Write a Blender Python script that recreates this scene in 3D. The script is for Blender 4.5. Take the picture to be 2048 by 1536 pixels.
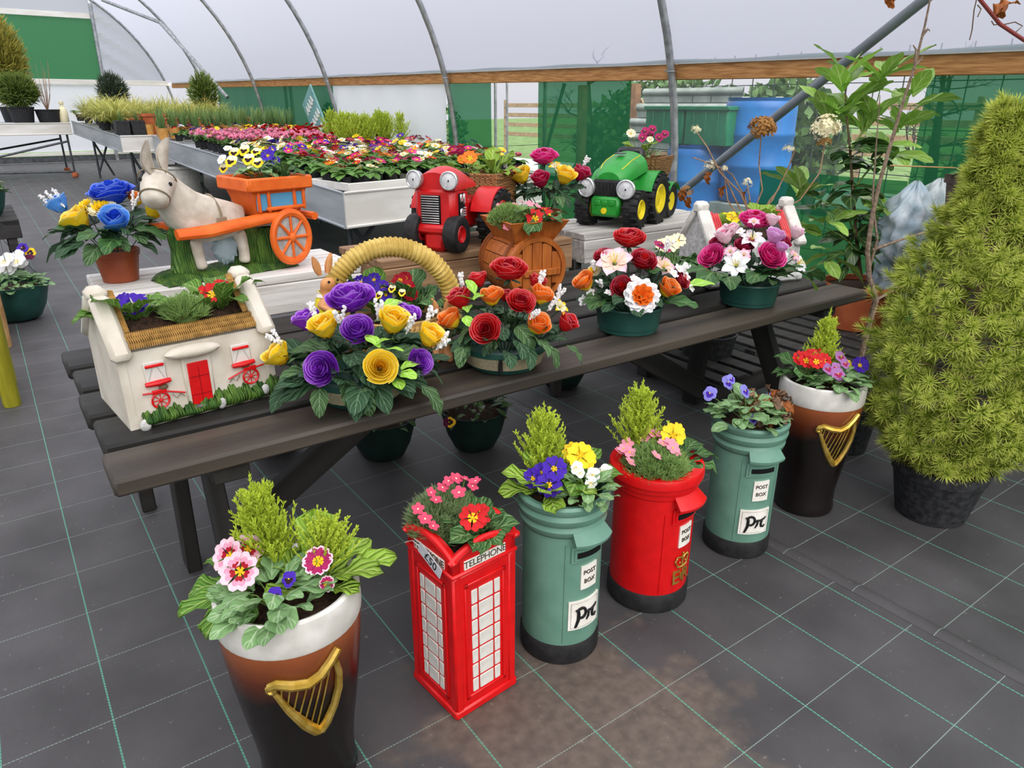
import bpy, math, random
from math import sin, cos, pi, radians, sqrt
from mathutils import Vector, Matrix, Euler

for _o in list(bpy.data.objects):
    bpy.data.objects.remove(_o)
scene = bpy.context.scene
COL = scene.collection
random.seed(7)

# ------------------------------------------------------------------ camera, sky, exposure
CAM_H, FPX, PITCH, YAW, ROLL = 1.5, 1435.27, 0.3709, 0.6211, 0.0023
_F = Vector((sin(YAW) * cos(PITCH), cos(YAW) * cos(PITCH), -sin(PITCH)))
_R = Vector((cos(YAW), -sin(YAW), 0))
_U = _R.cross(_F)
_R2 = _R * cos(ROLL) + _U * sin(ROLL)
_U2 = _U * cos(ROLL) - _R * sin(ROLL)
cam_d = bpy.data.cameras.new('camera')
cam = bpy.data.objects.new('camera', cam_d)
COL.objects.link(cam)
cam_d.sensor_width = 36.0
cam_d.lens = FPX / 2048 * 36.0
cam_d.clip_start = 0.05
cam_d.clip_end = 200
cam.matrix_world = Matrix((
    (_R2.x, _U2.x, -_F.x, 0), (_R2.y, _U2.y, -_F.y, 0), (_R2.z, _U2.z, -_F.z, CAM_H), (0, 0, 0, 1)))
scene.camera = cam

world = bpy.data.worlds.new('overcast_sky')
scene.world = world
world.use_nodes = True
wn = world.node_tree
wn.nodes.clear()
w_out = wn.nodes.new('ShaderNodeOutputWorld')
w_bg = wn.nodes.new('ShaderNodeBackground')
w_tc = wn.nodes.new('ShaderNodeTexCoord')
w_sep = wn.nodes.new('ShaderNodeSeparateXYZ')
w_ramp = wn.nodes.new('ShaderNodeValToRGB')     # standard overcast sky: zenith three times the horizon
w_ramp.color_ramp.elements[0].position = 0.0
w_ramp.color_ramp.elements[0].color = (0.285, 0.285, 0.31, 1)
w_ramp.color_ramp.elements[1].position = 1.0
w_ramp.color_ramp.elements[1].color = (1.0, 0.965, 0.93, 1)
wn.links.new(w_tc.outputs['Generated'], w_sep.inputs[0])
wn.links.new(w_sep.outputs['Z'], w_ramp.inputs['Fac'])
wn.links.new(w_ramp.outputs['Color'], w_bg.inputs['Color'])
w_bg.inputs['Strength'].default_value = 2.6
wn.links.new(w_bg.outputs[0], w_out.inputs[0])

# weak sun behind bright cloud, very soft
sun_d = bpy.data.lights.new('sun', 'SUN')
sun_d.energy = 6.0
sun_d.angle = radians(60)
sun_d.color = (1.0, 0.96, 0.9)
sun = bpy.data.objects.new('sun', sun_d)
COL.objects.link(sun)
sun.rotation_euler = (radians(42), radians(-18), 0)

vs = scene.view_settings
vs.view_transform = 'Standard'
vs.look = 'None'
vs.gamma = 1
vs.use_curve_mapping = False
vs.exposure = 0.0

cy = scene.cycles
cy.max_bounces = 6
cy.adaptive_threshold = 0.025
cy.diffuse_bounces = 3
cy.glossy_bounces = 2
cy.transmission_bounces = 3
cy.transparent_max_bounces = 8
cy.caustics_reflective = False
cy.caustics_refractive = False

# ------------------------------------------------------------------ helpers
RX = Vector((cos(YAW), -sin(YAW), 0))      # to the viewer's right
BX = Vector((sin(YAW), cos(YAW), 0))       # away from the viewer
UP = Vector((0, 0, 1))


def off(r, b, z):
    return RX * r + BX * b + UP * z


def ray(u, v):
    return _F + _R2 * ((u - 1024) / FPX) + _U2 * ((768 - v) / FPX)


def spot(u, v, c, b=0.0):
    """point seen at (u, v) lying b behind the upright plane through c that faces the path"""
    d = ray(u, v)
    o = Vector((0, 0, CAM_H))
    n = BX
    t = ((Vector(c) + BX * b - o).dot(n)) / d.dot(n)
    return o + d * t


def at(u, v, z=0.0):
    d = ray(u, v)
    t = (z - CAM_H) / d.z
    return Vector((0, 0, CAM_H)) + d * t


def lin(c):
    if isinstance(c, str):
        c = c.lstrip('#')
        c = tuple(int(c[i:i + 2], 16) / 255 for i in (0, 2, 4))
    return tuple((x / 12.92 if x <= 0.04045 else ((x + 0.055) / 1.055) ** 2.4) for x in c) + (1.0,)


def T(x, y=0, z=0):
    return Matrix.Translation((x, y, z) if not isinstance(x, Vector) else x)


def RZ(a):
    return Matrix.Rotation(a, 4, 'Z')


def RY(a):
    return Matrix.Rotation(a, 4, 'Y')


def RXm(a):
    return Matrix.Rotation(a, 4, 'X')


def SC(s, sy=None, sz=None):
    return Matrix.Diagonal((s, s if sy is None else sy, s if sz is None else sz, 1))


def aim(d, up=UP):
    """rotation whose +Z points along d"""
    d = Vector(d).normalized()
    return d.to_track_quat('Z', 'Y').to_matrix().to_4x4()


def aimx(d):
    return Vector(d).normalized().to_track_quat('X', 'Z').to_matrix().to_4x4()


# ------------------------------------------------------------------ materials
MATS = {}


def _nt(name):
    m = bpy.data.materials.new(name)
    m.use_nodes = True
    nt = m.node_tree
    nt.nodes.clear()
    return m, nt


def mat(name, c1, c2=None, scale=30, rough=0.6, spec=0.3, bump=0.0, bscale=None, metal=0.0, trans=0.0,
        rand=0.0, detail=3, stretch=None, contrast=(0.35, 0.65), coat=0.0, wave=None):
    m, nt = _nt(name)
    N, L = nt.nodes, nt.links
    out = N.new('ShaderNodeOutputMaterial')
    p = N.new('ShaderNodeBsdfPrincipled')
    p.inputs['Roughness'].default_value = rough
    p.inputs['Metallic'].default_value = metal
    p.inputs['Specular IOR Level'].default_value = spec
    p.inputs['Coat Weight'].default_value = coat
    p.inputs['Coat Roughness'].default_value = 0.15
    tc = N.new('ShaderNodeTexCoord')
    vec = tc.outputs['Object']
    if stretch:
        mp = N.new('ShaderNodeMapping')
        mp.inputs['Scale'].default_value = stretch
        L.new(vec, mp.inputs['Vector'])
        vec = mp.outputs['Vector']
    csock = None
    if c2 is not None:
        nz = N.new('ShaderNodeTexNoise')
        nz.inputs['Scale'].default_value = scale
        nz.inputs['Detail'].default_value = detail
        L.new(vec, nz.inputs['Vector'])
        rp = N.new('ShaderNodeValToRGB')
        rp.color_ramp.elements[0].position = contrast[0]
        rp.color_ramp.elements[1].position = contrast[1]
        rp.color_ramp.elements[0].color = lin(c1)
        rp.color_ramp.elements[1].color = lin(c2)
        L.new(nz.outputs['Fac'], rp.inputs['Fac'])
        csock = rp.outputs['Color']
    if rand > 0:
        oi = N.new('ShaderNodeObjectInfo')
        mr = N.new('ShaderNodeMapRange')
        mr.inputs['To Min'].default_value = 1 - rand
        mr.inputs['To Max'].default_value = 1 + rand
        L.new(oi.outputs['Random'], mr.inputs['Value'])
        hs = N.new('ShaderNodeHueSaturation')
        hs.inputs['Color'].default_value = lin(c1)
        if csock:
            L.new(csock, hs.inputs['Color'])
        L.new(mr.outputs['Result'], hs.inputs['Value'])
        csock = hs.outputs['Color']
    if csock:
        L.new(csock, p.inputs['Base Color'])
    else:
        p.inputs['Base Color'].default_value = lin(c1)
    if bump > 0:
        if wave:
            nb = N.new('ShaderNodeTexWave')
            nb.inputs['Scale'].default_value = bscale or scale
            nb.inputs['Distortion'].default_value = wave
            nb.inputs['Detail'].default_value = 2
            bo = nb.outputs['Fac']
        else:
            nb = N.new('ShaderNodeTexNoise')
            nb.inputs['Scale'].default_value = bscale or scale
            nb.inputs['Detail'].default_value = 3
            bo = nb.outputs['Fac']
        L.new(vec, nb.inputs['Vector'])
        b = N.new('ShaderNodeBump')
        b.inputs['Strength'].default_value = bump
        b.inputs['Distance'].default_value = 0.01
        L.new(bo, b.inputs['Height'])
        L.new(b.outputs['Normal'], p.inputs['Normal'])
    if trans > 0:
        tr = N.new('ShaderNodeBsdfTranslucent')
        if csock:
            L.new(csock, tr.inputs['Color'])
        else:
            tr.inputs['Color'].default_value = lin(c1)
        mx = N.new('ShaderNodeMixShader')
        mx.inputs[0].default_value = trans
        L.new(p.outputs[0], mx.inputs[1])
        L.new(tr.outputs[0], mx.inputs[2])
        L.new(mx.outputs[0], out.inputs[0])
    else:
        L.new(p.outputs[0], out.inputs[0])
    MATS[name] = m
    return m


def leafmat(name, c1, c2, vein, rough=0.5, spec=0.3, trans=0.18, side=22.0, bump=0.5, rand=0.14, edge=None):
    """leaf with pale midrib and herringbone side veins, drawn in the leaf's own UV (u along, v across)"""
    m, nt = _nt(name)
    N, L = nt.nodes, nt.links
    out = N.new('ShaderNodeOutputMaterial')
    p = N.new('ShaderNodeBsdfPrincipled')
    p.inputs['Roughness'].default_value = rough
    p.inputs['Specular IOR Level'].default_value = spec
    uv = N.new('ShaderNodeUVMap')
    sep = N.new('ShaderNodeSeparateXYZ')
    L.new(uv.outputs[0], sep.inputs[0])

    def math_(op, a, b=None):
        n = N.new('ShaderNodeMath')
        n.operation = op
        for i, x in enumerate((a, b)):
            if x is None:
                continue
            if isinstance(x, (int, float)):
                n.inputs[i].default_value = x
            else:
                L.new(x, n.inputs[i])
        return n.outputs[0]
    av = math_('ABSOLUTE', math_('SUBTRACT', sep.outputs['Y'], 0.5))
    mid = math_('LESS_THAN', av, 0.035)
    k = math_('SUBTRACT', math_('MULTIPLY', sep.outputs['X'], side), math_('MULTIPLY', av, side * 0.8))
    sv = math_('SINE', k)
    svt = math_('MULTIPLY', math_('GREATER_THAN', sv, 0.86), 0.55)
    fac = math_('MAXIMUM', mid, svt)
    nz = N.new('ShaderNodeTexNoise')
    nz.inputs['Scale'].default_value = 9
    L.new(uv.outputs[0], nz.inputs['Vector'])
    oi = N.new('ShaderNodeObjectInfo')
    mixc = N.new('ShaderNodeMix')
    mixc.data_type = 'RGBA'
    mixc.inputs['A'].default_value = lin(c1)
    mixc.inputs['B'].default_value = lin(c2)
    L.new(nz.outputs['Fac'], mixc.inputs['Factor'])
    mixv = N.new('ShaderNodeMix')
    mixv.data_type = 'RGBA'
    L.new(fac, mixv.inputs['Factor'])
    L.new(mixc.outputs['Result'], mixv.inputs['A'])
    mixv.inputs['B'].default_value = lin(vein)
    last = mixv.outputs['Result']
    if edge:
        me = N.new('ShaderNodeMix')
        me.data_type = 'RGBA'
        L.new(math_('GREATER_THAN', av, 0.43), me.inputs['Factor'])
        L.new(last, me.inputs['A'])
        me.inputs['B'].default_value = lin(edge)
        last = me.outputs['Result']
    mr = N.new('ShaderNodeMapRange')
    mr.inputs['To Min'].default_value = 1 - rand
    mr.inputs['To Max'].default_value = 1 + rand
    L.new(oi.outputs['Random'], mr.inputs['Value'])
    hs = N.new('ShaderNodeHueSaturation')
    L.new(last, hs.inputs['Color'])
    L.new(mr.outputs['Result'], hs.inputs['Value'])
    L.new(hs.outputs['Color'], p.inputs['Base Color'])
    b = N.new('ShaderNodeBump')
    b.inputs['Strength'].default_value = bump
    b.inputs['Distance'].default_value = 0.004
    b.invert = True
    L.new(math_('ADD', sv, math_('MULTIPLY', mid, 2.0)), b.inputs['Height'])
    L.new(b.outputs['Normal'], p.inputs['Normal'])
    tr = N.new('ShaderNodeBsdfTranslucent')
    L.new(hs.outputs['Color'], tr.inputs['Color'])
    mx = N.new('ShaderNodeMixShader')
    mx.inputs[0].default_value = trans
    L.new(p.outputs[0], mx.inputs[1])
    L.new(tr.outputs[0], mx.inputs[2])
    L.new(mx.outputs[0], out.inputs[0])
    MATS[name] = m
    return m


def filmmat(name, col, transp, transl, tint=None, rough=0.35):
    """thin sheet: part clear, part light-scattering, part glossy"""
    m, nt = _nt(name)
    N, L = nt.nodes, nt.links
    out = N.new('ShaderNodeOutputMaterial')
    t = N.new('ShaderNodeBsdfTransparent')
    t.inputs[0].default_value = lin(tint or 'ffffff')
    s = N.new('ShaderNodeBsdfTranslucent')
    s.inputs[0].default_value = lin(col)
    p = N.new('ShaderNodeBsdfPrincipled')
    p.inputs['Base Color'].default_value = lin(col)
    p.inputs['Roughness'].default_value = rough
    m1 = N.new('ShaderNodeMixShader')
    m1.inputs[0].default_value = transl
    L.new(p.outputs[0], m1.inputs[1])
    L.new(s.outputs[0], m1.inputs[2])
    m2 = N.new('ShaderNodeMixShader')
    m2.inputs[0].default_value = transp
    L.new(m1.outputs[0], m2.inputs[1])
    L.new(t.outputs[0], m2.inputs[2])
    L.new(m2.outputs[0], out.inputs[0])
    MATS[name] = m
    return m


# ------------------------------------------------------------------ mesh builder
class MB:
    def __init__(s):
        s.v, s.f, s.m, s.uv = [], [], [], []

    def add(s, verts, faces, mi=0, M=None, uv=None):
        o = len(s.v)
        if M is not None:
            verts = [M @ Vector(q) for q in verts]
        s.v += [tuple(q) for q in verts]
        s.uv += uv if uv else [(0.5, 0.5)] * len(verts)
        if isinstance(mi, int):
            mi = [mi] * len(faces)
        s.f += [tuple(i + o for i in q) for q in faces]
        s.m += mi
        return s

    def box(s, c, d, b=0.0, mi=0, M=None):
        """box at centre c with full sizes d, edges chamfered by b"""
        hx, hy, hz = d[0] / 2, d[1] / 2, d[2] / 2
        M2 = T(*c) if M is None else M @ T(*c)
        if b <= 0:
            v = [(x * hx, y * hy, z * hz) for x in (-1, 1) for y in (-1, 1) for z in (-1, 1)]
            f = [(0, 1, 3, 2), (4, 6, 7, 5), (0, 4, 5, 1), (2, 3, 7, 6), (0, 2, 6, 4), (1, 5, 7, 3)]
            return s.add(v, f, mi, M2)
        b = min(b, hx * .95, hy * .95, hz * .95)
        v, idx = [], {}
        for x in (-1, 1):
            for y in (-1, 1):
                for z in (-1, 1):
                    for a in range(3):
                        h = [hx - b, hy - b, hz - b]
                        h[a] += b
                        idx[(x, y, z, a)] = len(v)
                        v.append((x * h[0], y * h[1], z * h[2]))
        f = []
        for a in range(3):
            b1, b2 = (a + 1) % 3, (a + 2) % 3
            for sg in (-1, 1):
                q = []
                for p, r in ((-1, -1), (1, -1), (1, 1), (-1, 1)):
                    k = [0, 0, 0]
                    k[a], k[b1], k[b2] = sg, p, r
                    q.append(idx[(*k, a)])
                f.append(tuple(q) if sg > 0 else tuple(reversed(q)))
            for p in (-1, 1):
                for r in (-1, 1):
                    q = []
                    for sg, ax in ((-1, b1), (1, b1), (1, b2), (-1, b2)):
                        k = [0, 0, 0]
                        k[a], k[b1], k[b2] = sg, p, r
                        q.append(idx[(*k, ax)])
                    f.append(tuple(q) if p * r < 0 else tuple(reversed(q)))
        for x in (-1, 1):
            for y in (-1, 1):
                for z in (-1, 1):
                    q = [idx[(x, y, z, a)] for a in range(3)]
                    f.append(tuple(q) if x * y * z > 0 else tuple(reversed(q)))
        return s.add(v, f, mi, M2)

    def lathe(s, prof, n=32, mi=0, M=None, cap0=True, cap1=False, a0=0.0, a1=2 * pi, ell=1.0):
        full = abs(a1 - a0 - 2 * pi) < 1e-6
        m = n if full else n + 1
        v, f, ms, uv = [], [], [], []
        for k, (r, z) in enumerate(prof):
            for i in range(m):
                a = a0 + (a1 - a0) * i / n
                v.append((r * cos(a), r * sin(a) * ell, z))
                uv.append((i / n, k / max(1, len(prof) - 1)))
        for j in range(len(prof) - 1):
            mj = mi if isinstance(mi, int) else mi[min(j, len(mi) - 1)]
            for i in range(n):
                i2 = (i + 1) % m
                f.append((j * m + i, j * m + i2, (j + 1) * m + i2, (j + 1) * m + i))
                ms.append(mj)
        if full and cap0:
            f.append(tuple(reversed(range(m))))
            ms.append(ms[0])
        if full and cap1:
            f.append(tuple((len(prof) - 1) * m + i for i in range(m)))
            ms.append(ms[-1])
        return s.add(v, f, ms, M, uv)

    def tube(s, pts, r, n=6, mi=0, M=None, cap=True, flat=1.0):
        pts = [Vector(p) for p in pts]
        k = len(pts)
        rs = r if isinstance(r, (list, tuple)) else [r] * k
        v, f, uv = [], [], []
        up = None
        for i, p in enumerate(pts):
            d = (pts[min(i + 1, k - 1)] - pts[max(i - 1, 0)])
            d = d.normalized() if d.length > 1e-9 else UP
            if up is None:
                up = d.orthogonal().normalized()
            else:
                up = (up - d * up.dot(d))
                up = up.normalized() if up.length > 1e-6 else d.orthogonal().normalized()
            sd = d.cross(up)
            for j in range(n):
                a = 2 * pi * j / n
                v.append(p + (up * cos(a) + sd * sin(a) * flat) * rs[i])
                uv.append((i / max(1, k - 1), j / n))
        for i in range(k - 1):
            for j in range(n):
                j2 = (j + 1) % n
                f.append((i * n + j, i * n + j2, (i + 1) * n + j2, (i + 1) * n + j))
        if cap:
            f.append(tuple(reversed(range(n))))
            f.append(tuple((k - 1) * n + j for j in range(n)))
        return s.add(v, f, mi, M, uv)

    def grid(s, fn, nu, nv, mi=0, M=None, mfn=None, closed=False):
        v, f, ms, uv = [], [], [], []
        for i in range(nu + 1):
            for j in range(nv + 1):
                a, b = i / nu, j / nv
                v.append(fn(a, b))
                uv.append((a, b))
        w = nv + 1
        for i in range(nu):
            for j in range(nv):
                f.append((i * w + j, (i + 1) * w + j, (i + 1) * w + j + 1, i * w + j + 1))
                ms.append(mfn(i / nu, j / nv) if mfn else mi)
        return s.add(v, f, ms, M, uv)

    def prism(s, poly, z0, z1, mi=0, M=None, side=None):
        n = len(poly)
        v = [(x, y, z0) for x, y in poly] + [(x, y, z1) for x, y in poly]
        f = [tuple(reversed(range(n))), tuple(range(n, 2 * n))]
        f += [(i, (i + 1) % n, n + (i + 1) % n, n + i) for i in range(n)]
        ms = [mi, mi] + [mi if side is None else side] * n
        return s.add(v, f, ms, M)

    def sphere(s, c, r, nu=12, nv=8, mi=0, M=None):
        rr = r if isinstance(r, (list, tuple)) else (r, r, r)
        v = [(0, 0, -1)]
        for j in range(1, nv):
            th = -pi / 2 + pi * j / nv
            for i in range(nu):
                a = 2 * pi * i / nu
                v.append((cos(th) * cos(a), cos(th) * sin(a), sin(th)))
        v.append((0, 0, 1))
        f = [(0, 1 + (i + 1) % nu, 1 + i) for i in range(nu)]
        for j in range(nv - 2):
            for i in range(nu):
                f.append((1 + j * nu + i, 1 + j * nu + (i + 1) % nu, 1 + (j + 1) * nu + (i + 1) % nu, 1 + (j + 1) * nu + i))
        t = len(v) - 1
        f += [(t, 1 + (nv - 2) * nu + i, 1 + (nv - 2) * nu + (i + 1) % nu) for i in range(nu)]
        M2 = T(*c) @ SC(*rr)
        return s.add(v, f, mi, M2 if M is None else M @ M2)

    def mesh(s, name, mats, smooth=True, sharp=38):
        me = bpy.data.meshes.new(name)
        me.from_pydata(s.v, [], s.f)
        for m in (mats if isinstance(mats, (list, tuple)) else [mats]):
            me.materials.append(MATS[m] if isinstance(m, str) else m)
        if s.m and max(s.m) > 0:
            me.polygons.foreach_set('material_index', s.m)
        ul = me.uv_layers.new(name='UVMap')
        li = [0] * len(me.loops)
        me.loops.foreach_get('vertex_index', li)
        flat = []
        for i in li:
            flat.extend(s.uv[i])
        ul.data.foreach_set('uv', flat)
        if smooth:
            me.polygons.foreach_set('use_smooth', [True] * len(me.polygons))
            me.set_sharp_from_angle(angle=radians(sharp))
        me.update()
        return me

    def build(s, name, mats, parent=None, M=None, smooth=True, sharp=38):
        return put(name, s.mesh(name, mats, smooth, sharp), parent, M)


def put(name, me, parent=None, M=None):
    o = bpy.data.objects.new(name, me)
    COL.objects.link(o)
    if parent is not None:
        o.parent = parent
    if M is not None:
        o.matrix_basis = M
    return o


def tag(o, label, cat, group=None, kind=None):
    o['label'] = label
    o['category'] = cat
    if group:
        o['group'] = group
    if kind:
        o['kind'] = kind
    return o


def thing(name, label, cat, M=None, group=None):
    o = bpy.data.objects.new(name, None)
    o.empty_display_size = 0.05
    COL.objects.link(o)
    if M is not None:
        o.matrix_basis = M if isinstance(M, Matrix) else T(*M)
    return tag(o, label, cat, group)


def struct(o, label=None):
    o['kind'] = 'structure'
    if label:
        o['label'] = label
    return o


def part_label(o, label):
    o['label'] = label
    return o


def dup(root, M, label=None, group=None):
    r = root.copy()
    COL.objects.link(r)
    r.matrix_basis = M
    if label:
        r['label'] = label
    if group:
        r['group'] = group
    for ch in list(root.children):
        c = ch.copy()
        COL.objects.link(c)
        c.parent = r
        for g in ch.children:
            d = g.copy()
            COL.objects.link(d)
            d.parent = c
    return r


def rnd(a, b):
    return random.uniform(a, b)


def text_mesh(txt, size, depth, mats, bend=None, align='CENTER', shear=0.0, spacing=1.0):
    """extruded lettering standing in the XZ plane, facing -Y"""
    cu = bpy.data.curves.new('lettering', 'FONT')
    cu.body = txt
    cu.size = size
    cu.extrude = depth
    cu.align_x = align
    cu.align_y = 'CENTER'
    cu.shear = shear
    cu.space_character = spacing
    cu.resolution_u = 3
    o = bpy.data.objects.new('lettering', cu)
    COL.objects.link(o)
    dg = bpy.context.evaluated_depsgraph_get()
    me = bpy.data.meshes.new_from_object(o.evaluated_get(dg))
    bpy.data.objects.remove(o)
    bpy.data.curves.remove(cu)
    me.transform(Matrix.Rotation(pi / 2, 4, 'X'))
    me.materials.clear()
    me.materials.append(MATS[mats])
    return me


def bend_mesh(me, rad):
    """wrap a mesh lying in the plane y=0 (facing -y) onto a cylinder of radius rad about z"""
    for q in me.vertices:
        x, y, z = q.co
        R = rad - y if not callable(rad) else rad(z) - y
        a = x / (rad if not callable(rad) else rad(z))
        q.co = (R * sin(a), -R * cos(a), z)
    return me
# ------------------------------------------------------------------ materials of the place
filmmat('film', 'acb0c4', 0.30, 0.72, rough=0.3)
filmmat('film_clear', 'cfd6da', 0.90, 0.4, rough=0.15)
filmmat('net_green', '0b6b40', 0.26, 0.25, tint='9fd6b4', rough=0.6)
filmmat('net_end', '1f7a45', 0.05, 0.55, rough=0.5)
filmmat('net_thick', '0e5f3e', 0.16, 0.3, tint='8fc9a6', rough=0.6)
filmmat('sheet_white', 'e9ecf5', 0.02, 0.35, rough=0.5)
mat('galv', '8d9093', 'b3b6b8', 14, rough=0.42, metal=0.75, spec=0.5)
mat('galv_flat', '9aa0a4', 'b9bdc0', 6, rough=0.5, metal=0.35, stretch=(1, .15, 1))
mat('steel_dark', '4a4d50', '63676a', 12, rough=0.5, metal=0.4)
mat('paint_pipe', '6d7479', '7b8287', 8, rough=0.4, spec=0.4)
mat('pine', 'a9804f', 'c9a06c', 9, rough=0.7, bump=.15, stretch=(1, .08, 1))
mat('pine_rail', '946437', 'bd8c56', 10, rough=0.72, bump=.2, stretch=(4, .5, 6))
mat('white_wood', 'd9d6cd', 'eceae4', 8, rough=0.7, bump=.1, stretch=(.2, 1, 1))
mat('soil', '2b1d15', '4a3526', 90, rough=0.95, bump=.9, bscale=120)
mat('grass', '45602c', '63804a', 2.5, rough=0.9, bump=.5, bscale=40)
mat('bark', '5b4a38', '7d6a53', 40, rough=.9, bump=.6, stretch=(1, 1, .2))
mat('bark_pale', '6f5d4d', '95826f', 60, rough=.85, bump=.4)
mat('bark_dark', '2c221b', '43342a', 50, rough=.9, bump=.5)
mat('wire', '3c4742', rough=.6, metal=.3)


def floormat(name, ax, sx, ay, sy):
    """woven ground cover with green tracer threads printed every quarter metre"""
    m, nt = _nt(name)
    N, L = nt.nodes, nt.links
    out = N.new('ShaderNodeOutputMaterial')
    p = N.new('ShaderNodeBsdfPrincipled')
    tc = N.new('ShaderNodeTexCoord')
    sep = N.new('ShaderNodeSeparateXYZ')
    L.new(tc.outputs['Object'], sep.inputs[0])

    def mt(op, a, b=None, c=None):
        n = N.new('ShaderNodeMath')
        n.operation = op
        for i, x in enumerate((a, b, c)):
            if x is None:
                continue
            if isinstance(x, (int, float)):
                n.inputs[i].default_value = x
            else:
                L.new(x, n.inputs[i])
        return n.outputs[0]

    def noise(scale, det=3, vec=None):
        n = N.new('ShaderNodeTexNoise')
        n.inputs['Scale'].default_value = scale
        n.inputs['Detail'].default_value = det
        L.new(vec or tc.outputs['Object'], n.inputs['Vector'])
        return n.outputs['Fac']

    def ramp(fac, stops):
        r = N.new('ShaderNodeValToRGB')
        el = r.color_ramp.elements
        while len(el) < len(stops):
            el.new(.5)
        for e, (pos, c) in zip(el, stops):
            e.position = pos
            e.color = lin(c) if isinstance(c, str) else (c, c, c, 1)
        L.new(fac, r.inputs['Fac'])
        return r.outputs['Color']

    def mixc(f, a, b):
        n = N.new('ShaderNodeMix')
        n.data_type = 'RGBA'
        if isinstance(f, float):
            n.inputs['Factor'].default_value = f
        else:
            L.new(f, n.inputs['Factor'])
        for k, x in (('A', a), ('B', b)):
            if isinstance(x, str):
                n.inputs[k].default_value = lin(x)
            else:
                L.new(x, n.inputs[k])
        return n.outputs['Result']
    X, Y = sep.outputs['X'], sep.outputs['Y']
    base = ramp(noise(3.0, 5), [(.3, '413f40'), (.7, '5a5859')])
    # fine tape weave
    wv = N.new('ShaderNodeTexWave')
    wv.inputs['Scale'].default_value = 150
    wv.bands_direction = 'X'
    L.new(tc.outputs['Object'], wv.inputs['Vector'])
    wv2 = N.new('ShaderNodeTexWave')
    wv2.inputs['Scale'].default_value = 150
    wv2.bands_direction = 'Y'
    L.new(tc.outputs['Object'], wv2.inputs['Vector'])
    weave = mt('MULTIPLY', mt('ADD', wv.outputs['Fac'], wv2.outputs['Fac']), .5)
    base = mixc(mt('MULTIPLY', weave, .35), base, '2b2c2e')
    # dried mud where the pots are watered
    dx = mt('MULTIPLY', mt('SUBTRACT', X, 0.95), 1.4)
    dy = mt('MULTIPLY', mt('SUBTRACT', Y, 0.95), 1.15)
    d = mt('SQRT', mt('ADD', mt('MULTIPLY', dx, dx), mt('MULTIPLY', dy, dy)))
    mud = mt('SUBTRACT', mt('ADD', mt('MULTIPLY', noise(5, 6), 1.1), .25), d)
    mudf = ramp(mud, [(.18, 0.0), (.34, .75)])
    base = mixc(mudf, base, ramp(noise(30, 4), [(.35, '5d5147'), (.65, '75685c')]))
    specks = ramp(noise(60, 2), [(.70, 0.0), (.74, .5)])
    base = mixc(specks, base, '8c8984')
    ln = mt('MULTIPLY', mt('ABSOLUTE', mt('SUBTRACT', mt('FRACT', mt('ADD', mt('DIVIDE', mt('SUBTRACT', X, ax), sx), 100.5)), .5)), sx)
    st = mt('FRACT', mt('MULTIPLY', mt('ADD', mt('MULTIPLY', Y, 1.0), mt('MULTIPLY', X, .8)), 85))
    la = mt('MULTIPLY', mt('LESS_THAN', ln, .0021), mt('ADD', mt('MULTIPLY', mt('LESS_THAN', st, .6), .55), .35))
    base = mixc(la, base, '5aa98f')
    lm = mt('MULTIPLY', mt('ABSOLUTE', mt('SUBTRACT', mt('FRACT', mt('ADD', mt('DIVIDE', mt('SUBTRACT', Y, ay), sy), 100.5)), .5)), sy)
    st2 = mt('FRACT', mt('MULTIPLY', X, 110))
    lb = mt('MULTIPLY', mt('LESS_THAN', lm, .0012), mt('ADD', mt('MULTIPLY', mt('LESS_THAN', st2, .55), .5), .25))
    base = mixc(lb, base, '9fb8ad')
    L.new(base, p.inputs['Base Color'])
    p.inputs['Roughness'].default_value = .5
    p.inputs['Specular IOR Level'].default_value = .45
    b = N.new('ShaderNodeBump')
    b.inputs['Strength'].default_value = .3
    b.inputs['Distance'].default_value = .004
    L.new(mt('ADD', weave, mt('MULTIPLY', noise(7, 3), 2.5)), b.inputs['Height'])
    L.new(b.outputs['Normal'], p.inputs['Normal'])
    L.new(p.outputs[0], out.inputs[0])
    MATS[name] = m


floormat('membrane_a', -0.0141, .245, 2.8035, .2589)
floormat('membrane_b', 1.2456, .2577, 1.271, .2627)
floormat('membrane_c', 2.303, .2577, 1.206, .2627)

# ------------------------------------------------------------------ floor
fl = bpy.data.objects.new('floor', None)
COL.objects.link(fl)
struct(fl)


def sheet(x0, x1, z, mname, y0=-7, y1=26):
    q = MB()
    n = 40
    q.grid(lambda a, b: (x0 + (x1 - x0) * b, y0 + (y1 - y0) * a, z), n, 4)
    q.box(((x0 + x1) / 2, (y0 + y1) / 2, z - .006), (x1 - x0, y1 - y0, .010))
    return q.build('membrane_sheet', mname, fl)


sheet(-3.4, 0.36, 0.0, 'membrane_a')
sheet(0.36, 2.10, 0.0, 'membrane_b')
sheet(2.10, 5.35, 0.0, 'membrane_c')
q = MB()       # lapped edge of one sheet over the next
q.grid(lambda a, b: (2.06 + .06 * b + .004 * sin(a * 90), -7 + 33 * a, .001 + .008 * sin(pi * b)), 60, 4)
q.build('lapped_edge', 'membrane_c', fl)

gr = MB()
gr.grid(lambda a, b: (5.3 + 45 * b, -30 + 90 * a, -.03 + .5 * max(0, b - .3) + .05 * sin(a * 40)), 30, 20)
gr.grid(lambda a, b: (-50 + 47 * b, -30 + 90 * a, -.03), 4, 4)
gr.grid(lambda a, b: (-50 + 100 * b, 25 + 30 * a, -.035), 4, 4)
struct(gr.build('ground', 'grass'), 'rough grass outside the tunnel')

# ------------------------------------------------------------------ tunnel shell
HCX, HCZ, HR = 1.06, 0.715, 4.085
HOOP_Y = [-6.6, -2.9, 0.9, 4.65, 8.41, 12.2, 16.05, 20.0, 24.0]


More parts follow.
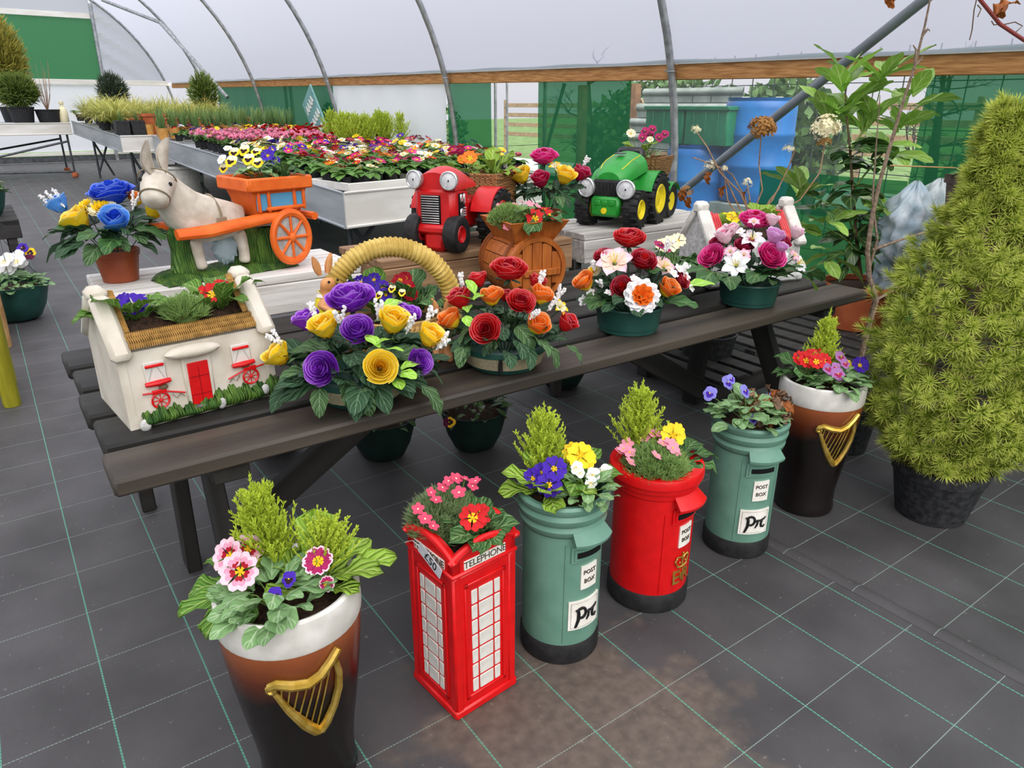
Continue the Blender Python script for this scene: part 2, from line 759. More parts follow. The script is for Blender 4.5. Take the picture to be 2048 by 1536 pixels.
def arc(a, dr=0.0):
    return (HCX + (HR + dr) * cos(a), HCZ + (HR + dr) * sin(a))


def railz(y):
    return 1.735 + 0.0117 * (y - 2)


a_rail = math.asin((1.80 - HCZ) / HR)
a_foot = math.asin(-HCZ / HR)


def filmpt(a, b):
    y = -6.8 + 31.0 * a
    ar = math.asin((railz(y) + .06 - HCZ) / HR)
    an = ar + (pi - a_foot - ar) * b
    bulge = .012 * sin((y - .9) / 3.77 * pi) ** 2
    x, z = arc(an, .03 - bulge)
    return (x, y, z)


q = MB()
q.grid(filmpt, 64, 40)
struct(q.build('ceiling', 'film'), 'milky plastic film stretched over the tunnel hoops')

hoop_labels = {4.65: 'grey steel tunnel hoop rising behind the green tractor', 8.41: 'grey steel tunnel hoop at the right edge of the white wall sheet',
               12.2: 'grey steel tunnel hoop at the left edge of the white wall sheet', 16.05: 'steel tunnel hoop over the trays of bulbs',
               20.0: 'distant steel tunnel hoop joined by a long slanting pipe', 24.0: 'far end hoop framing the green end wall',
               0.9: 'steel tunnel hoop beside the path', -2.9: 'steel tunnel hoop above the path entrance', -6.6: 'first steel tunnel hoop at the entrance'}
for y in HOOP_Y:
    h = MB()
    n = 48
    pts = []
    for i in range(n + 1):
        a = a_foot + (pi - 2 * a_foot) * i / n
        x, z = arc(a, -.01)
        pts.append((x, y, max(z, 0)))
    h.tube(pts, .034, 10)
    o = thing('tunnel_hoop', hoop_labels[y], 'hoop')
    o['kind'] = 'structure'
    h.build('hoop_tube', 'galv', o)
    c = MB()
    x, z = arc(math.asin((railz(y) + .005 - HCZ) / HR), -.01)
    c.tube([(x + .036 * cos(t), y + .036 * sin(t), z) for t in [i * pi / 8 for i in range(17)]], .005, 5)
    c.tube([(x - .03, y + .03, z), (x + .02, y + .1, z + .01)], .006, 5)
    c.build('wire_clip', 'galv', o)

# long sloping brace pipes
b = MB()
b.tube([(4.98, 4.40, .80), (4.80, 2.30, 2.23), (4.62, .6, 3.38)], .033, 12)
tag(b.build('brace_pipe', 'paint_pipe'), 'thick grey pipe slanting up behind the laurel from the green tractor', 'pipe')
b = MB()
p1 = spot(455, 195, (4.6, 17.5, 1))
p2 = spot(320, 45, (3.8, 20.0, 3))
p3 = spot(205, 0, (3.0, 22.0, 3))
b.tube([p1, p2], .04, 8)
b.tube([p2, p3], .04, 8)
tag(b.build('brace_pipe', 'galv'), 'thin far steel pipe slanting down to the yellow grasses', 'pipe')

# timber rail, one plank for each bay
rl = bpy.data.objects.new('trim_1', None)
COL.objects.link(rl)
struct(rl, 'brown timber rail along the tunnel side')
for y0, y1 in zip(HOOP_Y[:-1], HOOP_Y[1:]):
    q = MB()
    ym = (y0 + y1) / 2
    za, zb = railz(y0), railz(y1)
    M = Matrix.Rotation(math.atan2(zb - za, y1 - y0), 4, 'X')
    q.box((0, 0, 0), (.045, y1 - y0 + rnd(-.03, .02), .125), .006)
    q.build('plank', 'pine_rail', rl, T(5.075, ym, (za + zb) / 2) @ M)
q = MB()
q.grid(lambda a, b: (5.065 + .02 * sin(b * pi) - .03 * b, -6.6 + 30.5 * a, railz(-6.6 + 30.5 * a) + .063 + .03 * b + .006 * sin(a * 140)), 260, 3)
q.build('green_edging', 'net_thick', rl)
q = MB()
q.box((0, 0, 0), (.012, 30.6, .014), 0)
q.build('white_bead', 'white_wood', rl, T(5.05, 8.7, railz(8.7) + .068) @ Matrix.Rotation(.0117, 4, 'X'))

# side skirt below the rail: green net, clear gaps, white sheet
wr = bpy.data.objects.new('wall_right', None)
COL.objects.link(wr)
struct(wr, 'green netting and plastic skirt below the timber rail')


def skirt(y0, y1, mname, name, x=5.13, zt=None, z0=.02, wob=.015):
    def fn(a, b):
        y = y0 + (y1 - y0) * a
        t = (railz(y) + .05) if zt is None else zt
        return (x + wob * sin(y * 7 + b * 3) + .03 * (1 - b), y, z0 + (t - z0) * b)
    g = MB()
    g.grid(fn, max(4, int((y1 - y0) * 5)), 8)
    return g.build(name, mname, wr)


skirt(-6.6, 2.55, 'net_green', 'green_net')
skirt(2.55, 3.72, 'film_clear', 'clear_panel')
skirt(2.55, 3.72, 'net_green', 'green_net', zt=1.02)
skirt(3.72, 5.28, 'film_clear', 'clear_panel')
skirt(5.28, 6.68, 'net_green', 'green_net')
skirt(6.68, 7.60, 'film_clear', 'clear_panel')
skirt(7.60, 8.62, 'net_green', 'green_net')
skirt(8.62, 12.33, 'sheet_white', 'white_sheet', x=5.10)
skirt(12.33, 19.6, 'net_thick', 'green_net')
skirt(19.6, 24.0, 'film_clear', 'clear_panel')
for y, r in ((6.66, .02), (7.62, .018), (7.38, .015)):
    q = MB()
    q.tube([(5.2, y, 0), (5.2, y, railz(y))], r, 6)
    q.build('thin_post', 'galv', wr)
q = MB()
q.tube([(5.3, 6.95, .55), (5.22, 6.35, 1.72)], .022, 6)
q.build('thin_post', 'galv', wr)
q = MB()
q.tube([(5.2, 14.6, 0), (5.2, 14.6, railz(14.6))], .03, 6)
q.tube([(5.2, 14.9, 0), (5.2, 14.9, railz(14.9))], .03, 6)
q.build('thin_post', 'galv', wr)

# end wall
we = bpy.data.objects.new('wall_far', None)
COL.objects.link(we)
struct(we, 'far end wall of green net and milky film')
YE = 24.0


def endpanel(x0, x1, z0, z1, mname, name, fold=0.0):
    def fn(a, b):
        x = x0 + (x1 - x0) * a
        zmax = HCZ + sqrt(max(0.0, HR * HR - (x - HCX) ** 2))
        z = min(z0 + (z1 - z0) * b, zmax)
        return (x, YE + .02 + fold * sin(x * 9 + z * 14) * (1 - a), z)
    g = MB()
    g.grid(fn, 60, 16)
    return g.build(name, mname, we)


endpanel(-2.9, 3.30, 2.12, 3.62, 'net_end', 'green_net', .02)
endpanel(3.34, 5.12, 2.12, 4.2, 'film', 'end_film', .06)
endpanel(-2.9, 3.30, 3.74, 4.8, 'film', 'end_film')
endpanel(-2.9, 3.9, .28, 1.98, 'sheet_white', 'white_sheet')
endpanel(3.9, 5.1, .02, 1.98, 'film_clear', 'clear_panel')
for z0, x0, x1 in ((2.05, -2.9, 5.05), (3.68, -2.9, 3.4), (.22, -2.9, 4.5)):
    q = MB()
    q.box(((x0 + x1) / 2, YE - .03, z0), (x1 - x0, .05, .13 if z0 > 1 else .08), .005)
    q.build('white_rail', 'white_wood', we)
q = MB()
q.tube([(3.28, YE - .08, .0), (3.32, YE - .08, 3.98)], .05, 8)
q.build('end_post', 'galv', we)
q = MB()
q.box((1.1, YE - .02, .09), (8.2, .03, .16))
q.build('dark_kerb', 'steel_dark', we)
# ------------------------------------------------------------------ plant materials
leafmat('leaf_primula', '4f7d2c', '6f9c3c', '9dbb63', side=30, bump=.8)
leafmat('leaf_primula_lime', '7fa832', '9dc044', 'bcd472', side=30, bump=.8)
leafmat('leaf_primula_dark', '3f6a35', '557f45', '86a56a', side=30, bump=.8)
leafmat('leaf_rose', '2c4c30', '426245', '5f7f60', side=24, bump=.6)
leafmat('leaf_rose_light', '3f6238', '5c7d4d', '7d9a70', side=24, bump=.6)
leafmat('leaf_lime', '8cc63a', 'a5d84e', 'c8e88a', side=16, bump=.3)
leafmat('leaf_viola', '67905a', '84a86c', 'a9c497', side=12, bump=.3)
leafmat('leaf_laurel', '7fae42', 'a2c95c', 'c5dd90', rough=.3, spec=.5, side=16, bump=.25, rand=.3)
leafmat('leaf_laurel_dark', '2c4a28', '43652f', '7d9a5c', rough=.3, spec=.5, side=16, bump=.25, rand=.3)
leafmat('leaf_broad', '2f552c', '456f3a', '64894f', side=14, bump=.5, rough=.4)
leafmat('leaf_dry', '8a4a1f', 'b26a30', '6e3a1a', side=14, bump=.6)
leafmat('leaf_brown', '7d5f4a', 'a58468', '5a4535', side=14, bump=.8)
leafmat('leaf_bed', '46752f', '63913f', '8fb066', side=26, bump=.6, rand=.25)
mat('stem', '5f7d3a', '7c9a50', 60, rough=.6)
mat('stem_red', '8a3f3a', rough=.6)
mat('dry_twig', '8d6b50', 'a98a6c', 60, rough=.8)


def tipmat(name, c0, c1, rough=.6, trans=.15, rand=.1):
    """colour runs from the base of each needle or blade to its tip"""
    m, nt = _nt(name)
    N, L = nt.nodes, nt.links
    out = N.new('ShaderNodeOutputMaterial')
    p = N.new('ShaderNodeBsdfPrincipled')
    p.inputs['Roughness'].default_value = rough
    p.inputs['Specular IOR Level'].default_value = .25
    uv = N.new('ShaderNodeUVMap')
    sep = N.new('ShaderNodeSeparateXYZ')
    L.new(uv.outputs[0], sep.inputs[0])
    rp = N.new('ShaderNodeValToRGB')
    rp.color_ramp.elements[0].color = lin(c0)
    rp.color_ramp.elements[1].color = lin(c1)
    L.new(sep.outputs['X'], rp.inputs['Fac'])
    nz = N.new('ShaderNodeTexNoise')
    nz.inputs['Scale'].default_value = 14
    tc = N.new('ShaderNodeTexCoord')
    L.new(tc.outputs['Object'], nz.inputs['Vector'])
    mr = N.new('ShaderNodeMapRange')
    mr.inputs['To Min'].default_value = 1 - 2.2 * rand
    mr.inputs['To Max'].default_value = 1 + 2.2 * rand
    L.new(nz.outputs['Fac'], mr.inputs['Value'])
    hs = N.new('ShaderNodeHueSaturation')
    L.new(rp.outputs['Color'], hs.inputs['Color'])
    L.new(mr.outputs['Result'], hs.inputs['Value'])
    L.new(hs.outputs['Color'], p.inputs['Base Color'])
    tr = N.new('ShaderNodeBsdfTranslucent')
    L.new(hs.outputs['Color'], tr.inputs['Color'])
    mx = N.new('ShaderNodeMixShader')
    mx.inputs[0].default_value = trans
    L.new(p.outputs[0], mx.inputs[1])
    L.new(tr.outputs[0], mx.inputs[2])
    L.new(mx.outputs[0], out.inputs[0])
    MATS[name] = m


tipmat('cypress', 'a3c22c', 'e2f05c', trans=.3)
tipmat('cypress_far', 'b0cc36', 'dfee66', trans=.3)
tipmat('spruce_needle', '7c942c', 'dbe26c', trans=.2, rand=.16)
tipmat('shrub_green', '4a5f2a', '8aa04a', trans=.2)
tipmat('shrub_gold', '8a8a35', 'd0c265', trans=.2)
tipmat('shrub_dark', '2f3d30', '52634c', trans=.1)
tipmat('sedge', '8f9a3a', 'dcd982', trans=.3)
tipmat('moss', '55753a', '98b868', trans=.15)
tipmat('moss_dark', '486a3a', '9ab07a', trans=.15)
tipmat('bulb_leaf', '41663a', '7f9a5a', trans=.2)
tipmat('hedge', '2f5030', '5d7c44', trans=.2)

PET = {}
PCOL = {}


def lit_rim_of(name):
    """the same petal cloth, edge paled to paint in the light it catches"""
    if name + '_rim' not in PET:
        c = PCOL[name]
        w = .34  # white mixed in as a painted highlight along each petal edge
        c = tuple(int(c[i:i + 2], 16) / 255 * (1 - w) + w for i in (0, 2, 4))
        PET[name + '_rim'] = mat('petal_' + name + '_rim', c, None, rough=.5, trans=.13)
    return PET[name + '_rim']



def petal(name, c, c2=None):
    if name not in PET:
        PCOL[name] = c2 or c
        PET[name] = mat('petal_' + name, c, c2 or c, 18, rough=.55, spec=.2, trans=.13, rand=.06)
    return PET[name]


petal('red', 'c4161d', 'd8262a'); petal('dark_red', '9c0f1f', 'b4162c'); petal('crimson', 'a80f3c', 'c41a4e')
petal('purple', '7c1fae', '9a42d2'); petal('violet', '3b1a96', '4f2ab8'); petal('yellow', 'ffd01c', 'ffe43a')
petal('yellow_deep', 'f5b414', 'fcc824'); petal('orange', 'ee6a1a', 'f58a2e'); petal('blue', '1a3fc0', '2b58dd')
petal('sky', '3f86e0', '62a2ee'); petal('cream', 'efe6b8', 'f6efd0'); petal('white', 'efeff0', 'fafafa')
petal('pink', 'ee8fae', 'f5b3c8'); petal('pale_pink', 'f0c3d2', 'f8dbe4'); petal('hot_pink', 'd61a7a', 'ea3a94')
petal('magenta', '9a1a52', 'b82c6a'); petal('mauve', '9a5aa0', 'b684b8'); petal('plum', '4d1030', '64183f')
petal('peach', 'f4c9b4', 'f9ded0'); petal('lilac', 'd78fd0', 'e6aee0'); petal('lavender', '7a78c8', '938fdc')
petal('eye', 'f2b514', 'f7cf2c'); petal('blotch', '2a0b1c'); petal('rust', '9a6a34', 'b98a4c'); petal('edge_white', 'f3d9d4', 'fbeeee')
petal('saxi', 'e8849c', 'f2a7b8'); petal('saxi_red', 'd23a5c', 'e0607c')
mat('heather', 'f2ede8', 'ffffff', 80, rough=.8, trans=.15)
mat('stamen', 'e2cf4a', 'efe07a', 60, rough=.7)


# ------------------------------------------------------------------ leaf meshes
def leaf_mesh(name, kind, W=.4, bend=.9, fold=.25, rip=.06, nu=9, nv=6, seed=0, mats='leaf_primula'):
    rr = random.Random(seed)
    ph, fr = rr.uniform(0, 6), rr.uniform(9, 13)
    xs, zs, ang = [0.0], [0.0], []
    for i in range(nu):
        th = .25 - bend * ((i + .5) / nu)
        xs.append(xs[-1] + cos(th) / nu)
        zs.append(zs[-1] + sin(th) / nu)

    def w(a):
        if kind == 'primula':
            return W * (.10 + .9 * min(1, a * 1.25) ** 1.3) * max(0, 1 - a ** 5) ** .5
        if kind == 'rose':
            return W * 1.75 * (a ** .55) * max(0, 1 - a) ** .75
        if kind == 'laurel':
            return W * max(0, sin(pi * min(1, a * .97 + .015))) ** .8
        if kind == 'round':
            return W * max(0.02, sin(pi * min(1, .06 + a * .94))) ** .5 * (.35 + .65 * min(1, a * 2.2))
        if kind == 'heart':
            return W * 1.5 * ((a + .05) ** .38) * max(0, 1 - a) ** .62
        return W
    q = MB()

    def fn(a, b):
        i = round(a * nu)
        s = b * 2 - 1
        ww = w(a) * (1 + .05 * sin(fr * a + ph))
        if kind in ('rose', 'heart') and i % 2 and 0 < i < nu:
            ww *= .95
        z = zs[i] + fold * abs(s) * ww + rip * abs(s) ** 2 * sin(fr * a * 1.3 + ph + (2 if s > 0 else 0))
        return (xs[i], s * ww, z)
    q.grid(fn, nu, nv)
    return q.mesh(name, mats)


LV = {}
for key, kind, W, bend, fold, rip, m in (
        ('primula', 'primula', .30, .9, .22, .07, 'leaf_primula'), ('primula_lime', 'primula', .34, .7, .18, .06, 'leaf_primula_lime'),
        ('primula_dark', 'primula', .33, 1.0, .25, .08, 'leaf_primula_dark'), ('rose', 'rose', .36, .8, .2, .03, 'leaf_rose'),
        ('rose_light', 'rose', .38, 1.0, .2, .04, 'leaf_rose_light'), ('lime', 'round', .30, .6, .15, .02, 'leaf_lime'),
        ('viola', 'round', .30, .7, .15, .03, 'leaf_viola'), ('laurel', 'laurel', .21, .5, .2, .02, 'leaf_laurel'),
        ('laurel_dark', 'laurel', .21, .9, .2, .02, 'leaf_laurel_dark'), ('broad', 'heart', .42, .8, .15, .04, 'leaf_broad'),
        ('dry', 'heart', .42, 1.3, .4, .12, 'leaf_dry'), ('brown', 'round', .32, 1.6, .5, .15, 'leaf_brown')):
    LV[key] = [leaf_mesh('leaf_' + key, kind, W, bend + .25 * (k - 1), fold, rip, seed=11 * k + len(key), mats=m) for k in range(3)]


def leaf(parent, key, pos, az, pitch, size, roll=0.0, name='leaf'):
    M = T(Vector(pos)) @ RZ(az) @ RY(-pitch) @ RXm(roll) @ SC(size)
    return put(name, random.choice(LV[key]), parent, M)


# ------------------------------------------------------------------ flower meshes (unit radius)
def rose_mesh(name, main, inner, opened=1.0, bud=False, seed=0, base=None):
    rr = random.Random(seed)
    q = MB()
    # tight centre spiral
    q.grid(lambda a, b: ((.06 + .19 * a) * (.5 + .5 * b) * cos(a * 11), (.06 + .19 * a) * (.5 + .5 * b) * sin(a * 11), .25 + b * (.95 - .12 * a)), 30, 3, mi=1)
    if bud:
        layers = [(.34, 1.25, 1.25, 3, .04), (.50, 1.28, 1.15, 3, .12), (.64, 1.15, 1.0, 4, .30 * opened)]
    else:
        layers = [(.34, 1.12, 1.2, 3, .04), (.48, 1.10, 1.05, 4, .09), (.62, 1.04, .95, 4, .16), (.78, .95, .88, 5, .22 * opened), (.90, .80, .80, 5, .30 * opened)]
    for li, (R, Hh, w, n, curl) in enumerate(layers):
        a0 = rr.uniform(0, 6)
        for k in range(n):
            ac = a0 + 2 * pi * k / n + rr.uniform(-.1, .1)
            hh = Hh * rr.uniform(.93, 1.05)
            rk = R * rr.uniform(.95, 1.05)
            wob = rr.uniform(0, 6)

            def fn(a, b, ac=ac, hh=hh, rk=rk, wob=wob, w=w, curl=curl):
                s = a * 2 - 1
                an = ac + w * s * (.35 + .65 * min(1, b * 1.6))
                r = rk * (.22 + .78 * sin(min(1, b * 1.15) * pi / 2) ** .8) + curl * max(0, b - .6) ** 1.4 * 2.2 - .05 * s * (1 if b > .5 else 0)
                z = hh * b * (1 - .20 * s * s) + .03 * sin(5 * s + wob) * b - curl * .35 * max(0, b - .7)
                return (r * cos(an), r * sin(an), z)
            mid_ = 0 if li >= 1 else 1
            lowb = (.3 if base == 'yellow_deep' else .5) if base and li >= (1 if bud else 3) else -1
            q.grid(fn, 6, 14, mfn=lambda a, b, lowb=lowb, mid_=mid_: 2 if b < lowb else 4 if b > .915 else mid_)
    # calyx
    nm = 3
    for k in range(5):
        an = 2 * pi * k / 5
        q.grid(lambda a, b, an=an: ((.15 + (.75 if not bud else .55) * a) * cos(an + (b - .5) * .9 * (1 - a)), (.15 + (.75 if not bud else .55) * a) * sin(an + (b - .5) * .9 * (1 - a)), -.04 + .1 * a - .12 * a * a), 3, 2, mi=nm)
    q.tube([(0, 0, -.35), (0, 0, .15)], [.07, .2], 6, mi=nm)
    return q.mesh(name, [PET[main], PET[inner], PET[base or main], MATS['leaf_rose'], lit_rim_of(main)], sharp=70)


def disc_flower(name, cols, n=5, notch=.16, W=.66, dish=.22, seed=0, ring=.0, eye=.2, edge=.0, frill=0.0):
    """open flower with n heart-shaped petals; cols = main, eye, ring, edge"""
    rr = random.Random(seed)
    q = MB()
    for k in range(n):
        ac = 2 * pi * k / n + rr.uniform(-.06, .06)
        lift = .05 * (k % 2) + rr.uniform(0, .04)
        ph = rr.uniform(0, 6)

        def fn(a, b, ac=ac, lift=lift, ph=ph):
            s = b * 2 - 1
            rm = 1 - notch * math.exp(-(s / .22) ** 2) - .20 * abs(s) ** 4
            r = rm * a
            an = ac + s * W * (.55 + .45 * a)
            z = dish * a ** .7 + lift * a + frill * sin(9 * s + ph) * a * a + .04 * s * s * a
            return (r * cos(an), r * sin(an), z)

        def mf(a, b):
            if a < eye:
                return 1
            if a < eye + ring:
                return 2
            if edge and (a > 1 - edge):
                return 3
            return 0
        q.grid(fn, 8, 6, mfn=mf)
    q.lathe([(.0, .10), (.1, .09), (.13, .02)], 8, mi=1, cap0=False)
    q.tube([(0, 0, .02), (0, 0, -.4)], [.09, .06], 5, mi=4, cap=False)
    c = [PET[x] for x in cols]
    while len(c) < 4:
        c.append(c[0])
    return q.mesh(name, c + [MATS['stem']], sharp=75)


def pansy_mesh(name, up, low, blotch='blotch', seed=0):
    rr = random.Random(seed)
    q = MB()
    spec = [(pi / 2 + .55, .95, .75, 0, .02), (pi / 2 - .55, .95, .75, 0, .0), (pi + .25, .85, .62, 1, .06), (-.25, .85, .62, 1, .07), (-pi / 2, 1.0, .80, 1, .10)]
    for ac, R, W, mi, lift in spec:
        def fn(a, b, ac=ac, R=R, W=W, lift=lift):
            s = b * 2 - 1
            r = R * (1 - .22 * s * s) * a
            an = ac + s * W * (.7 + .3 * a)
            return (r * cos(an), r * sin(an), lift + .10 * a - .16 * a * a + .035 * sin(7 * s) * a)
        q.grid(fn, 5, 5, mfn=lambda a, b, mi=mi: 2 if (mi == 1 and a < .42) else mi)
    q.lathe([(0, .16), (.10, .12)], 6, mi=3, cap0=False)
    q.tube([(0, 0, .02), (0, -.1, -.3), (0, -.4, -.6)], .05, 4, mi=4)
    return q.mesh(name, [PET[up], PET[low], PET[blotch], PET['eye'], MATS['stem']], sharp=75)


def lily_mesh(name, col, tip, W=.30, seed=0):
    q = MB()
    for k in range(6):
        ac = pi * k / 3
        ww = W * (1.1 if k % 2 else .9)

        def fn(a, b, ac=ac, ww=ww):
            s = b * 2 - 1
            r = .08 + .92 * a
            wd = ww * max(0.03, sin(pi * min(1, .12 + .86 * a))) ** .8
            z = .55 * a ** .6 - .35 * a * a + .12 * s * s - .03 + .02 * (k % 2)
            x, y = r, s * wd
            return (x * cos(ac) - y * sin(ac), x * sin(ac) + y * cos(ac), z)
        q.grid(fn, 8, 4, mfn=lambda a, b: 1 if a > .6 else 0)
    for k in range(6):
        an = pi * k / 3 + .3
        q.tube([(0, 0, .05), (.12 * cos(an), .12 * sin(an), .4), (.22 * cos(an), .22 * sin(an), .62)], [.03, .02, .035], 4, mi=2)
    q.tube([(0, 0, -.4), (0, 0, .1)], [.06, .12], 5, mi=3)
    return q.mesh(name, [PET[col], PET[tip], MATS['stamen'], MATS['stem']], sharp=70)


def frill_mesh(name, outer, inner, seed=0):
    rr = random.Random(seed)
    q = MB()
    for li, (R, z, amp, m) in enumerate([(1.0, .10, .10, 0), (.92, .22, .12, 0), (.80, .32, .12, 0), (.58, .40, .14, 1), (.42, .46, .14, 1), (.26, .5, .12, 1)]):
        ph = rr.uniform(0, 6)
        nf = [11, 12, 10, 9, 7, 5][li]
        q.grid(lambda a, b, R=R, z=z, amp=amp, ph=ph, nf=nf: (
            (R * a * (1 + .07 * sin(nf * 2 * pi * b + ph)) + .02) * cos(2 * pi * b), (R * a * (1 + .07 * sin(nf * 2 * pi * b + ph)) + .02) * sin(2 * pi * b),
            z * a + amp * a * a * sin(nf * 2 * pi * b + ph * 2)), 4, 44, mi=m)
    q.tube([(0, 0, -.4), (0, 0, .05)], [.08, .25], 6, mi=2)
    return q.mesh(name, [PET[outer], PET[inner], MATS['stem']], sharp=80)


def little_flower(name, col, n=5, seed=0, eye='eye'):
    q = MB()
    for k in range(n):
        ac = 2 * pi * k / n

        def fn(a, b, ac=ac):
            s = b * 2 - 1
            x, y = .1 + .9 * a, s * .42 * max(.1, sin(pi * min(1, .15 + .75 * a))) ** .6
            return (x * cos(ac) - y * sin(ac), x * sin(ac) + y * cos(ac), .18 * a)
        q.grid(fn, 3, 2)
    q.lathe([(0, .12), (.16, .06)], 5, mi=1, cap0=False)
    q.tube([(0, 0, .05), (0, 0, -.9)], .05, 4, mi=2)
    return q.mesh(name, [PET[col], PET[eye], MATS['stem']], sharp=70)


FL = {
    'rose_red': rose_mesh('rose', 'red', 'dark_red', seed=1), 'rose_red_open': rose_mesh('rose', 'red', 'dark_red', 1.0, seed=2),
    'rose_purple': rose_mesh('rose', 'purple', 'purple', .8, seed=3), 'rose_purple_open': rose_mesh('rose', 'purple', 'purple', 1.1, seed=4),
    'rose_yellow': rose_mesh('rose', 'yellow', 'yellow_deep', .9, seed=5), 'bud_yellow': rose_mesh('rose_bud', 'yellow', 'yellow_deep', 1.0, True, 6, base='yellow_deep'),
    'bud_purple': rose_mesh('rose_bud', 'purple', 'purple', 1.0, True, 7), 'bud_red': rose_mesh('rose_bud', 'red', 'dark_red', .8, True, 8),
    'bud_orange': rose_mesh('rose_bud', 'orange', 'orange', .9, True, 9, base='yellow'), 'bud_crimson': rose_mesh('rose_bud', 'crimson', 'crimson', .9, True, 10),
    'bud_blue': rose_mesh('rose_bud', 'sky', 'blue', .9, True, 11), 'rose_blue_open': rose_mesh('rose', 'blue', 'blue', 1.1, seed=12),
    'rose_pink_open': rose_mesh('rose', 'hot_pink', 'crimson', 1.1, seed=13), 'rose_hot': rose_mesh('rose', 'hot_pink', 'hot_pink', 1.2, seed=14),
    'bud_lilac': rose_mesh('rose_bud', 'lilac', 'lilac', .8, True, 15), 'bud_pale': rose_mesh('rose_bud', 'pale_pink', 'pink', .8, True, 16),
    'rose_crimson': rose_mesh('rose', 'crimson', 'crimson', 1.0, seed=17), 'rose_dark_red': rose_mesh('rose', 'dark_red', 'red', 1.0, seed=18),
    'primrose_pink': disc_flower('primrose_flower', ('pink', 'eye', 'dark_red', 'pale_pink'), 5, seed=1, ring=.16, eye=.24, edge=.3),
    'primrose_red': disc_flower('primrose_flower', ('red', 'eye', 'red', 'red'), 5, seed=2, eye=.36, frill=.05),
    'primrose_red_edged': disc_flower('primrose_flower', ('dark_red', 'eye', 'red', 'edge_white'), 6, seed=3, eye=.28, edge=.12, frill=.09),
    'primrose_violet': disc_flower('primrose_flower', ('violet', 'eye', 'violet', 'violet'), 5, seed=4, eye=.24, ring=0),
    'primrose_yellow': disc_flower('primrose_flower', ('yellow', 'eye', 'yellow_deep', 'yellow'), 5, seed=5, eye=.2, ring=.15),
    'primrose_magenta': disc_flower('primrose_flower', ('magenta', 'eye', 'magenta', 'pale_pink'), 6, seed=6, eye=.3, edge=.14, frill=.06),
    'primrose_orange': disc_flower('primrose_flower', ('orange', 'eye', 'yellow_deep', 'orange'), 5, seed=7, eye=.25, ring=.1),
    'primrose_cream': disc_flower('primrose_flower', ('cream', 'eye', 'cream', 'white'), 5, seed=8, eye=.22, frill=.08),
    'pansy_yellow': pansy_mesh('pansy_flower', 'cream', 'yellow', seed=1), 'pansy_white': pansy_mesh('pansy_flower', 'white', 'white', 'cream', seed=2),
    'pansy_purple': pansy_mesh('pansy_flower', 'magenta', 'mauve', 'plum', seed=3), 'pansy_mauve': pansy_mesh('pansy_flower', 'mauve', 'mauve', 'magenta', seed=4),
    'pansy_violet': pansy_mesh('pansy_flower', 'violet', 'violet', seed=5), 'pansy_gold': pansy_mesh('pansy_flower', 'plum', 'yellow_deep', seed=6),
    'viola_blue': pansy_mesh('viola_flower', 'lavender', 'lavender', 'violet', seed=7), 'pansy_plum': pansy_mesh('pansy_flower', 'magenta', 'magenta', 'plum', seed=8),
    'lily_white': lily_mesh('lily', 'white', 'white'), 'lily_peach': lily_mesh('lily', 'peach', 'pale_pink', .40), 'lily_pink': lily_mesh('lily', 'pale_pink', 'pink', .32),
    'lily_yellow': lily_mesh('lily', 'cream', 'yellow', .28),
    'carnation': frill_mesh('carnation', 'white', 'orange', 1), 'chrysanth_cream': frill_mesh('chrysanthemum', 'cream', 'yellow', 2), 'carnation_yellow': frill_mesh('carnation', 'yellow', 'yellow_deep', 3),
    'saxi': little_flower('saxifrage_flower', 'saxi'), 'saxi_red': little_flower('saxifrage_flower', 'saxi_red', eye='cream'), 'star_white': little_flower('star_flower', 'white'),
}
PART_NAME = {k: m.name.split('.')[0] for k, m in FL.items()}


def flower(parent, key, pos, r, face=None, spin=None, inv=None, zs=1.0):
    """flower with its face looking along 'face'; pos in the parent's space"""
    d = Vector(face) if face is not None else UP
    M = T(Vector(pos)) @ aim(d) @ RZ(rnd(0, 6.28) if spin is None else spin) @ SC(r, r, r * zs)
    return put(PART_NAME[key], FL[key], parent, M)


FACE = -BX + UP * .8      # towards the path and a little up


# ------------------------------------------------------------------ conifer sprays
def spike(V, Fc, UVs, p, d, ln, r, u0=0.0, u1=1.0):
    d = d.normalized()
    a = d.orthogonal().normalized()
    b = d.cross(a)
    o = len(V)
    for k in range(3):
        t = 2.094 * k
        V.append(p + (a * cos(t) + b * sin(t)) * r)
        UVs.append((u0, .5))
    V.append(p + d * ln)
    UVs.append((u1, .5))
    Fc += [(o, o + 1, o + 3), (o + 1, o + 2, o + 3), (o + 2, o, o + 3)]


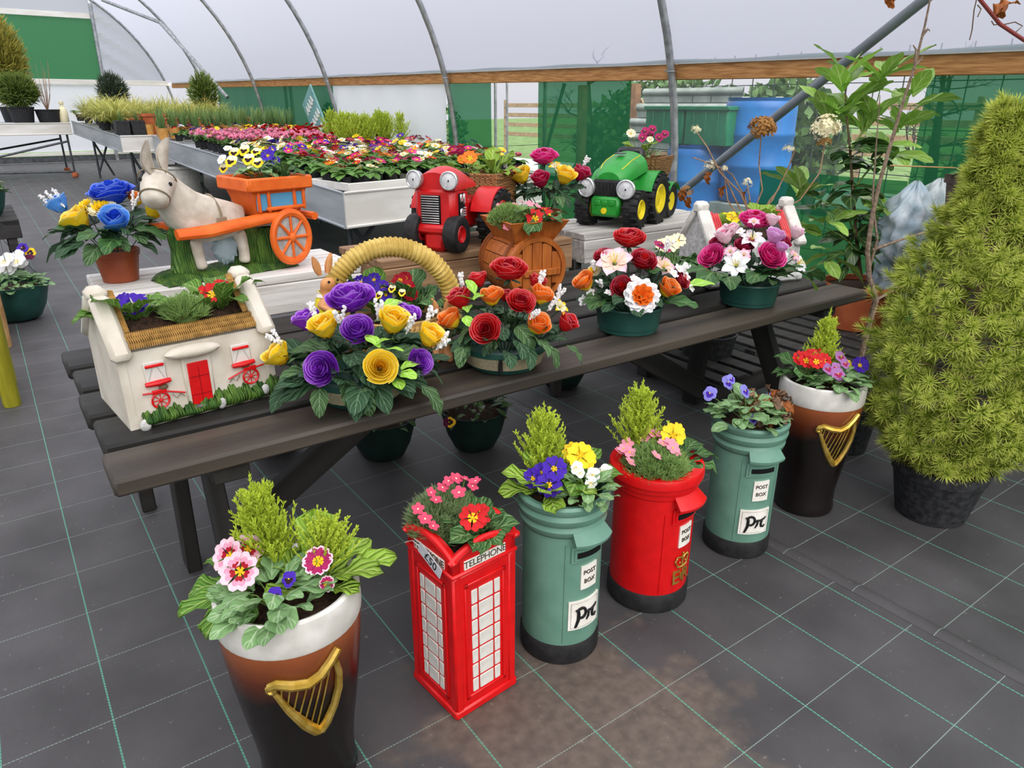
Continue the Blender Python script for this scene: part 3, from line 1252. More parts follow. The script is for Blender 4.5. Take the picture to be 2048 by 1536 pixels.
def cypress_mesh(name, h, w, n=120, seed=0, mats='cypress', thick=1.0):
    rr = random.Random(seed)
    V, Fc, UVs = [], [], []
    for i in range(n):
        t = (i + .5) / n
        z0 = h * .75 * t ** 1.1
        rad = w * (1 - .78 * t) * rr.uniform(.6, 1.0)
        az = i * 2.39996 + rr.uniform(-.3, .3)
        out = Vector((cos(az), sin(az), 0))
        ln = rad * 1.0
        p = Vector((0, 0, z0)) + out * .004
        rise = rr.uniform(.7, 1.3) + .8 * t
        tip = p + out * ln + UP * ln * rise
        m = 9
        prev = p
        for k in range(1, m + 1):
            s = k / m
            q = p.lerp(tip, s) + UP * (.25 * ln * s * s)
            d = (q - prev)
            spike(V, Fc, UVs, prev, d, d.length * 1.3, .0014 * thick, s * .6, s * .8)
            for e in range(3):
                sd = Vector((rr.uniform(-1, 1), rr.uniform(-1, 1), rr.uniform(.0, 1.0))).normalized()
                dd = (d.normalized() * .9 + sd * .8)
                l2 = h * rr.uniform(.05, .085) * (1.25 - .6 * s) 
                spike(V, Fc, UVs, q, dd, l2, .0022 * thick, .1 + .3 * s, .55 + .45 * s)
                for e2 in range(2):
                    sd2 = Vector((rr.uniform(-1, 1), rr.uniform(-1, 1), rr.uniform(-.2, 1.0)))
                    spike(V, Fc, UVs, q + dd.normalized() * l2 * rr.uniform(.3, .7), dd + sd2 * .8, l2 * .6, .0018 * thick, .3, 1.0)
            prev = q
    # leader
    for k in range(16):
        z = h * (.55 + .45 * k / 16)
        p = Vector((rr.uniform(-.002, .002), rr.uniform(-.002, .002), z))
        spike(V, Fc, UVs, p, UP + Vector((rr.uniform(-.05, .05), rr.uniform(-.05, .05), 0)), h * .06, .0022 * thick, .2, .8)
        for e in range(4):
            az = rr.uniform(0, 6.28)
            spike(V, Fc, UVs, p, Vector((cos(az), sin(az), 1.2)), h * .07 * (1.35 - k / 16), .0020 * thick, .2, 1)
    q = MB()
    q.add(V, Fc, 0, None, UVs)
    return q.mesh(name, mats, smooth=False)


def cypress(label, pos, h, w, seed, group=None, lean=(0, 0)):
    t = thing('cypress', label, 'conifer', T(*pos) @ RXm(lean[1]) @ RY(lean[0]), group)
    fo = put('foliage', cypress_mesh('foliage', h, w, seed=seed), t)
    fo['kind'] = 'stuff'
    q = MB()
    q.tube([(0, 0, -.02), (0, 0, h * .7)], [.004, .0015], 5)
    q.build('stem', 'bark', t)
    return t


def moss_mesh(name, rx, ry, hz, n=420, seed=0, mats='moss', blade=.014, wd=.0028):
    rr = random.Random(seed)
    V, Fc, UVs = [], [], []
    for i in range(n):
        a, r = rr.uniform(0, 6.283), sqrt(rr.random())
        x, y = r * rx * cos(a), r * ry * sin(a)
        z = hz * (1 - r * r) ** .6
        nrm = Vector((x / rx ** 2 * .02, y / ry ** 2 * .02, .8 * z / hz ** 2 * .02 + .25)).normalized()
        p = Vector((x, y, z * rr.uniform(.8, 1.12)))
        for k in range(8):
            d = nrm + Vector((rr.uniform(-1, 1), rr.uniform(-1, 1), rr.uniform(-.3, .8))) * .9
            spike(V, Fc, UVs, p - nrm * .006, d, blade * rr.uniform(.7, 1.4), wd)
    # dome under the tufts so that the cushion is not see-through
    q = MB()
    q.add(V, Fc, 0, None, UVs)
    q.sphere((0, 0, 0), (rx * .66, ry * .66, hz * .62), 12, 8)
    return q.mesh(name, mats, smooth=False)


def saxifrage(label, pos, rx, hz, flowers, key='saxi', fr=.012, seed=0, mats='moss', lift=.018, n=420, blade=.016):
    """mossy cushion with little stalked flowers; flowers = list of world points or a count"""
    t = thing('saxifrage', label, 'plant', T(*pos))
    fo = put('cushion', moss_mesh('cushion', rx, rx, hz, seed=seed, mats=mats, n=n, blade=blade), t)
    fo['kind'] = 'stuff'
    P0 = Vector(pos)
    q = MB()
    for w in flowers:
        e = Vector(w) - P0
        q.tube([(e.x * .5, e.y * .5, hz * .5), e - UP * .004], .0014, 4)
    q.build('flower_stalk', 'stem', t)['kind'] = 'stuff'
    for w in flowers:
        flower(t, key, Vector(w) - P0, fr * rnd(.85, 1.15), Vector((rnd(-.5, .5), rnd(-.9, 0), 1)))
    return t


def primula(label, pos, leaves, flowers, key='primula', name='primrose_plant', lsize=.09, fsize=.024, tilt=None, group=None, cat='plant', pitch=(.3, .9)):
    """rosette of crinkled leaves with flowers; leaves = count or list (az, pitch, size); flowers = list (key, worldpoint, radius[, face])"""
    t = thing(name, label, cat, T(*pos), group)
    P0 = Vector(pos)
    if isinstance(leaves, int):
        a0 = rnd(0, 6)
        leaves = [(a0 + 2 * pi * k / leaves + rnd(-.3, .3), rnd(*pitch), lsize * rnd(.75, 1.15)) for k in range(leaves)]
    for az, pt, sz in leaves:
        leaf(t, key, (.006 * cos(az), .006 * sin(az), .0), az, pt, sz, rnd(-.3, .3))
    for fdef in flowers:
        k, w, r = fdef[:3]
        fc = fdef[3] if len(fdef) > 3 else FACE + Vector((rnd(-.35, .35), rnd(-.35, .35), rnd(0, .4)))
        flower(t, k, Vector(w) - P0, r, fc)
    # flower stalks
    q = MB()
    for fdef in flowers:
        e = Vector(fdef[1]) - P0
        q.tube([(0, 0, -.005), e * .5 + UP * .01, e - UP * .003], .0022, 4)
    if flowers:
        q.build('flower_stalk', 'stem', t)['kind'] = 'stuff'
    return t


def viola(label, pos, n, rad, hz, flowers, name='viola_plant', lsize=.03, key='viola', fsize=.016, group=None, cat='plant'):
    t = thing(name, label, cat, T(*pos), group)
    P0 = Vector(pos)
    for k in range(n):
        a, r = k * 2.4 + rnd(-.3, .3), rad * sqrt((k + .5) / n)
        z = hz * (1 - (r / rad) ** 2 * .8) * rnd(.6, 1.05)
        leaf(t, key, (r * .75 * cos(a), r * .75 * sin(a), z), a + rnd(-.5, .5), rnd(-.1, .6), lsize * rnd(.7, 1.25), rnd(-.4, .4))
    q = MB()
    for k in range(7):
        a = k * .9
        q.tube([(0, 0, -.01), (rad * .3 * cos(a), rad * .3 * sin(a), hz * .5), (rad * .6 * cos(a), rad * .6 * sin(a), hz * .7)], .0016, 4)
    for fdef in flowers:
        kf, w, r = fdef[:3]
        fc = fdef[3] if len(fdef) > 3 else FACE + Vector((rnd(-.4, .4), rnd(-.4, .4), 0))
        e = Vector(w) - P0
        sp = None
        flower(t, kf, e, r, fc, spin=rnd(-.3, .3))
        q.tube([(0, 0, 0), e * .6, e - UP * .004], .0013, 4)
    q.build('stem', 'stem', t)['kind'] = 'stuff'
    return t
# ------------------------------------------------------------------ object materials
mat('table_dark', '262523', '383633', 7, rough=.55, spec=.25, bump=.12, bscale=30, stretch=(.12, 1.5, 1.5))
mat('table_front', '37332e', '514940', 6, rough=.5, spec=.3, bump=.15, bscale=30, stretch=(.1, 1.8, 1.8))
mat('crate_white', 'bdb9b0', 'e2dfd8', 14, rough=.75, bump=.25, bscale=40, stretch=(.12, 1.6, 1.6), contrast=(.3, .5))
mat('crate_brown', '83654a', 'a58563', 14, rough=.75, bump=.3, bscale=30, stretch=(.1, 1.8, 1.8))
mat('crate_grey', 'a5a29c', 'd0cdc6', 16, rough=.75, bump=.4, bscale=30, stretch=(.1, 1.8, 1.8))
mat('red_paint', 'd0070d', 'de0c11', 25, rough=.38, spec=.5, bump=.05, bscale=60)
mat('red_dark', '8d0a10', rough=.5)
mat('white_paint', 'd0cdc4', 'e4e1d9', 20, rough=.55, bump=.06, bscale=80)
mat('cream_paint', 'cdc4b2', 'dfd8c9', 12, rough=.6, bump=.08, bscale=50)
mat('sage', '5f8a78', '6d9886', 10, rough=.42, spec=.45, bump=.05, bscale=50)
mat('black_gloss', '121213', rough=.35, spec=.5)
mat('black_matt', '1c1c1d', '2a2a2b', 30, rough=.7)
mat('slot_black', '0a0a0a', rough=.9)
mat('gold', 'b89438', 'd8b860', 40, rough=.35, metal=.75)
mat('plaque', 'e8e4d8', 'f3f0e8', 30, rough=.6)
mat('ink', '18181a', rough=.6)
mat('ink_thin', '4a4034', rough=.7)
mat('pot_black', '1d1e20', '37383a', 50, rough=.6, bump=.15, bscale=80)
mat('pot_terracotta', 'a85532', 'bf6a42', 8, rough=.6, spec=.3)
mat('pot_brown', '8a3f22', '9c4d2c', 12, rough=.45, spec=.4)
mat('pot_green', '1f4a42', '2a584e', 10, rough=.4, spec=.4)
mat('pot_bark', 'a09678', 'b8ae90', 30, rough=.7, stretch=(8, 8, .6), bump=.2)
mat('orange_paint', 'e2621c', 'f0742a', 14, rough=.5, spec=.35, bump=.08, bscale=60)
mat('donkey_white', 'c2b7a5', 'dcd4c6', 20, rough=.6, bump=.2, bscale=40)
mat('donkey_strap', '8d7f68', rough=.6)
mat('grass_cast', '35602a', '6a8f3a', 22, rough=.55, bump=.9, bscale=26, stretch=(1.5, 1.5, .5), wave=6)
mat('grey_cast', '9a9a98', 'bdbdb8', 30, rough=.7)
mat('blue_paint', '5aa0c8', rough=.5)
mat('tyre', '1b1b1c', '2a2a2a', 40, rough=.6, bump=.1)
mat('chrome', 'b8bbbd', 'dadcdd', 20, rough=.25, metal=.7)
mat('lens', 'c9ccce', 'e6e8e8', 60, rough=.2, spec=.6)
mat('tractor_red', 'bf0f14', 'cf1a1e', 14, rough=.35, spec=.5, bump=.04)
mat('tractor_green', '1f8a2e', '2c9a3a', 14, rough=.35, spec=.5)
mat('yellow_paint', 'e6cf1c', 'f0dc2c', 20, rough=.45)
mat('carved_wood', '7a5532', 'a8794a', 16, rough=.6, bump=.8, bscale=22, stretch=(.5, .5, 6), wave=5)
mat('barrel_wood', 'a85a26', 'c2702f', 9, rough=.42, spec=.4, bump=.25, bscale=24, stretch=(6, 6, .6))
mat('barrel_dark', '7d4420', '96542a', 12, rough=.45)
mat('wicker', 'b08a50', 'cda76a', 30, rough=.65, bump=.5, bscale=60)
mat('wicker_yellow', 'b99a48', 'd9bd6a', 20, rough=.6, bump=.3, bscale=40)
mat('thatch', '8f6a32', 'b58a48', 40, rough=.7, bump=.6, bscale=80)
mat('bunny', 'c9874e', 'dba06a', 20, rough=.55)
mat('olive_wood', '8f8a1f', 'a5a02c', 18, rough=.6, stretch=(2, 2, .3), bump=.15)
mat('stone_grey', '5c5e5c', '7a7c78', 60, rough=.8, bump=.6, bscale=90)
mat('stone_white', 'b8b8b4', 'd8d8d4', 50, rough=.75, bump=.5, bscale=70)
mat('tile_red', 'c83a40', 'dc5a5c', 20, rough=.5)
mat('tag_paper', 'c9cdd2', 'd8dbe0', 20, rough=.4)
filmmat('bag_film', 'cfe2ea', .25, .5, rough=.2)
mat('slate_dark', '2b2a29', '3c3a38', 12, rough=.7, bump=.2, stretch=(.2, 1.5, 1.5))

# ------------------------------------------------------------------ long dark picnic table
TZ = .72
tb = thing('picnic_table', 'long dark-stained slatted picnic table carrying the planters', 'table', T(0, 0, 0))
for k, (y0, y1) in enumerate(((2.56, 2.755), (2.325, 2.52), (2.09, 2.285), (1.86, 2.055), (1.652, 1.825))):
    q = MB()
    q.box((0, 0, 0), (3.075, y1 - y0, .044), .008)
    q.build('plank', 'table_front' if k == 4 else 'table_dark', tb, T(1.6325 + .01 * (k % 2), (y0 + y1) / 2, TZ - .022))


def board(parent, name, a, b, w, t, m, up=UP):
    """straight board from a to b, w wide (in the upright plane), t thick"""
    a, b = Vector(a), Vector(b)
    d = (b - a)
    x = d.normalized()
    y = up.cross(x)
    y = y.normalized() if y.length > 1e-4 else Vector((0, 1, 0))
    z = x.cross(y)
    M = Matrix(((x.x, y.x, z.x, 0), (x.y, y.y, z.y, 0), (x.z, y.z, z.z, 0), (0, 0, 0, 1)))
    q = MB()
    q.box((0, 0, 0), (d.length, t, w), .004)
    return q.build(name, m, parent, T(*((a + b) / 2)) @ M)


for xs in (.32, 2.88):
    board(tb, 'leg', (xs, 2.36, 0), (xs, 2.30, .68), .095, .045, 'table_dark', Vector((1, 0, 0)).cross(Vector((0, 0, 1))))
    board(tb, 'leg', (xs + .055, 1.95 if xs < 1 else 1.76, 0), (xs + .055, 2.12, .68), .10, .045, 'table_dark', Vector((0, 1, 0)))
    board(tb, 'bearer', (xs + .03, 1.67, .655), (xs + .03, 2.73, .655), .045, .09, 'table_dark')
    sg = 1 if xs < 1 else -1
    board(tb, 'brace', (xs + .1 * sg, 2.22, .14), (xs + .95 * sg, 2.22, .655), .10, .045, 'table_dark')

# ------------------------------------------------------------------ three slatted stands behind the table
CZ = .88


def stand(name, label, x0, x1, y0, y1, m, nslat=3):
    t = thing(name, label, 'stand', T(0, 0, 0))
    d = (y1 - y0) / nslat
    for k in range(nslat):
        q = MB()
        q.box((0, 0, 0), (x1 - x0 + rnd(-.01, .01), d - .014, .034), .004)
        q.build('slat', m, t, T((x0 + x1) / 2, y0 + d * (k + .5), CZ - .017))
    for ys in (y0 + .017, y1 - .03):
        q = MB()
        q.box((0, 0, 0), (x1 - x0 - .01, .03, .118), .004)
        q.build('apron', m, t, T((x0 + x1) / 2, ys, CZ - .034 - .061))
    for xs in (x0 + .02, x1 - .02):
        q = MB()
        q.box((0, 0, 0), (.03, y1 - y0 - .06, .118), .004)
        q.build('end_board', m, t, T(xs, (y0 + y1) / 2, CZ - .095))
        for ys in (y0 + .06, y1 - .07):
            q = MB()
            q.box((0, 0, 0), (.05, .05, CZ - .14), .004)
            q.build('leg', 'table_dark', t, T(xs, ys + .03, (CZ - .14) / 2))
    return t


stand('slatted_stand', 'white-painted slatted stand under the donkey and cart', .25, 1.215, 2.765, 3.22, 'crate_white')
stand('slatted_stand', 'bare brown timber stand under the red tractor', 1.30, 2.36, 2.765, 3.22, 'crate_brown')
stand('slatted_stand', 'weathered grey-white stand under the green tractor', 2.46, 3.60, 2.80, 3.28, 'crate_grey')


# ------------------------------------------------------------------ planters on the floor
def soil_disc(parent, r, z, M=None):
    q = MB()
    q.lathe([(r, z - .01), (r * .7, z), (r * .3, z + .006), (0.001, z + .008)], 20, cap0=False)
    o = q.build('soil', 'soil', parent, M)
    return o


def ring_harp(parent, rad_at, zc, w, h):
    """gold harp in low relief wrapped on a round body, centred at height zc"""
    def wrap(x, z, out=.0):
        R = rad_at(zc + z) + out
        a = x / R
        return (R * sin(a), -R * cos(a), zc + z)
    hp = bpy.data.objects.new('harp', None)
    COL.objects.link(hp)
    hp.parent = parent
    q = MB()      # neck: sweeping from the scroll at left up to the right shoulder
    pts = [(-.50, .30), (-.40, .345), (-.22, .30), (0, .27), (.18, .33), (.34, .46), (.46, .56)]
    q.tube([wrap(x * w, z * h, .006) for x, z in pts], [.009, .011, .012, .012, .011, .010, .009], 8)
    q.tube([wrap(-.50 * w + .075 * w * (1 - i / 14) * cos(i * .75 + 1.2) + .03 * w, .265 * h + .06 * h * (1 - i / 14) * sin(i * .75 + 1.2), .008) for i in range(13)], .0055, 6)
    q.build('neck', 'gold', hp)
    q = MB()      # pillar curving down the right side
    pts = [(.40, .40), (.44, .22), (.42, 0), (.33, -.22), (.20, -.42), (.10, -.52)]
    q.tube([wrap(x * w, z * h, .006) for x, z in pts], [.007, .008, .009, .009, .010, .010], 8)
    q.build('pillar', 'gold', hp)
    q = MB()      # sound box on the left slope
    pts = [(-.44, .20), (-.28, -.08), (-.10, -.34), (.04, -.50), (.10, -.52)]
    q.tube([wrap(x * w, z * h, .005) for x, z in pts], [.006, .009, .012, .012, .010], 8)
    q.build('sound_box', 'gold', hp)
    for k in range(7):
        f = k / 6
        q = MB()
        a = (-.34 + .68 * f, .27 + (.0 if f < .6 else (f - .6) * .4))
        b = (-.36 + .42 * f, .08 - .52 * f)
        q.tube([wrap(a[0] * w, a[1] * h, .003), wrap((a[0] + b[0]) / 2 * w, (a[1] + b[1]) / 2 * h, .003), wrap(b[0] * w, b[1] * h, .003)], .0022, 5)
        q.build('string', 'gold', hp)
    return hp


def beermat():
    """dark body that warms to amber under the cream head, as painted on the pot"""
    m, nt = _nt('stout')
    N, L = nt.nodes, nt.links
    out = N.new('ShaderNodeOutputMaterial')
    p = N.new('ShaderNodeBsdfPrincipled')
    p.inputs['Roughness'].default_value = .25
    p.inputs['Specular IOR Level'].default_value = .5
    tc = N.new('ShaderNodeTexCoord')
    sep = N.new('ShaderNodeSeparateXYZ')
    L.new(tc.outputs['Object'], sep.inputs[0])
    nz = N.new('ShaderNodeTexNoise')
    nz.inputs['Scale'].default_value = 9
    L.new(tc.outputs['Object'], nz.inputs['Vector'])
    ad = N.new('ShaderNodeMath')
    ad.operation = 'MULTIPLY_ADD'
    ad.inputs[1].default_value = .05
    L.new(nz.outputs['Fac'], ad.inputs[0])
    L.new(sep.outputs['Z'], ad.inputs[2])
    rp = N.new('ShaderNodeValToRGB')
    e = rp.color_ramp.elements
    e[0].position, e[0].color = .36, lin('140e0c')
    e[1].position, e[1].color = .49, lin('94502c')
    k = e.new(.425)
    k.color = lin('5a2814')
    L.new(ad.outputs[0], rp.inputs['Fac'])
    L.new(rp.outputs['Color'], p.inputs['Base Color'])
    L.new(p.outputs[0], out.inputs[0])
    MATS['stout'] = m


beermat()
GPROF = [(.098, 0), (.108, .006), (.112, .02), (.108, .05), (.108, .10), (.115, .16), (.127, .24), (.139, .33), (.147, .41), (.151, .468)]


def grad(z):
    for (r0, z0), (r1, z1) in zip(GPROF[:-1], GPROF[1:]):
        if z0 <= z <= z1:
            return r0 + (r1 - r0) * (z - z0) / (z1 - z0)
    return GPROF[-1][0]


def stout_planter(label, x, y, a):
    t = thing('beer_glass_planter', label, 'planter', T(x, y, 0) @ RZ(a))
    q = MB()
    q.lathe(GPROF, 48)
    q.build('body', 'stout', t)
    q = MB()
    q.lathe([(.151, .468), (.1535, .474), (.154, .50), (.153, .53), (.150, .543), (.143, .548), (.134, .543), (.130, .52), (.128, .49)], 48, cap0=False)
    part_label(q.build('foam_rim', 'white_paint', t), 'white painted foam rim')
    soil_disc(t, .13, .515)
    ring_harp(t, grad, .345, .155, .19)
    return t


GL, GR = (.352, 1.323), (2.427, 1.373)
stout_planter('black and amber beer glass planter with gold harp in the front left foreground', *GL, -.15)
stout_planter('black and amber beer glass planter with gold harp beside the potted spruce', *GR, -.48)


# ---- telephone box
def phone_box():
    W = .1
    t = thing('telephone_box_planter', 'red telephone box planter with white panes and TELEPHONE sign', 'planter', T(.808, 1.352, 0) @ RZ(radians(5)))
    q = MB()
    q.box((0, 0, .013), (.208, .208, .026), .005)
    q.box((0, 0, .23), (.196, .196, .42), .008)
    for sx in (-1, 1):
        for sy in (-1, 1):
            q.box((sx * .0875, sy * .0875, .225), (.027, .027, .43), .005)
    q.box((0, 0, .443), (.208, .208, .012), .004)
    q.build('body', 'red_paint', t)
    # open-topped head: four arched boards
    for k in range(4):
        q = MB()
        n = 12
        poly = [(-.098, .449)] + [(.098, .449)]
        top = [(.098 - .196 * i / n, .478 + .034 * sin(pi * i / n) ** .8) for i in range(n + 1)]
        poly = poly + top
        M = RZ(k * pi / 2) @ T(0, -.087, 0) @ Matrix.Rotation(pi / 2, 4, 'X')
        q.prism(poly, -.011, .011, M=M)
        n2 = 14
        q.tube([(RZ(k * pi / 2) @ Vector((.106 - .212 * i / n2, -.097, .482 + .034 * sin(pi * i / n2) ** .8))) for i in range(n2 + 1)], .0095, 8)
        q.build('head_board', 'red_paint', t)
    q = MB()
    q.box((0, 0, .44), (.17, .17, .06))
    q.build('soil', 'soil', t)
    cols = ((-.0365, .0185), (0, .045), (.0365, .0185))
    pane_me = {}
    for k in range(4):
        Mk = RZ(k * pi / 2)
        wd = MB()
        for x0, x1, z0, z1 in ((-.066, .066, .395, .407), (-.066, .066, .045, .057), (-.066, -.054, .045, .407), (.054, .066, .045, .407)):
            wd.box(((x0 + x1) / 2, -.0985, (z0 + z1) / 2), (x1 - x0, .007, z1 - z0), .002)
        wo = wd.build('window_frame', 'red_paint', t, Mk)
        for cx, cw in cols:
            for r in range(7):
                key = round(cw, 3)
                if key not in pane_me:
                    p = MB()
                    p.box((0, 0, 0), (cw, .004, .041), .0015)
                    pane_me[key] = p.mesh('pane', 'white_paint')
                put('pane', pane_me[key], wo, T(cx, -.0995, .083 + r * .0465))
        sg = MB()
        sg.box((0, -.0985, .463), (.13, .004, .026), .001)
        so = sg.build('sign', 'plaque', t, Mk)
        put('lettering', text_mesh('TELEPHONE', .026, .0006, 'ink_thin', spacing=.92), so, T(0, -.1008, .4635))
    # price tag hanging on the left face by the near corner
    inv = t.matrix_basis.inverted()

    def on_face(u, v):
        d = ray(u, v)
        o3 = inv @ Vector((0, 0, CAM_H))
        d3 = inv.to_3x3() @ d
        k = (-.1135 - o3.x) / d3.x
        return o3 + d3 * k
    pa, pb = on_face(838, 1092), on_face(882, 1150)
    ax = (pb - pa).normalized()
    nx = Vector((-1, 0, 0))
    az = ax.cross(-nx).normalized()
    az = az if az.z > 0 else -az
    ay = az.cross(ax)
    Mt = Matrix(((ax.x, ay.x, az.x, 0), (ax.y, ay.y, az.y, 0), (ax.z, ay.z, az.z, 0), (0, 0, 0, 1)))
    tg = MB()
    tg.box((0, 0, 0), ((pb - pa).length, .0016, .034), .0006)
    to = tg.build('price_tag', 'tag_paper', t, T((pa + pb) / 2) @ Mt)
    put('lettering', text_mesh('£50', .034, .0004, 'ink'), to, T(.004, -.0011, 0))
    st = MB()
    st.tube([pa, on_face(822, 1082) - nx * .004, on_face(806, 1086) - nx * .006], .0012, 4)
    st.build('tag_string', 'white_paint', t)
    return t


phone_box()


# ---- post boxes
def bent_box(w, h, d, rad, bev=.002, mats='plaque', name='plaque', parent=None, M=None):
    q = MB()
    n = 8
    q.grid(lambda a, b: (-w / 2 + w * a, -d, -h / 2 + h * b), n, 1)
    q.grid(lambda a, b: (-w / 2 + w * a, -d + d * 1.4 * b, h / 2), n, 1)
    q.grid(lambda a, b: (-w / 2 + w * a, d * .4 - d * 1.4 * b, -h / 2), n, 1)
    q.grid(lambda a, b: (-w / 2, d * .4 - d * 1.4 * a, -h / 2 + h * b), 1, 1)
    q.grid(lambda a, b: (w / 2, -d + d * 1.4 * a, -h / 2 + h * b), 1, 1)
    me = bend_mesh(q.mesh(name, mats), rad)
    return put(name, me, parent, M)


def hand_text(parent, rad, M, txt, size, m, depth=.0012, shear=0, spacing=1.0, name='lettering'):
    me = bend_mesh(text_mesh(txt, size, depth, m, shear=shear, spacing=spacing), rad)
    return put(name, me, parent, M)


def pt_logo(parent, M, rad, s):
    """the old looped p and t brushed in black"""
    def wrap(x, z):
        a = x * s / rad
        return (rad * sin(a), -rad * cos(a), z * s)
    q = MB()
    q.tube([wrap(x, z) for x, z in ((-.62, .30), (-.50, .36), (-.46, .1), (-.48, -.25), (-.60, -.62), (-.66, -.70))], [.07 * s, .10 * s, .10 * s, .09 * s, .07 * s, .04 * s], 6)
    q.tube([wrap(-.30 + .26 * cos(t), .12 + .30 * sin(t)) for t in [2.6 - i * .5 for i in range(11)]], [.08 * s] * 11, 6)
    q.tube([wrap(x, z) for x, z in ((-.02, .02), (.12, .12), (.35, .10), (.62, .20), (.75, .30))], [.04 * s, .07 * s, .07 * s, .06 * s, .03 * s], 6)
    q.tube([wrap(x, z) for x, z in ((.18, .08), (.14, -.18), (.02, -.40))], [.06 * s, .07 * s, .04 * s], 6)
    q.tube([wrap(x, z) for x, z in ((.48, .12), (.40, -.12), (.44, -.32), (.58, -.38), (.72, -.26))], [.06 * s, .08 * s, .08 * s, .07 * s, .04 * s], 6)
    return q.build('monogram', 'ink', parent, M)


def postbox(name, label, x, y, a, R, Hh, col, logo):
    t = thing(name, label, 'planter', T(x, y, 0) @ RZ(a))
    q = MB()
    q.lathe([(R * 1.02, 0), (R * 1.045, .006), (R * 1.045, .058), (R, .066)], 40)
    part_label(q.build('base', 'black_matt', t), 'black painted base band')
    q = MB()
    if col == 'red_paint':
        rim = [(R, Hh - .075), (R * 1.04, Hh - .07), (R * 1.05, Hh - .052), (R * 1.10, Hh - .048), (R * 1.105, Hh - .034), (R * 1.165, Hh - .029), (R * 1.17, Hh - .008), (R * 1.145, Hh), (R * .88, Hh - .003), (R * .85, Hh - .03)]
    else:
        rim = [(R, Hh - .10), (R * 1.06, Hh - .094), (R * 1.10, Hh - .078), (R * 1.05, Hh - .066), (R * 1.12, Hh - .058), (R * 1.15, Hh - .042), (R * 1.09, Hh - .030), (R * 1.15, Hh - .022), (R * 1.165, Hh - .008), (R * 1.12, Hh), (R * .97, Hh - .004), (R * .94, Hh - .03)]
    q.lathe([(R * .995, .064), (R, .07), (R, Hh - .101)], 48, cap0=False)
    q.build('body', col, t)
    q = MB()
    q.lathe(rim, 48, cap0=False)
    if col == 'red_paint':
        q.lathe([(R, Hh - .101), (R, Hh - .07)], 48, cap0=False)
    q.build('moulded_rim', col, t)
    soil_disc(t, R * (.86 if col == 'red_paint' else .95), Hh - .02)
    # raised front panel edges
    q = MB()
    for sx in (-1, 1):
        an = sx * .62
        q.tube([((R + .001) * sin(an), -(R + .001) * cos(an), z) for z in (.075, Hh - .12)], .0016, 4)
    q.build('panel_seam', col, t)
    # hood over the slot
    hw = .062
    red = col == 'red_paint'
    zt = Hh - (.062 if red else .075)
    q = MB()

    def hood(u, v):
        x = (-1 + 2 * u) * hw * (.86 + .18 * v)
        yb = -sqrt(max(0, R * R - x * x))
        return (x, yb + .006 - (.042 * v + .006), zt + .006 - .034 * v)
    q.grid(hood, 8, 4)
    q.grid(lambda u, v: tuple(Vector(hood(u, v)) + Vector((0, .002, -.009 - .012 * (1 - v)))), 8, 4)
    q.grid(lambda u, v: tuple(Vector(hood(u, 1)) + Vector((0, .002 * v, -.009 * v))), 8, 1)
    for e in (0, 1):
        q.grid(lambda u, v, e=e: tuple(Vector(hood(e, u)) + Vector((0, .002, (-.009 - .012 * (1 - u)) * v))), 4, 1)
    q.build('hood', col, t)
    zs = zt - (.068 if red else .077)
    fr = bent_box(.108, .050, .006, R, mats=col, name='slot_frame', parent=t, M=T(0, 0, zs))
    bent_box(.092, .034, .009, R, mats=col, name='slot_lip', parent=fr)
    bent_box(.078, .017, .0105, R, mats='slot_black', name='slot', parent=fr)
    zp = zs - (.078 if red else .080)
    pl = bent_box(.056, .076, .004, R, parent=t, M=T(.0, 0, zp) @ RZ(.04), name='plaque')
    hand_text(pl, R + .0048, T(0, 0, .016), 'POST', .019, 'ink_thin')
    hand_text(pl, R + .0048, T(0, 0, -.012), 'BOX', .019, 'ink_thin')
    if logo == 'pt':
        z2 = zp - .122
        lp = bent_box(.108, .096, .004, R, parent=t, M=T(0, 0, z2) @ RZ(-.02), name='logo_plaque')
        q = MB()
        for s in (.86,):
            w2, h2 = .054 * s, .048 * s
            for (xa, za), (xb, zb) in (((-w2, -h2), (w2, -h2)), ((w2, -h2), (w2, h2)), ((w2, h2), (-w2, h2)), ((-w2, h2), (-w2, -h2))):
                q.tube([((R + .0045) * sin((xa + (xb - xa) * i / 5) / R), -(R + .0045) * cos((xa + (xb - xa) * i / 5) / R), za + (zb - za) * i / 5) for i in range(6)], .0008, 4)
        q.build('border_line', 'grey_cast', lp)
        pt_logo(lp, T(0, 0, 0), R + .0055, .056)
    else:
        z2 = zp - .087
        cr = bpy.data.objects.new('crown', None)
        COL.objects.link(cr)
        cr.parent = t
        cr.matrix_basis = T(0, 0, z2)

        def wr(x, z, o=.004):
            x, z = x * 1.15, z * 1.3
            return ((R + o) * sin(x / R), -(R + o) * cos(x / R), z)
        q = MB()
        q.tube([wr(x, -.018 + .003 * (x / .02) ** 2) for x in (-.019, -.01, 0, .01, .019)], .0035, 6)
        q.build('band', 'gold', cr)
        q = MB()
        for s in (-1, 1):
            q.tube([wr(s * x, z) for x, z in ((.018, -.014), (.026, .0), (.020, .012), (.008, .010), (0, .004))], .0028, 6)
        q.tube([wr(0, -.014), wr(0, .016)], .0028, 6)
        q.build('arch', 'gold', cr)
        q = MB()
        for x, z in ((0, .02), (-.022, .008), (.022, .008), (-.011, -.004), (.011, -.004)):
            q.sphere(wr(x, z, .005), .0035, 8, 6)
        q.build('pearl', 'gold', cr)['kind'] = 'stuff'
        for txt, dx, sz in (('E', -.022, .07), ('II', .0, .034), ('R', .022, .07)):
            hand_text(t, R + .003, T(0, 0, z2 - .062) @ RZ(dx / R), txt, sz, 'gold', depth=.002, spacing=.8, name='cipher_letter')
    return t


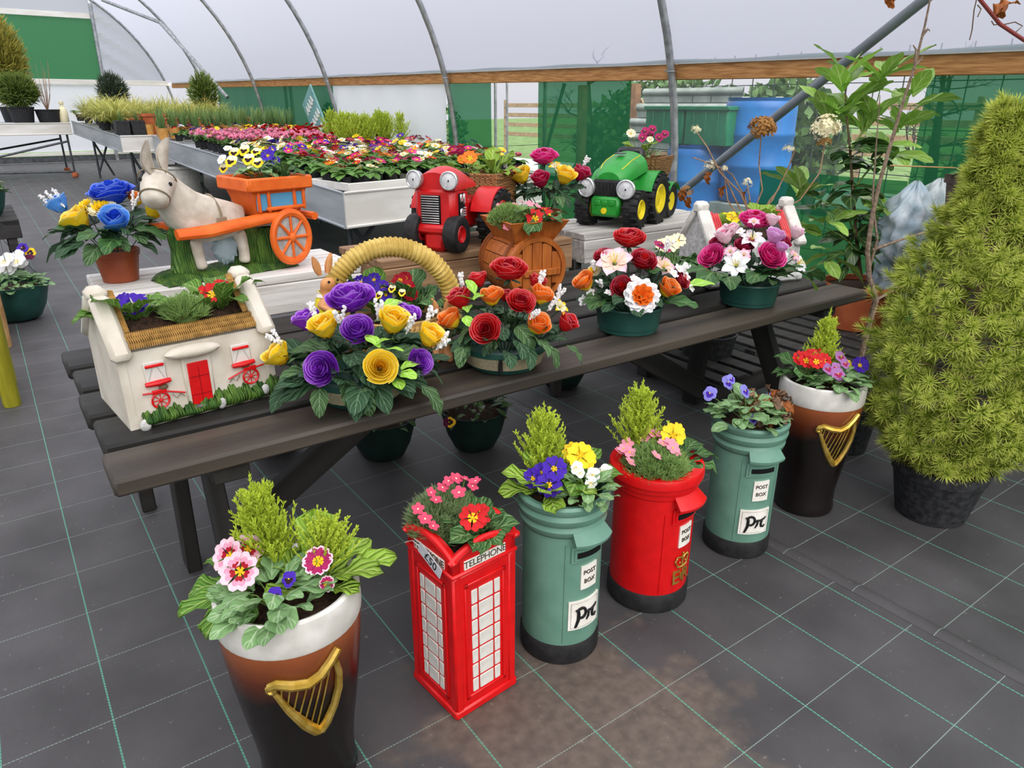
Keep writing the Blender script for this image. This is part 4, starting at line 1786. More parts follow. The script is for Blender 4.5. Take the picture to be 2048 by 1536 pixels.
postbox('post_box_planter', 'sage green post box planter in front holding violet primroses', 1.132, 1.336, .013, .112, .522, 'sage', 'pt')
postbox('post_box_planter', 'red post box planter with gold crown and royal cipher', 1.518, 1.351, .084, .125, .478, 'red_paint', 'er')
postbox('post_box_planter', 'sage green post box planter with withered blue violas on the right', 1.986, 1.361, -.41, .112, .505, 'sage', 'pt')
# ------------------------------------------------------------------ cottage planter
def cottage():
    t = thing('cottage_planter', 'white cottage planter with thatched roof edge and red door', 'planter', T(.360, 2.09, TZ) @ RZ(radians(5.5)))
    W, D = .395, .275
    wall_h, ridge = .20, .325
    q = MB()
    # side profile extruded along x: walls and the roof slopes, open bed between
    prof = [(-D / 2 - .012, 0), (D / 2 + .012, 0), (D / 2, wall_h), (-D / 2, wall_h)]
    q.prism(prof, -W / 2 + .02, W / 2 - .02, M=Matrix(((0, 0, 1, 0), (1, 0, 0, 0), (0, 1, 0, 0), (0, 0, 0, 1))))
    q.build('walls', 'cream_paint', t)
    Mx = Matrix(((0, 0, 1, 0), (1, 0, 0, 0), (0, 1, 0, 0), (0, 0, 0, 1)))
    for sx in (-1, 1):
        q = MB()
        pr = [(-D / 2 - .012, 0), (D / 2 + .012, 0), (D / 2 + .004, wall_h), (.03, ridge - .015), (-.03, ridge - .015), (-D / 2 - .004, wall_h)]
        x0 = sx * (W / 2 - .02)
        q.prism(pr, min(x0, x0 + sx * .02), max(x0, x0 + sx * .02), M=Mx)
        q.build('gable', 'cream_paint', t)
        q = MB()
        cw = .05
        for sg in (-1, 1):
            a, b = Vector((0, sg * .02, ridge)), Vector((0, sg * (D / 2 + .022), wall_h - .012))
            d = b - a
            ang = math.atan2(d.z, d.y)
            q.box((0, 0, 0), (cw, d.length, .030), .011, M=T(sx * (W / 2 - .012), (a.y + b.y) / 2, (a.z + b.z) / 2) @ Matrix.Rotation(ang, 4, 'X'))
        q.box((sx * (W / 2 - .012), 0, ridge + .004), (cw, .06, .036), .012)
        q.build('gable_coping', 'cream_paint', t)
    # woven thatch rim round the bed on both slopes
    for sg in (-1, 1):
        th = MB()
        n = 62
        for row in range(3):
            f0 = .80 + .085 * row
            y = sg * (D / 2 * f0 + .006)
            z = ridge - (ridge - wall_h) * f0 + .012
            for i in range(n):
                x = -W / 2 + .035 + (W - .07) * (i + .5) / n
                d = Vector((.18 * (1 if row % 2 else -1), sg * .9, -.8)).normalized()
                th.tube([Vector((x, y, z)) - d * .010, Vector((x, y, z)) + UP * .004, Vector((x, y, z)) + d * .010], [.0016, .0029, .0016], 5)
        o = th.build('thatch_rim', 'thatch', t)
        o['kind'] = 'stuff'
    for sx in (-1, 1):
        th = MB()
        for i in range(22):
            f = .02 + .68 * i / 21
            th.tube([(sx * (W / 2 - .052), -D / 2 * f, ridge - (ridge - wall_h) * f + .006), (sx * (W / 2 - .036), -D / 2 * f, ridge - (ridge - wall_h) * f + .008)], .004, 5)
        th.build('thatch_rim', 'thatch', t)['kind'] = 'stuff'
    q = MB()
    q.grid(lambda a, b: (-W / 2 + .03 + (W - .06) * a, -D / 2 * .80 + D * .80 * b, wall_h + .024 + .035 * sin(pi * b) + .006 * sin(a * 31 + b * 17)), 24, 12)
    q.build('soil', 'soil', t)
    yf = -D / 2 - .006
    # front slopes out a little towards the foot
    q = MB()
    q.box((-.012, yf, .10), (.075, .018, .155), .004)
    dr = q.build('door_surround', 'cream_paint', t)
    q = MB()
    q.box((-.012, yf - .008, .088), (.054, .008, .118), .002)
    d = q.build('door', 'red_paint', t)
    q = MB()
    for zz in (.058, .108):
        q.box((-.012, yf - .0125, zz), (.05, .0012, .0015))
    q.box((-.012, yf - .0125, .083), (.0015, .0012, .1))
    q.build('door_board_line', 'red_dark', d)
    q = MB()
    q.box((-.012, yf - .014, .025), (.062, .018, .008), .002)
    q.build('doorstep', 'stone_grey', t)
    q = MB()
    q.sphere((-.018, yf - .012, .180), (.072, .026, .018), 16, 8)
    q.build('porch_canopy', 'cream_paint', t)
    for sx, dz in ((-.115, 0), (.108, 0)):
        wn_ = bpy.data.objects.new('window', None)
        COL.objects.link(wn_)
        wn_.parent = t
        wn_.matrix_basis = T(sx, yf, .14)
        q = MB()
        q.box((0, -.001, 0), (.052, .006, .058), .002)
        q.build('window_panel', 'white_paint', wn_)
        q = MB()
        q.box((0, -.005, .018), (.046, .006, .008), .002)
        q.build('lintel', 'red_paint', wn_)
        q = MB()
        q.tube([(-.03, -.008, -.028), (.0, -.010, -.028), (.032, -.008, -.026)], [.006, .0085, .006], 8)
        q.build('sill', 'red_paint', wn_)
        q = MB()
        q.tube([(-.02, -.005, -.02), (-.006, -.005, .014)], .0008, 4)
        q.tube([(.02, -.005, -.02), (.006, -.005, .014)], .0008, 4)
        q.build('curtain_line', 'grey_cast', wn_)
    # two little red hand carts in relief
    for sx, fl in ((-.115, 1), (.125, -1)):
        ct = bpy.data.objects.new('relief_cart', None)
        COL.objects.link(ct)
        ct.parent = t
        ct.matrix_basis = T(sx, yf - .008, .064 if fl > 0 else .072) @ SC(fl, 1, 1)
        q = MB()
        q.tube([(.021 * cos(i * pi / 10), 0, .021 * sin(i * pi / 10)) for i in range(21)], .0028, 5)
        for k in range(8):
            q.tube([(0, 0, 0), (.021 * cos(k * pi / 4), 0, .021 * sin(k * pi / 4))], .0014, 4)
        q.sphere((0, -.002, 0), .004, 8, 6)
        q.build('wheel', 'red_paint', ct)
        q = MB()
        q.box((0, 0, .024), (.036, .006, .012), .002)
        q.tube([(-.04, 0, .026), (.02, 0, .020), (.062, 0, .006)], .0025, 5)
        q.build('cart_body', 'red_paint', ct)
        q = MB()
        q.tube([(.03, 0, .01), (.04, 0, -.004), (.05, 0, .006), (.06, 0, -.004)], .0012, 4)
        q.sphere((.012, 0, .034), (.012, .005, .008), 8, 6)
        q.build('load', 'bark', ct)
    q = MB()
    random.seed(5)
    q.grid(lambda a, b: (-W / 2 + .03 + (W - .03) * a, yf - .003 - (.026 + .004 * sin(a * 40)) * sin(pi * (.05 + .75 * (1 - b))), (.006 + b * (.028 + .024 * a + .008 * sin(a * 13) + .007 * sin(a * 61) + .004 * sin(a * 173)))), 110, 8)
    q.build('grass_bank', 'grass_cast', t)
    st = MB()
    for x, z, r in ((-.165, .012, .014), (.03, .022, .013), (.155, .03, .012)):
        st.sphere((x, yf - .024, z), (r, r * .6, r * 1.3), 8, 6)
        st.build('stone', 'stone_white', t)
        st = MB()
    return t


cottage()
HC = Vector((.372, 2.095, TZ + .245))
primula('violet primrose with broad leaves in the cottage roof', at(270, 640, TZ + .25), 9,
        [('primrose_violet', spot(268, 612, (.27, 2.05, 0)) + Vector((0, 0, .0)), .038, Vector((-.2, -.6, .8))), ('primrose_violet', spot(246, 606, (.25, 2.08, 0)), .030, Vector((-.6, -.3, .7))), ('primrose_violet', spot(276, 596, (.27, 2.1, 0)), .022, UP)], lsize=.135, pitch=(.25, .8))
primula('red primrose with pale edged petals in the cottage roof', at(440, 615, TZ + .25), 10,
        [('primrose_red', spot(425, 590, (.45, 2.08, 0)), .036, Vector((-.4, -.6, .8))), ('primrose_red', spot(445, 572, (.48, 2.1, 0)), .026, Vector((.2, -.3, .9))), ('primrose_red', spot(404, 585, (.43, 2.1, 0)), .020, Vector((-.8, -.2, .6)))], key='primula', lsize=.135, pitch=(.3, .9))
saxifrage('light green saxifrage with white stars in the middle of the cottage roof', at(372, 632, TZ + .25), .055, .04,
          [spot(349, 607, (.36, 2.05, 0)), spot(388, 592, (.4, 2.1, 0)), spot(372, 600, (.38, 2.06, 0)), spot(336, 637, (.34, 2.03, 0)), spot(400, 640, (.4, 2.03, 0))], key='star_white', fr=.012, seed=4, n=260, blade=.026)


# ------------------------------------------------------------------ donkey and cart
def skin_body(name, mats, parent, nodes, edges, sub=2, M=None):
    """one continuous surface grown over joints (x, y, z, rx[, ry])"""
    me = bpy.data.meshes.new(name)
    me.from_pydata([n[:3] for n in nodes], edges, [])
    o = bpy.data.objects.new(name, me)
    COL.objects.link(o)
    md = o.modifiers.new('skin', 'SKIN')
    for i, n in enumerate(nodes):
        v = me.skin_vertices[0].data[i]
        v.radius = (n[3], n[4] if len(n) > 4 else n[3])
        v.use_root = (i == 0)
    o.modifiers.new('sub', 'SUBSURF').levels = sub
    dg = bpy.context.evaluated_depsgraph_get()
    m2 = bpy.data.meshes.new_from_object(o.evaluated_get(dg))
    bpy.data.objects.remove(o)
    m2.materials.clear()
    m2.materials.append(MATS[mats])
    m2.polygons.foreach_set('use_smooth', [True] * len(m2.polygons))
    m2.name = name
    return put(name, m2, parent, M)


def donkey_cart():
    t = thing('donkey_cart_planter', 'white donkey pulling an orange cart on a green grass base', 'planter', T(.712, 2.93, CZ) @ RZ(radians(11)) @ SC(.96, 1, 1))
    # x runs from the donkey's head (-) to the cart (+)
    q = MB()
    q.grid(lambda a, b: (-.275 + .56 * a, (-.095 + .19 * b), .030 * min(1, min(b, 1 - b) * 8, min(a, 1 - a) * 14) ** .5 + .006 * sin(a * 37 + b * 11)), 40, 12)
    q.grid(lambda a, b: (-.275 + .56 * a, -.095, .002 + 0 * b), 2, 2)
    # cast grass columns rising to the belly and behind the wheel
    q.lathe([(.055, 0), (.045, .05), (.038, .10), (.045, .16), (.02, .20)], 14, M=T(-.165, .005, .01) @ SC(1, 1.2, 1))
    q.lathe([(.05, 0), (.05, .06), (.055, .12), (.045, .17), (.02, .20)], 14, M=T(.10, .02, .01) @ SC(1.3, 1.2, 1))
    q.lathe([(.05, 0), (.045, .07), (.04, .12), (.02, .15)], 14, M=T(.19, -.01, .01) @ SC(1.6, 1.1, 1))
    q.build('grass_base', 'grass_cast', t)
    nodes = [(.03, 0, .228, .088, .092),   # 0 hips
             (-.06, 0, .218, .088, .092), (-.138, 0, .232, .088, .09),   # barrel, chest
             (-.178, -.005, .30, .078, .07), (-.208, -.02, .355, .064, .06),   # neck
             (-.235, -.045, .362, .066, .062), (-.262, -.078, .32, .053, .05), (-.280, -.099, .288, .048, .045),   # head, muzzle
             (-.125, -.035, .15, .026), (-.12, -.04, .08, .021), (-.115, -.045, .035, .024),   # near fore
             (-.13, .035, .15, .026), (-.14, .04, .08, .021), (-.14, .04, .035, .024),
             (.055, -.035, .16, .032), (.065, -.042, .085, .022), (.06, -.045, .035, .025),   # near hind
             (.055, .035, .16, .032), (.075, .04, .085, .022), (.07, .04, .035, .025),
             (.085, 0, .23, .03), (.10, 0, .17, .012)]
    edges = [(0, 1), (1, 2), (2, 3), (3, 4), (4, 5), (5, 6), (6, 7), (2, 8), (8, 9), (9, 10), (2, 11), (11, 12), (12, 13),
             (0, 14), (14, 15), (15, 16), (0, 17), (17, 18), (18, 19), (0, 20), (20, 21)]
    skin_body('donkey', 'donkey_white', t, nodes, edges)
    # ears as hollow leaves
    for dx, ly, tl in ((-.030, -.045, -.35), (.018, .012, .30)):
        q = MB()

        def ear(a, b, tl=tl):
            s = b * 2 - 1
            w = .036 * sin(pi * (.12 + .85 * a)) ** .7
            return (w * s, .018 * (s * s) * sin(pi * a) - .016, .122 * a)
        q.grid(ear, 8, 6)
        q.grid(lambda a, b: tuple(Vector(ear(a, b)) + Vector((0, .007, 0))), 8, 6)
        q.build('ear', 'donkey_white', t, T(-.222 + dx, -.03 + ly * .3, .395) @ RZ(.75) @ RY(tl) @ RXm(.12))
    q = MB()
    for d_ in ((.62, -.78, .15), (-.80, .25, .45)):
        q.sphere(Vector((-.243, -.055, .352)) + Vector(d_).normalized() * .055, .0075, 8, 6)
    q.build('eye', 'ink', t)
    q = MB()
    hd = Vector((-.041, -.05, -.07)).normalized()
    e1 = hd.orthogonal().normalized()
    e2 = hd.cross(e1)
    for c, r in ((Vector((-.264, -.080, .318)), .0495), (Vector((-.226, -.034, .372)), .064)):
        q.tube([c + (e1 * cos(i * pi / 10) + e2 * sin(i * pi / 10)) * r for i in range(21)], .003, 5)
    q.tube([Vector((-.262, -.078, .335)) + Vector((.03, -.022, .006)), Vector((-.225, -.075, .37)) + Vector((.012, -.016, 0)), Vector((-.205, -.06, .40))], .003, 5)
    q.build('bridle', 'donkey_strap', t)
    q = MB()
    q.tube([(-.03 + .002 * cos(i), .083 * cos(i * pi / 14), .224 + .080 * sin(i * pi / 14)) for i in range(15)], .004, 5)
    q.box((-.03, -.084, .212), (.042, .006, .032), .003)
    q.build('saddle_strap', 'donkey_strap', t)
    # cart
    for sy in (-1, 1):
        q = MB()
        q.tube([(-.22 if sy < 0 else -.235, sy * .105, .185), (-.1, sy * .107, .185), (.10, sy * .107, .205), (.26, sy * .10, .215)], [.022, .026, .024, .020], 10, flat=.75)
        q.build('shaft', 'orange_paint', t)
    q = MB()
    zt, zb = .345, .215
    tp = [(.085, -.115), (.345, -.115), (.345, .115), (.085, .115)]
    bt = [(.125, -.08), (.315, -.08), (.315, .08), (.125, .08)]
    v = [(x, y, zb) for x, y in bt] + [(x, y, zt) for x, y in tp] + [(x * .94 + .013, y * .86, zt) for x, y in tp] + [(x * .94 + .013, y * .86, zt - .03) for x, y in tp]
    f = [(3, 2, 1, 0)] + [(i, (i + 1) % 4, 4 + (i + 1) % 4, 4 + i) for i in range(4)] + [(4 + i, 4 + (i + 1) % 4, 8 + (i + 1) % 4, 8 + i) for i in range(4)] + [(8 + i, 8 + (i + 1) % 4, 12 + (i + 1) % 4, 12 + i) for i in range(4)]
    q.add(v, f)
    q.build('cart_box', 'orange_paint', t, smooth=False)
    q = MB()
    q.box((.215, 0, .325), (.225, .185, .02))
    q.build('soil', 'soil', t)
    q = MB()
    q.box((.215, -.118, .335), (.275, .018, .05), .006)
    q.box((.215, .118, .335), (.275, .018, .05), .006)
    q.box((.078, 0, .335), (.018, .25, .05), .006)
    q.box((.352, 0, .335), (.018, .25, .05), .006)
    q.build('cart_rim', 'orange_paint', t)
    for sy in (-1, 1):
        q = MB()
        q.box((.222, sy * .100, .268), (.215, .006, .062))
        q.build('blue_panel', 'blue_paint', t)
        q = MB()
        for x in (.122, .165, .28, .322):
            q.box((x, sy * .106, .272), (.014, .012, .085), .004)
        q.box((.235, sy * .108, .242), (.17, .014, .014), .004)
        q.build('side_rail', 'orange_paint', t)
        wl = bpy.data.objects.new('wheel', None)
        COL.objects.link(wl)
        wl.parent = t
        wl.matrix_basis = T(.235, sy * .125, .128) @ SC(.92, 1, 1.08)
        q = MB()
        q.tube([(.088 * cos(i * pi / 18), 0, .088 * sin(i * pi / 18)) for i in range(37)], .0155, 8, cap=False)
        q.build('rim', 'orange_paint', wl)
        q = MB()
        q.lathe([(.0, -.004), (.078, -.004), (.078, .004), (0, .004)], 24, M=Matrix.Rotation(pi / 2, 4, 'X'))
        q.build('wheel_disc', 'grey_cast', wl)
        for k in range(8):
            q = MB()
            q.tube([(.01 * cos(k * pi / 4), sy * .007, .01 * sin(k * pi / 4)), (.078 * cos(k * pi / 4), sy * .007, .078 * sin(k * pi / 4))], [.007, .0055], 6)
            q.build('spoke', 'orange_paint', wl)
        q = MB()
        q.sphere((0, sy * .01, 0), (.017, .012, .017), 12, 8)
        q.build('hub', 'orange_paint', wl)
    q = MB()
    q.tube([(.352, -.13, .20), (.352, .13, .20)], .016, 8)
    q.build('tail_bar', 'orange_paint', t)
    return t


donkey_cart()
q = MB()
random.seed(21)
q.sphere((0, 0, 0), (.045, .03, .055), 18, 12)
for i, v_ in enumerate(q.v):
    k = 1 + .12 * sin(i * 2.3) + .08 * sin(i * 5.1)
    q.v[i] = (v_[0] * k, v_[1] * k, v_[2] * k)
tag(q.build('plastic_wrap', 'bag_film', None, T(.71, 2.90, CZ + .10)), 'crumpled clear plastic wrap stuffed under the donkey', 'wrap')

CC = Vector((.94, 2.96, CZ + .36))
viola('pale yellow pansies with dark faces in the orange cart', CC + off(-.035, 0, -.02), 34, .075, .06,
      [(k, spot(u, v, CC, b), r) for k, u, v, r, b in (
          ('pansy_yellow', 462, 322, .030, -.03), ('pansy_yellow', 497, 318, .030, -.02), ('pansy_yellow', 515, 325, .028, -.03), ('pansy_yellow', 488, 300, .028, .02),
          ('pansy_yellow', 468, 305, .026, .02), ('pansy_yellow', 512, 303, .026, .02), ('pansy_white', 443, 318, .024, .0), ('pansy_yellow', 447, 336, .022, 0), ('pansy_yellow', 502, 338, .020, -.04), ('pansy_white', 455, 296, .02, .03))],
      name='pansy_plant', lsize=.058, key='viola')
primula('dark violet primrose at the right of the orange cart', CC + off(.055, -.01, -.01), 7,
        [('primrose_violet', spot(536, 312, CC, -.02), .028, FACE), ('primrose_violet', spot(552, 322, CC, 0), .02, FACE), ('primrose_violet', spot(545, 300, CC, .01), .018, FACE)], key='primula_dark', lsize=.105, pitch=(.1, 1.0))


# ------------------------------------------------------------------ basket with rabbits
def basket():
    B = Vector((1.03, 2.13, TZ))
    t = thing('basket_planter', 'yellow basket planter with wrapped hoop handle and rabbits', 'planter', T(*B) @ RZ(-.42))
    q = MB()
    q.lathe([(.12, 0), (.145, .02), (.165, .07), (.175, .11), (.178, .125), (.165, .128), (.155, .10)], 36, ell=.8)
    q.build('bowl', 'wicker', t)
    q = MB()
    for row in range(3):
        for i in range(64):
            a = 2 * pi * i / 64
            r, z = .158 + .008 * row, .035 + .032 * row
            d = .05 * (1 if i % 2 else -1)
            q.tube([(r * cos(a - .05), r * sin(a - .05) * .8, z - .012), ((r + .008) * cos(a), (r + .008) * sin(a) * .8, z), (r * cos(a + .05), r * sin(a + .05) * .8, z + .012)], .006, 5)
    q.build('weave', 'wicker', t)['kind'] = 'stuff'
    q = MB()
    q.lathe([(.160, .10), (.08, .108), (.001, .112)], 24, ell=.8, cap0=False)
    q.build('soil', 'soil', t)
    q = MB()
    n = 40
    hp = [(.205 * cos(pi * i / n), 0, .14 + .21 * sin(pi * i / n)) for i in range(n + 1)]
    hp = [(.205, 0, .05)] + hp + [(-.205, 0, .05)]
    q.tube(hp, .030, 12)
    q.build('handle', 'wicker_yellow', t)
    q = MB()      # wrapping ridges
    for i in range(44):
        a = pi * (i + .5) / 44
        c = Vector((.205 * cos(a), 0, .14 + .21 * sin(a)))
        tn = Vector((-sin(a), 0, cos(a)))
        rd = Vector((cos(a), 0, sin(a)))
        q.tube([c + (rd * cos(w) + Vector((0, 1, 0)) * sin(w)) * .0305 + tn * .006 * sin(w) for w in [k * pi / 6 for k in range(13)]], .0042, 5, cap=False)
    q.build('wrapping', 'wicker_yellow', t)['kind'] = 'stuff'
    return t, B


bk, BB = basket()


def rabbit(label, M, s=1.0, plinth=False):
    t = thing('rabbit_figure', label, 'figurine', M @ SC(s))
    # sitting upright, facing -y
    nodes = [(0, 0, .05, .038, .036), (0, -.005, .095, .030, .028), (0, -.008, .125, .020), (0, -.012, .155, .032, .03), (0, -.034, .148, .018, .016),
             (.03, -.02, .085, .012), (.025, -.05, .075, .010), (-.03, -.02, .085, .012), (-.025, -.05, .075, .010),
             (.022, -.04, .018, .018), (.026, -.075, .010, .013), (-.022, -.04, .018, .018), (-.026, -.075, .010, .013)]
    skin_body('body', 'bunny', t, nodes, [(0, 1), (1, 2), (2, 3), (3, 4), (1, 5), (5, 6), (1, 7), (7, 8), (0, 9), (9, 10), (0, 11), (11, 12)])
    if plinth:
        q = MB()
        q.lathe([(.03, -.088), (.036, -.05), (.032, 0), (.025, .03)], 14)
        q.build('plinth', 'wicker_yellow', t)
    for sx in (-1, 1):
        q = MB()
        q.grid(lambda a, b: (.013 * (b * 2 - 1) * sin(pi * (.15 + .8 * a)), .004 * (b * 2 - 1) ** 2, .062 * a), 6, 4)
        q.grid(lambda a, b: (.013 * (b * 2 - 1) * sin(pi * (.15 + .8 * a)), .005 + .004 * (b * 2 - 1) ** 2, .062 * a), 6, 4)
        q.build('ear', 'bunny', t, T(sx * .014, -.004, .178) @ RY(sx * .35))
        q = MB()
        q.sphere((sx * .017, -.038, .162), .0042, 8, 6)
        q.build('eye', 'ink', t)
    q = MB()
    q.sphere((0, -.052, .153), .004, 8, 6)
    q.build('nose', 'ink', t)
    q = MB()
    q.lathe([(.036, .055), (.038, .08), (.031, .105), (.024, .122), (.026, .126)], 16, cap0=False)
    q.build('jacket', 'yellow_paint', t)
    q = MB()
    q.lathe([(.031, .112), (.024, .124), (.020, .126)], 16, cap0=False)
    q.build('collar', 'white_paint', t)
    return t


rb1 = spot(658, 655, BB + off(-.25, -.10, 0))
rabbit('brown rabbit figure in a white collar at the left foot of the basket handle', T(rb1.x, rb1.y, TZ + .095) @ RZ(.35), 1.05, True)
rb2 = spot(885, 690, BB + off(.2, -.08, 0))
rabbit('small rabbit figure in yellow at the right of the basket', T(rb2.x, rb2.y, TZ) @ RZ(-.5), .85)

BS = BB + UP * .12
primula('violet primrose under the left of the basket handle', BS + off(-.06, .03, 0), 8,
        [('primrose_violet', spot(u, v, BS, b), .026, FACE) for u, v, b in ((722, 565, .02), (737, 582, 0), (765, 575, 0), (748, 560, .04), (772, 590, -.02), (706, 572, .02))], lsize=.15, pitch=(.6, 1.2))
primula('dark red primrose under the right of the basket handle', BS + off(.07, .03, 0), 9,
        [('primrose_red_edged', spot(u, v, BS, b), .026, FACE) for u, v, b in ((800, 562, .03), (816, 575, 0), (822, 590, 0), (792, 573, .02), (810, 558, .04))], lsize=.16, key='primula_dark', pitch=(.6, 1.2))
viola('small cream violas growing between the basket primroses', BS + off(.03, -.07, -.01), 16, .06, .05,
      [('pansy_yellow', spot(784, 577, BS, -.07), .016), ('pansy_yellow', spot(804, 585, BS, -.07), .015), ('pansy_yellow', spot(758, 590, BS, -.09), .016)], lsize=.035)
# ------------------------------------------------------------------ barrel planter
def barrel_planter():
    t = thing('barrel_planter', 'orange-brown cask planter lying on its side with a trough on top', 'planter', T(1.80, 2.335, TZ + .145) @ RZ(-.16))
    R, Ln = .142, .30
    Mb = Matrix.Rotation(-pi / 2, 4, 'X')      # lathe axis along +y, front end at y=0
    for k in range(16):
        q = MB()
        a0, a1 = 2 * pi * k / 16 + .012, 2 * pi * (k + 1) / 16 - .012
        q.lathe([(R * (.90 + .10 * sin(pi * (i / 8))), .004 + Ln * i / 8) for i in range(9)], 3, M=Mb, a0=a0, a1=a1)
        q.build('stave', 'barrel_wood', t)
    q = MB()
    q.lathe([(R * .88, 0.018), (R * .89, Ln * .5), (R * .88, Ln)], 32, M=Mb)
    q.build('core', 'barrel_dark', t)
    for y in (0.0, .05, .25, Ln - .012):
        q = MB()
        rr = R * (.90 + .10 * sin(pi * (y + .006) / Ln))
        q.lathe([(rr - .004, y - .004), (rr + .005, y - .004), (rr + .006, y + .014), (rr - .004, y + .016)], 40, M=Mb, cap0=False)
        q.build('hoop', 'barrel_dark', t)
    q = MB()
    q.lathe([(R * .80, -.004), (R * .92, -.006), (R * .96, .002), (R * .97, .02)], 40, M=Mb, cap0=False)
    q.lathe([(R * .82, .012), (R * .80, -.004)], 40, M=Mb, cap0=False)
    q.build('end_rim', 'barrel_wood', t)
    for k in range(5):
        w = R * 1.62 / 5
        x = -R * .81 + w * (k + .5)
        hh = 2 * sqrt(max(0, (R * .80) ** 2 - x * x)) if abs(x) < R * .78 else .08
        q = MB()
        q.box((x, .008, 0), (w - .003, .012, hh), .002)
        q.build('head_board', 'barrel_wood', t)
    q = MB()
    q.box((.02, -.004, -.015), (.17, .014, .03), .003)
    q.build('cross_bar', 'barrel_wood', t)
    q = MB()      # feet
    for y in (.06, .24):
        q.box((0, y, -R + .008), (.2, .04, .03), .004)
    q.build('cradle', 'barrel_dark', t)
    q = MB()
    zb, zt = .105, .195
    bt = [(-.085, .03), (.085, .03), (.085, .24), (-.085, .24)]
    tp = [(-.135, -.02), (.135, -.02), (.135, .28), (-.135, .28)]
    v = [(x, y, zb) for x, y in bt] + [(x, y, zt) for x, y in tp] + [(x * .88, .13 + (y - .13) * .9, zt) for x, y in tp] + [(x * .84, .13 + (y - .13) * .86, zt - .025) for x, y in tp]
    f = [(3, 2, 1, 0)] + [(i, (i + 1) % 4, 4 + (i + 1) % 4, 4 + i) for i in range(4)] + [(4 + i, 4 + (i + 1) % 4, 8 + (i + 1) % 4, 8 + i) for i in range(4)] + [(8 + i, 8 + (i + 1) % 4, 12 + (i + 1) % 4, 12 + i) for i in range(4)]
    q.add(v, f)
    q.build('trough', 'barrel_wood', t, smooth=False)
    q = MB()
    q.grid(lambda a, b: (-.115 + .23 * a, 0.0 + .26 * b, zt - .02 + .008 * sin(a * 20) * sin(b * 17)), 10, 10)
    q.build('soil', 'soil', t)


barrel_planter()
BT = Vector((1.80, 2.42, TZ + .325))
saxifrage('green saxifrage with pale pink flowers in the cask trough', BT + off(-.075, 0, 0), .075, .06,
          [spot(u, v, BT, b) for u, v, b in ((995, 420, 0), (1010, 430, -.03), (1045, 405, .05), (1060, 408, .05), (1075, 412, .05), (1013, 455, -.09), (998, 412, .04), (1030, 412, .05))], key='saxi', fr=.017, seed=9, n=380, blade=.024)
primula('red primrose with yellow eye in the cask trough', BT + off(.06, -.02, -.005), 8,
        [('primrose_red', spot(1070, 438, BT, -.05), .042, -BX + UP * .7 + RX * .2), ('primrose_red', spot(1100, 432, BT, .0), .034, -BX * .5 + UP + RX * .6), ('primrose_red', spot(1088, 420, BT, .05), .03, UP)], key='primula_dark', lsize=.13, pitch=(-.1, .8))


# ------------------------------------------------------------------ tractors
def wheel(parent, M, r, w, hubm, tread=0, lug=.0, hub=.55, name='wheel'):
    wl = bpy.data.objects.new(name, None)
    COL.objects.link(wl)
    wl.parent = parent
    wl.matrix_basis = M @ Matrix.Rotation(pi / 2, 4, 'Y')      # axle along x
    q = MB()
    q.lathe([(r * hub, -w / 2 * .8), (r * .8, -w / 2), (r * .94, -w / 2 * .9), (r, -w / 2 * .5), (r, w / 2 * .5), (r * .94, w / 2 * .9), (r * .8, w / 2), (r * hub, w / 2 * .8)], 32, cap0=False)
    if tread:
        for k in range(tread):
            a = 2 * pi * k / tread
            for s in (-1, 1):
                q.box((r * .99, s * .0, s * w * .24), (r * .10, r * .13, w * .52), r * .02, M=RZ(a + (.0 if s > 0 else pi / tread)) @ T(0, 0, 0) @ Matrix.Rotation(0, 4, 'X'))
    q.build('tyre', 'tyre', wl)
    q = MB()
    q.lathe([(r * hub, -w * .38), (r * hub * .92, -w * .44), (r * hub * .5, -w * .25), (r * hub * .2, -w * .3), (.0005, -w * .32)], 28, cap0=False)
    q.lathe([(r * hub, w * .38), (r * hub * .92, w * .44), (r * hub * .5, w * .25), (r * hub * .2, w * .3), (.0005, w * .32)], 28, cap0=False)
    q.build('hub', hubm, wl)
    return wl


def headlamp(parent, M, r):
    h = bpy.data.objects.new('headlamp', None)
    COL.objects.link(h)
    h.parent = parent
    h.matrix_basis = M @ Matrix.Rotation(pi / 2, 4, 'X')      # lathe axis towards -y
    q = MB()
    q.lathe([(r * .5, -r * 1.1), (r * .9, -r * .5), (r, 0), (r * 1.02, r * .25), (r * .92, r * .32), (r * .84, r * .18)], 24)
    q.build('bezel', 'chrome', h)
    q = MB()
    q.lathe([(r * .86, r * .14), (r * .6, r * .22), (r * .3, r * .28), (.0005, r * .3)], 24, cap0=False)
    q.build('lens', 'lens', h)
    q = MB()
    q.lathe([(r * .90, r * .26), (r * .87, r * .22), (r * .84, r * .15)], 24, cap0=False)
    q.sphere((0, 0, r * .31), r * .1, 8, 6)
    q.build('lamp_ring', 'ink', h)


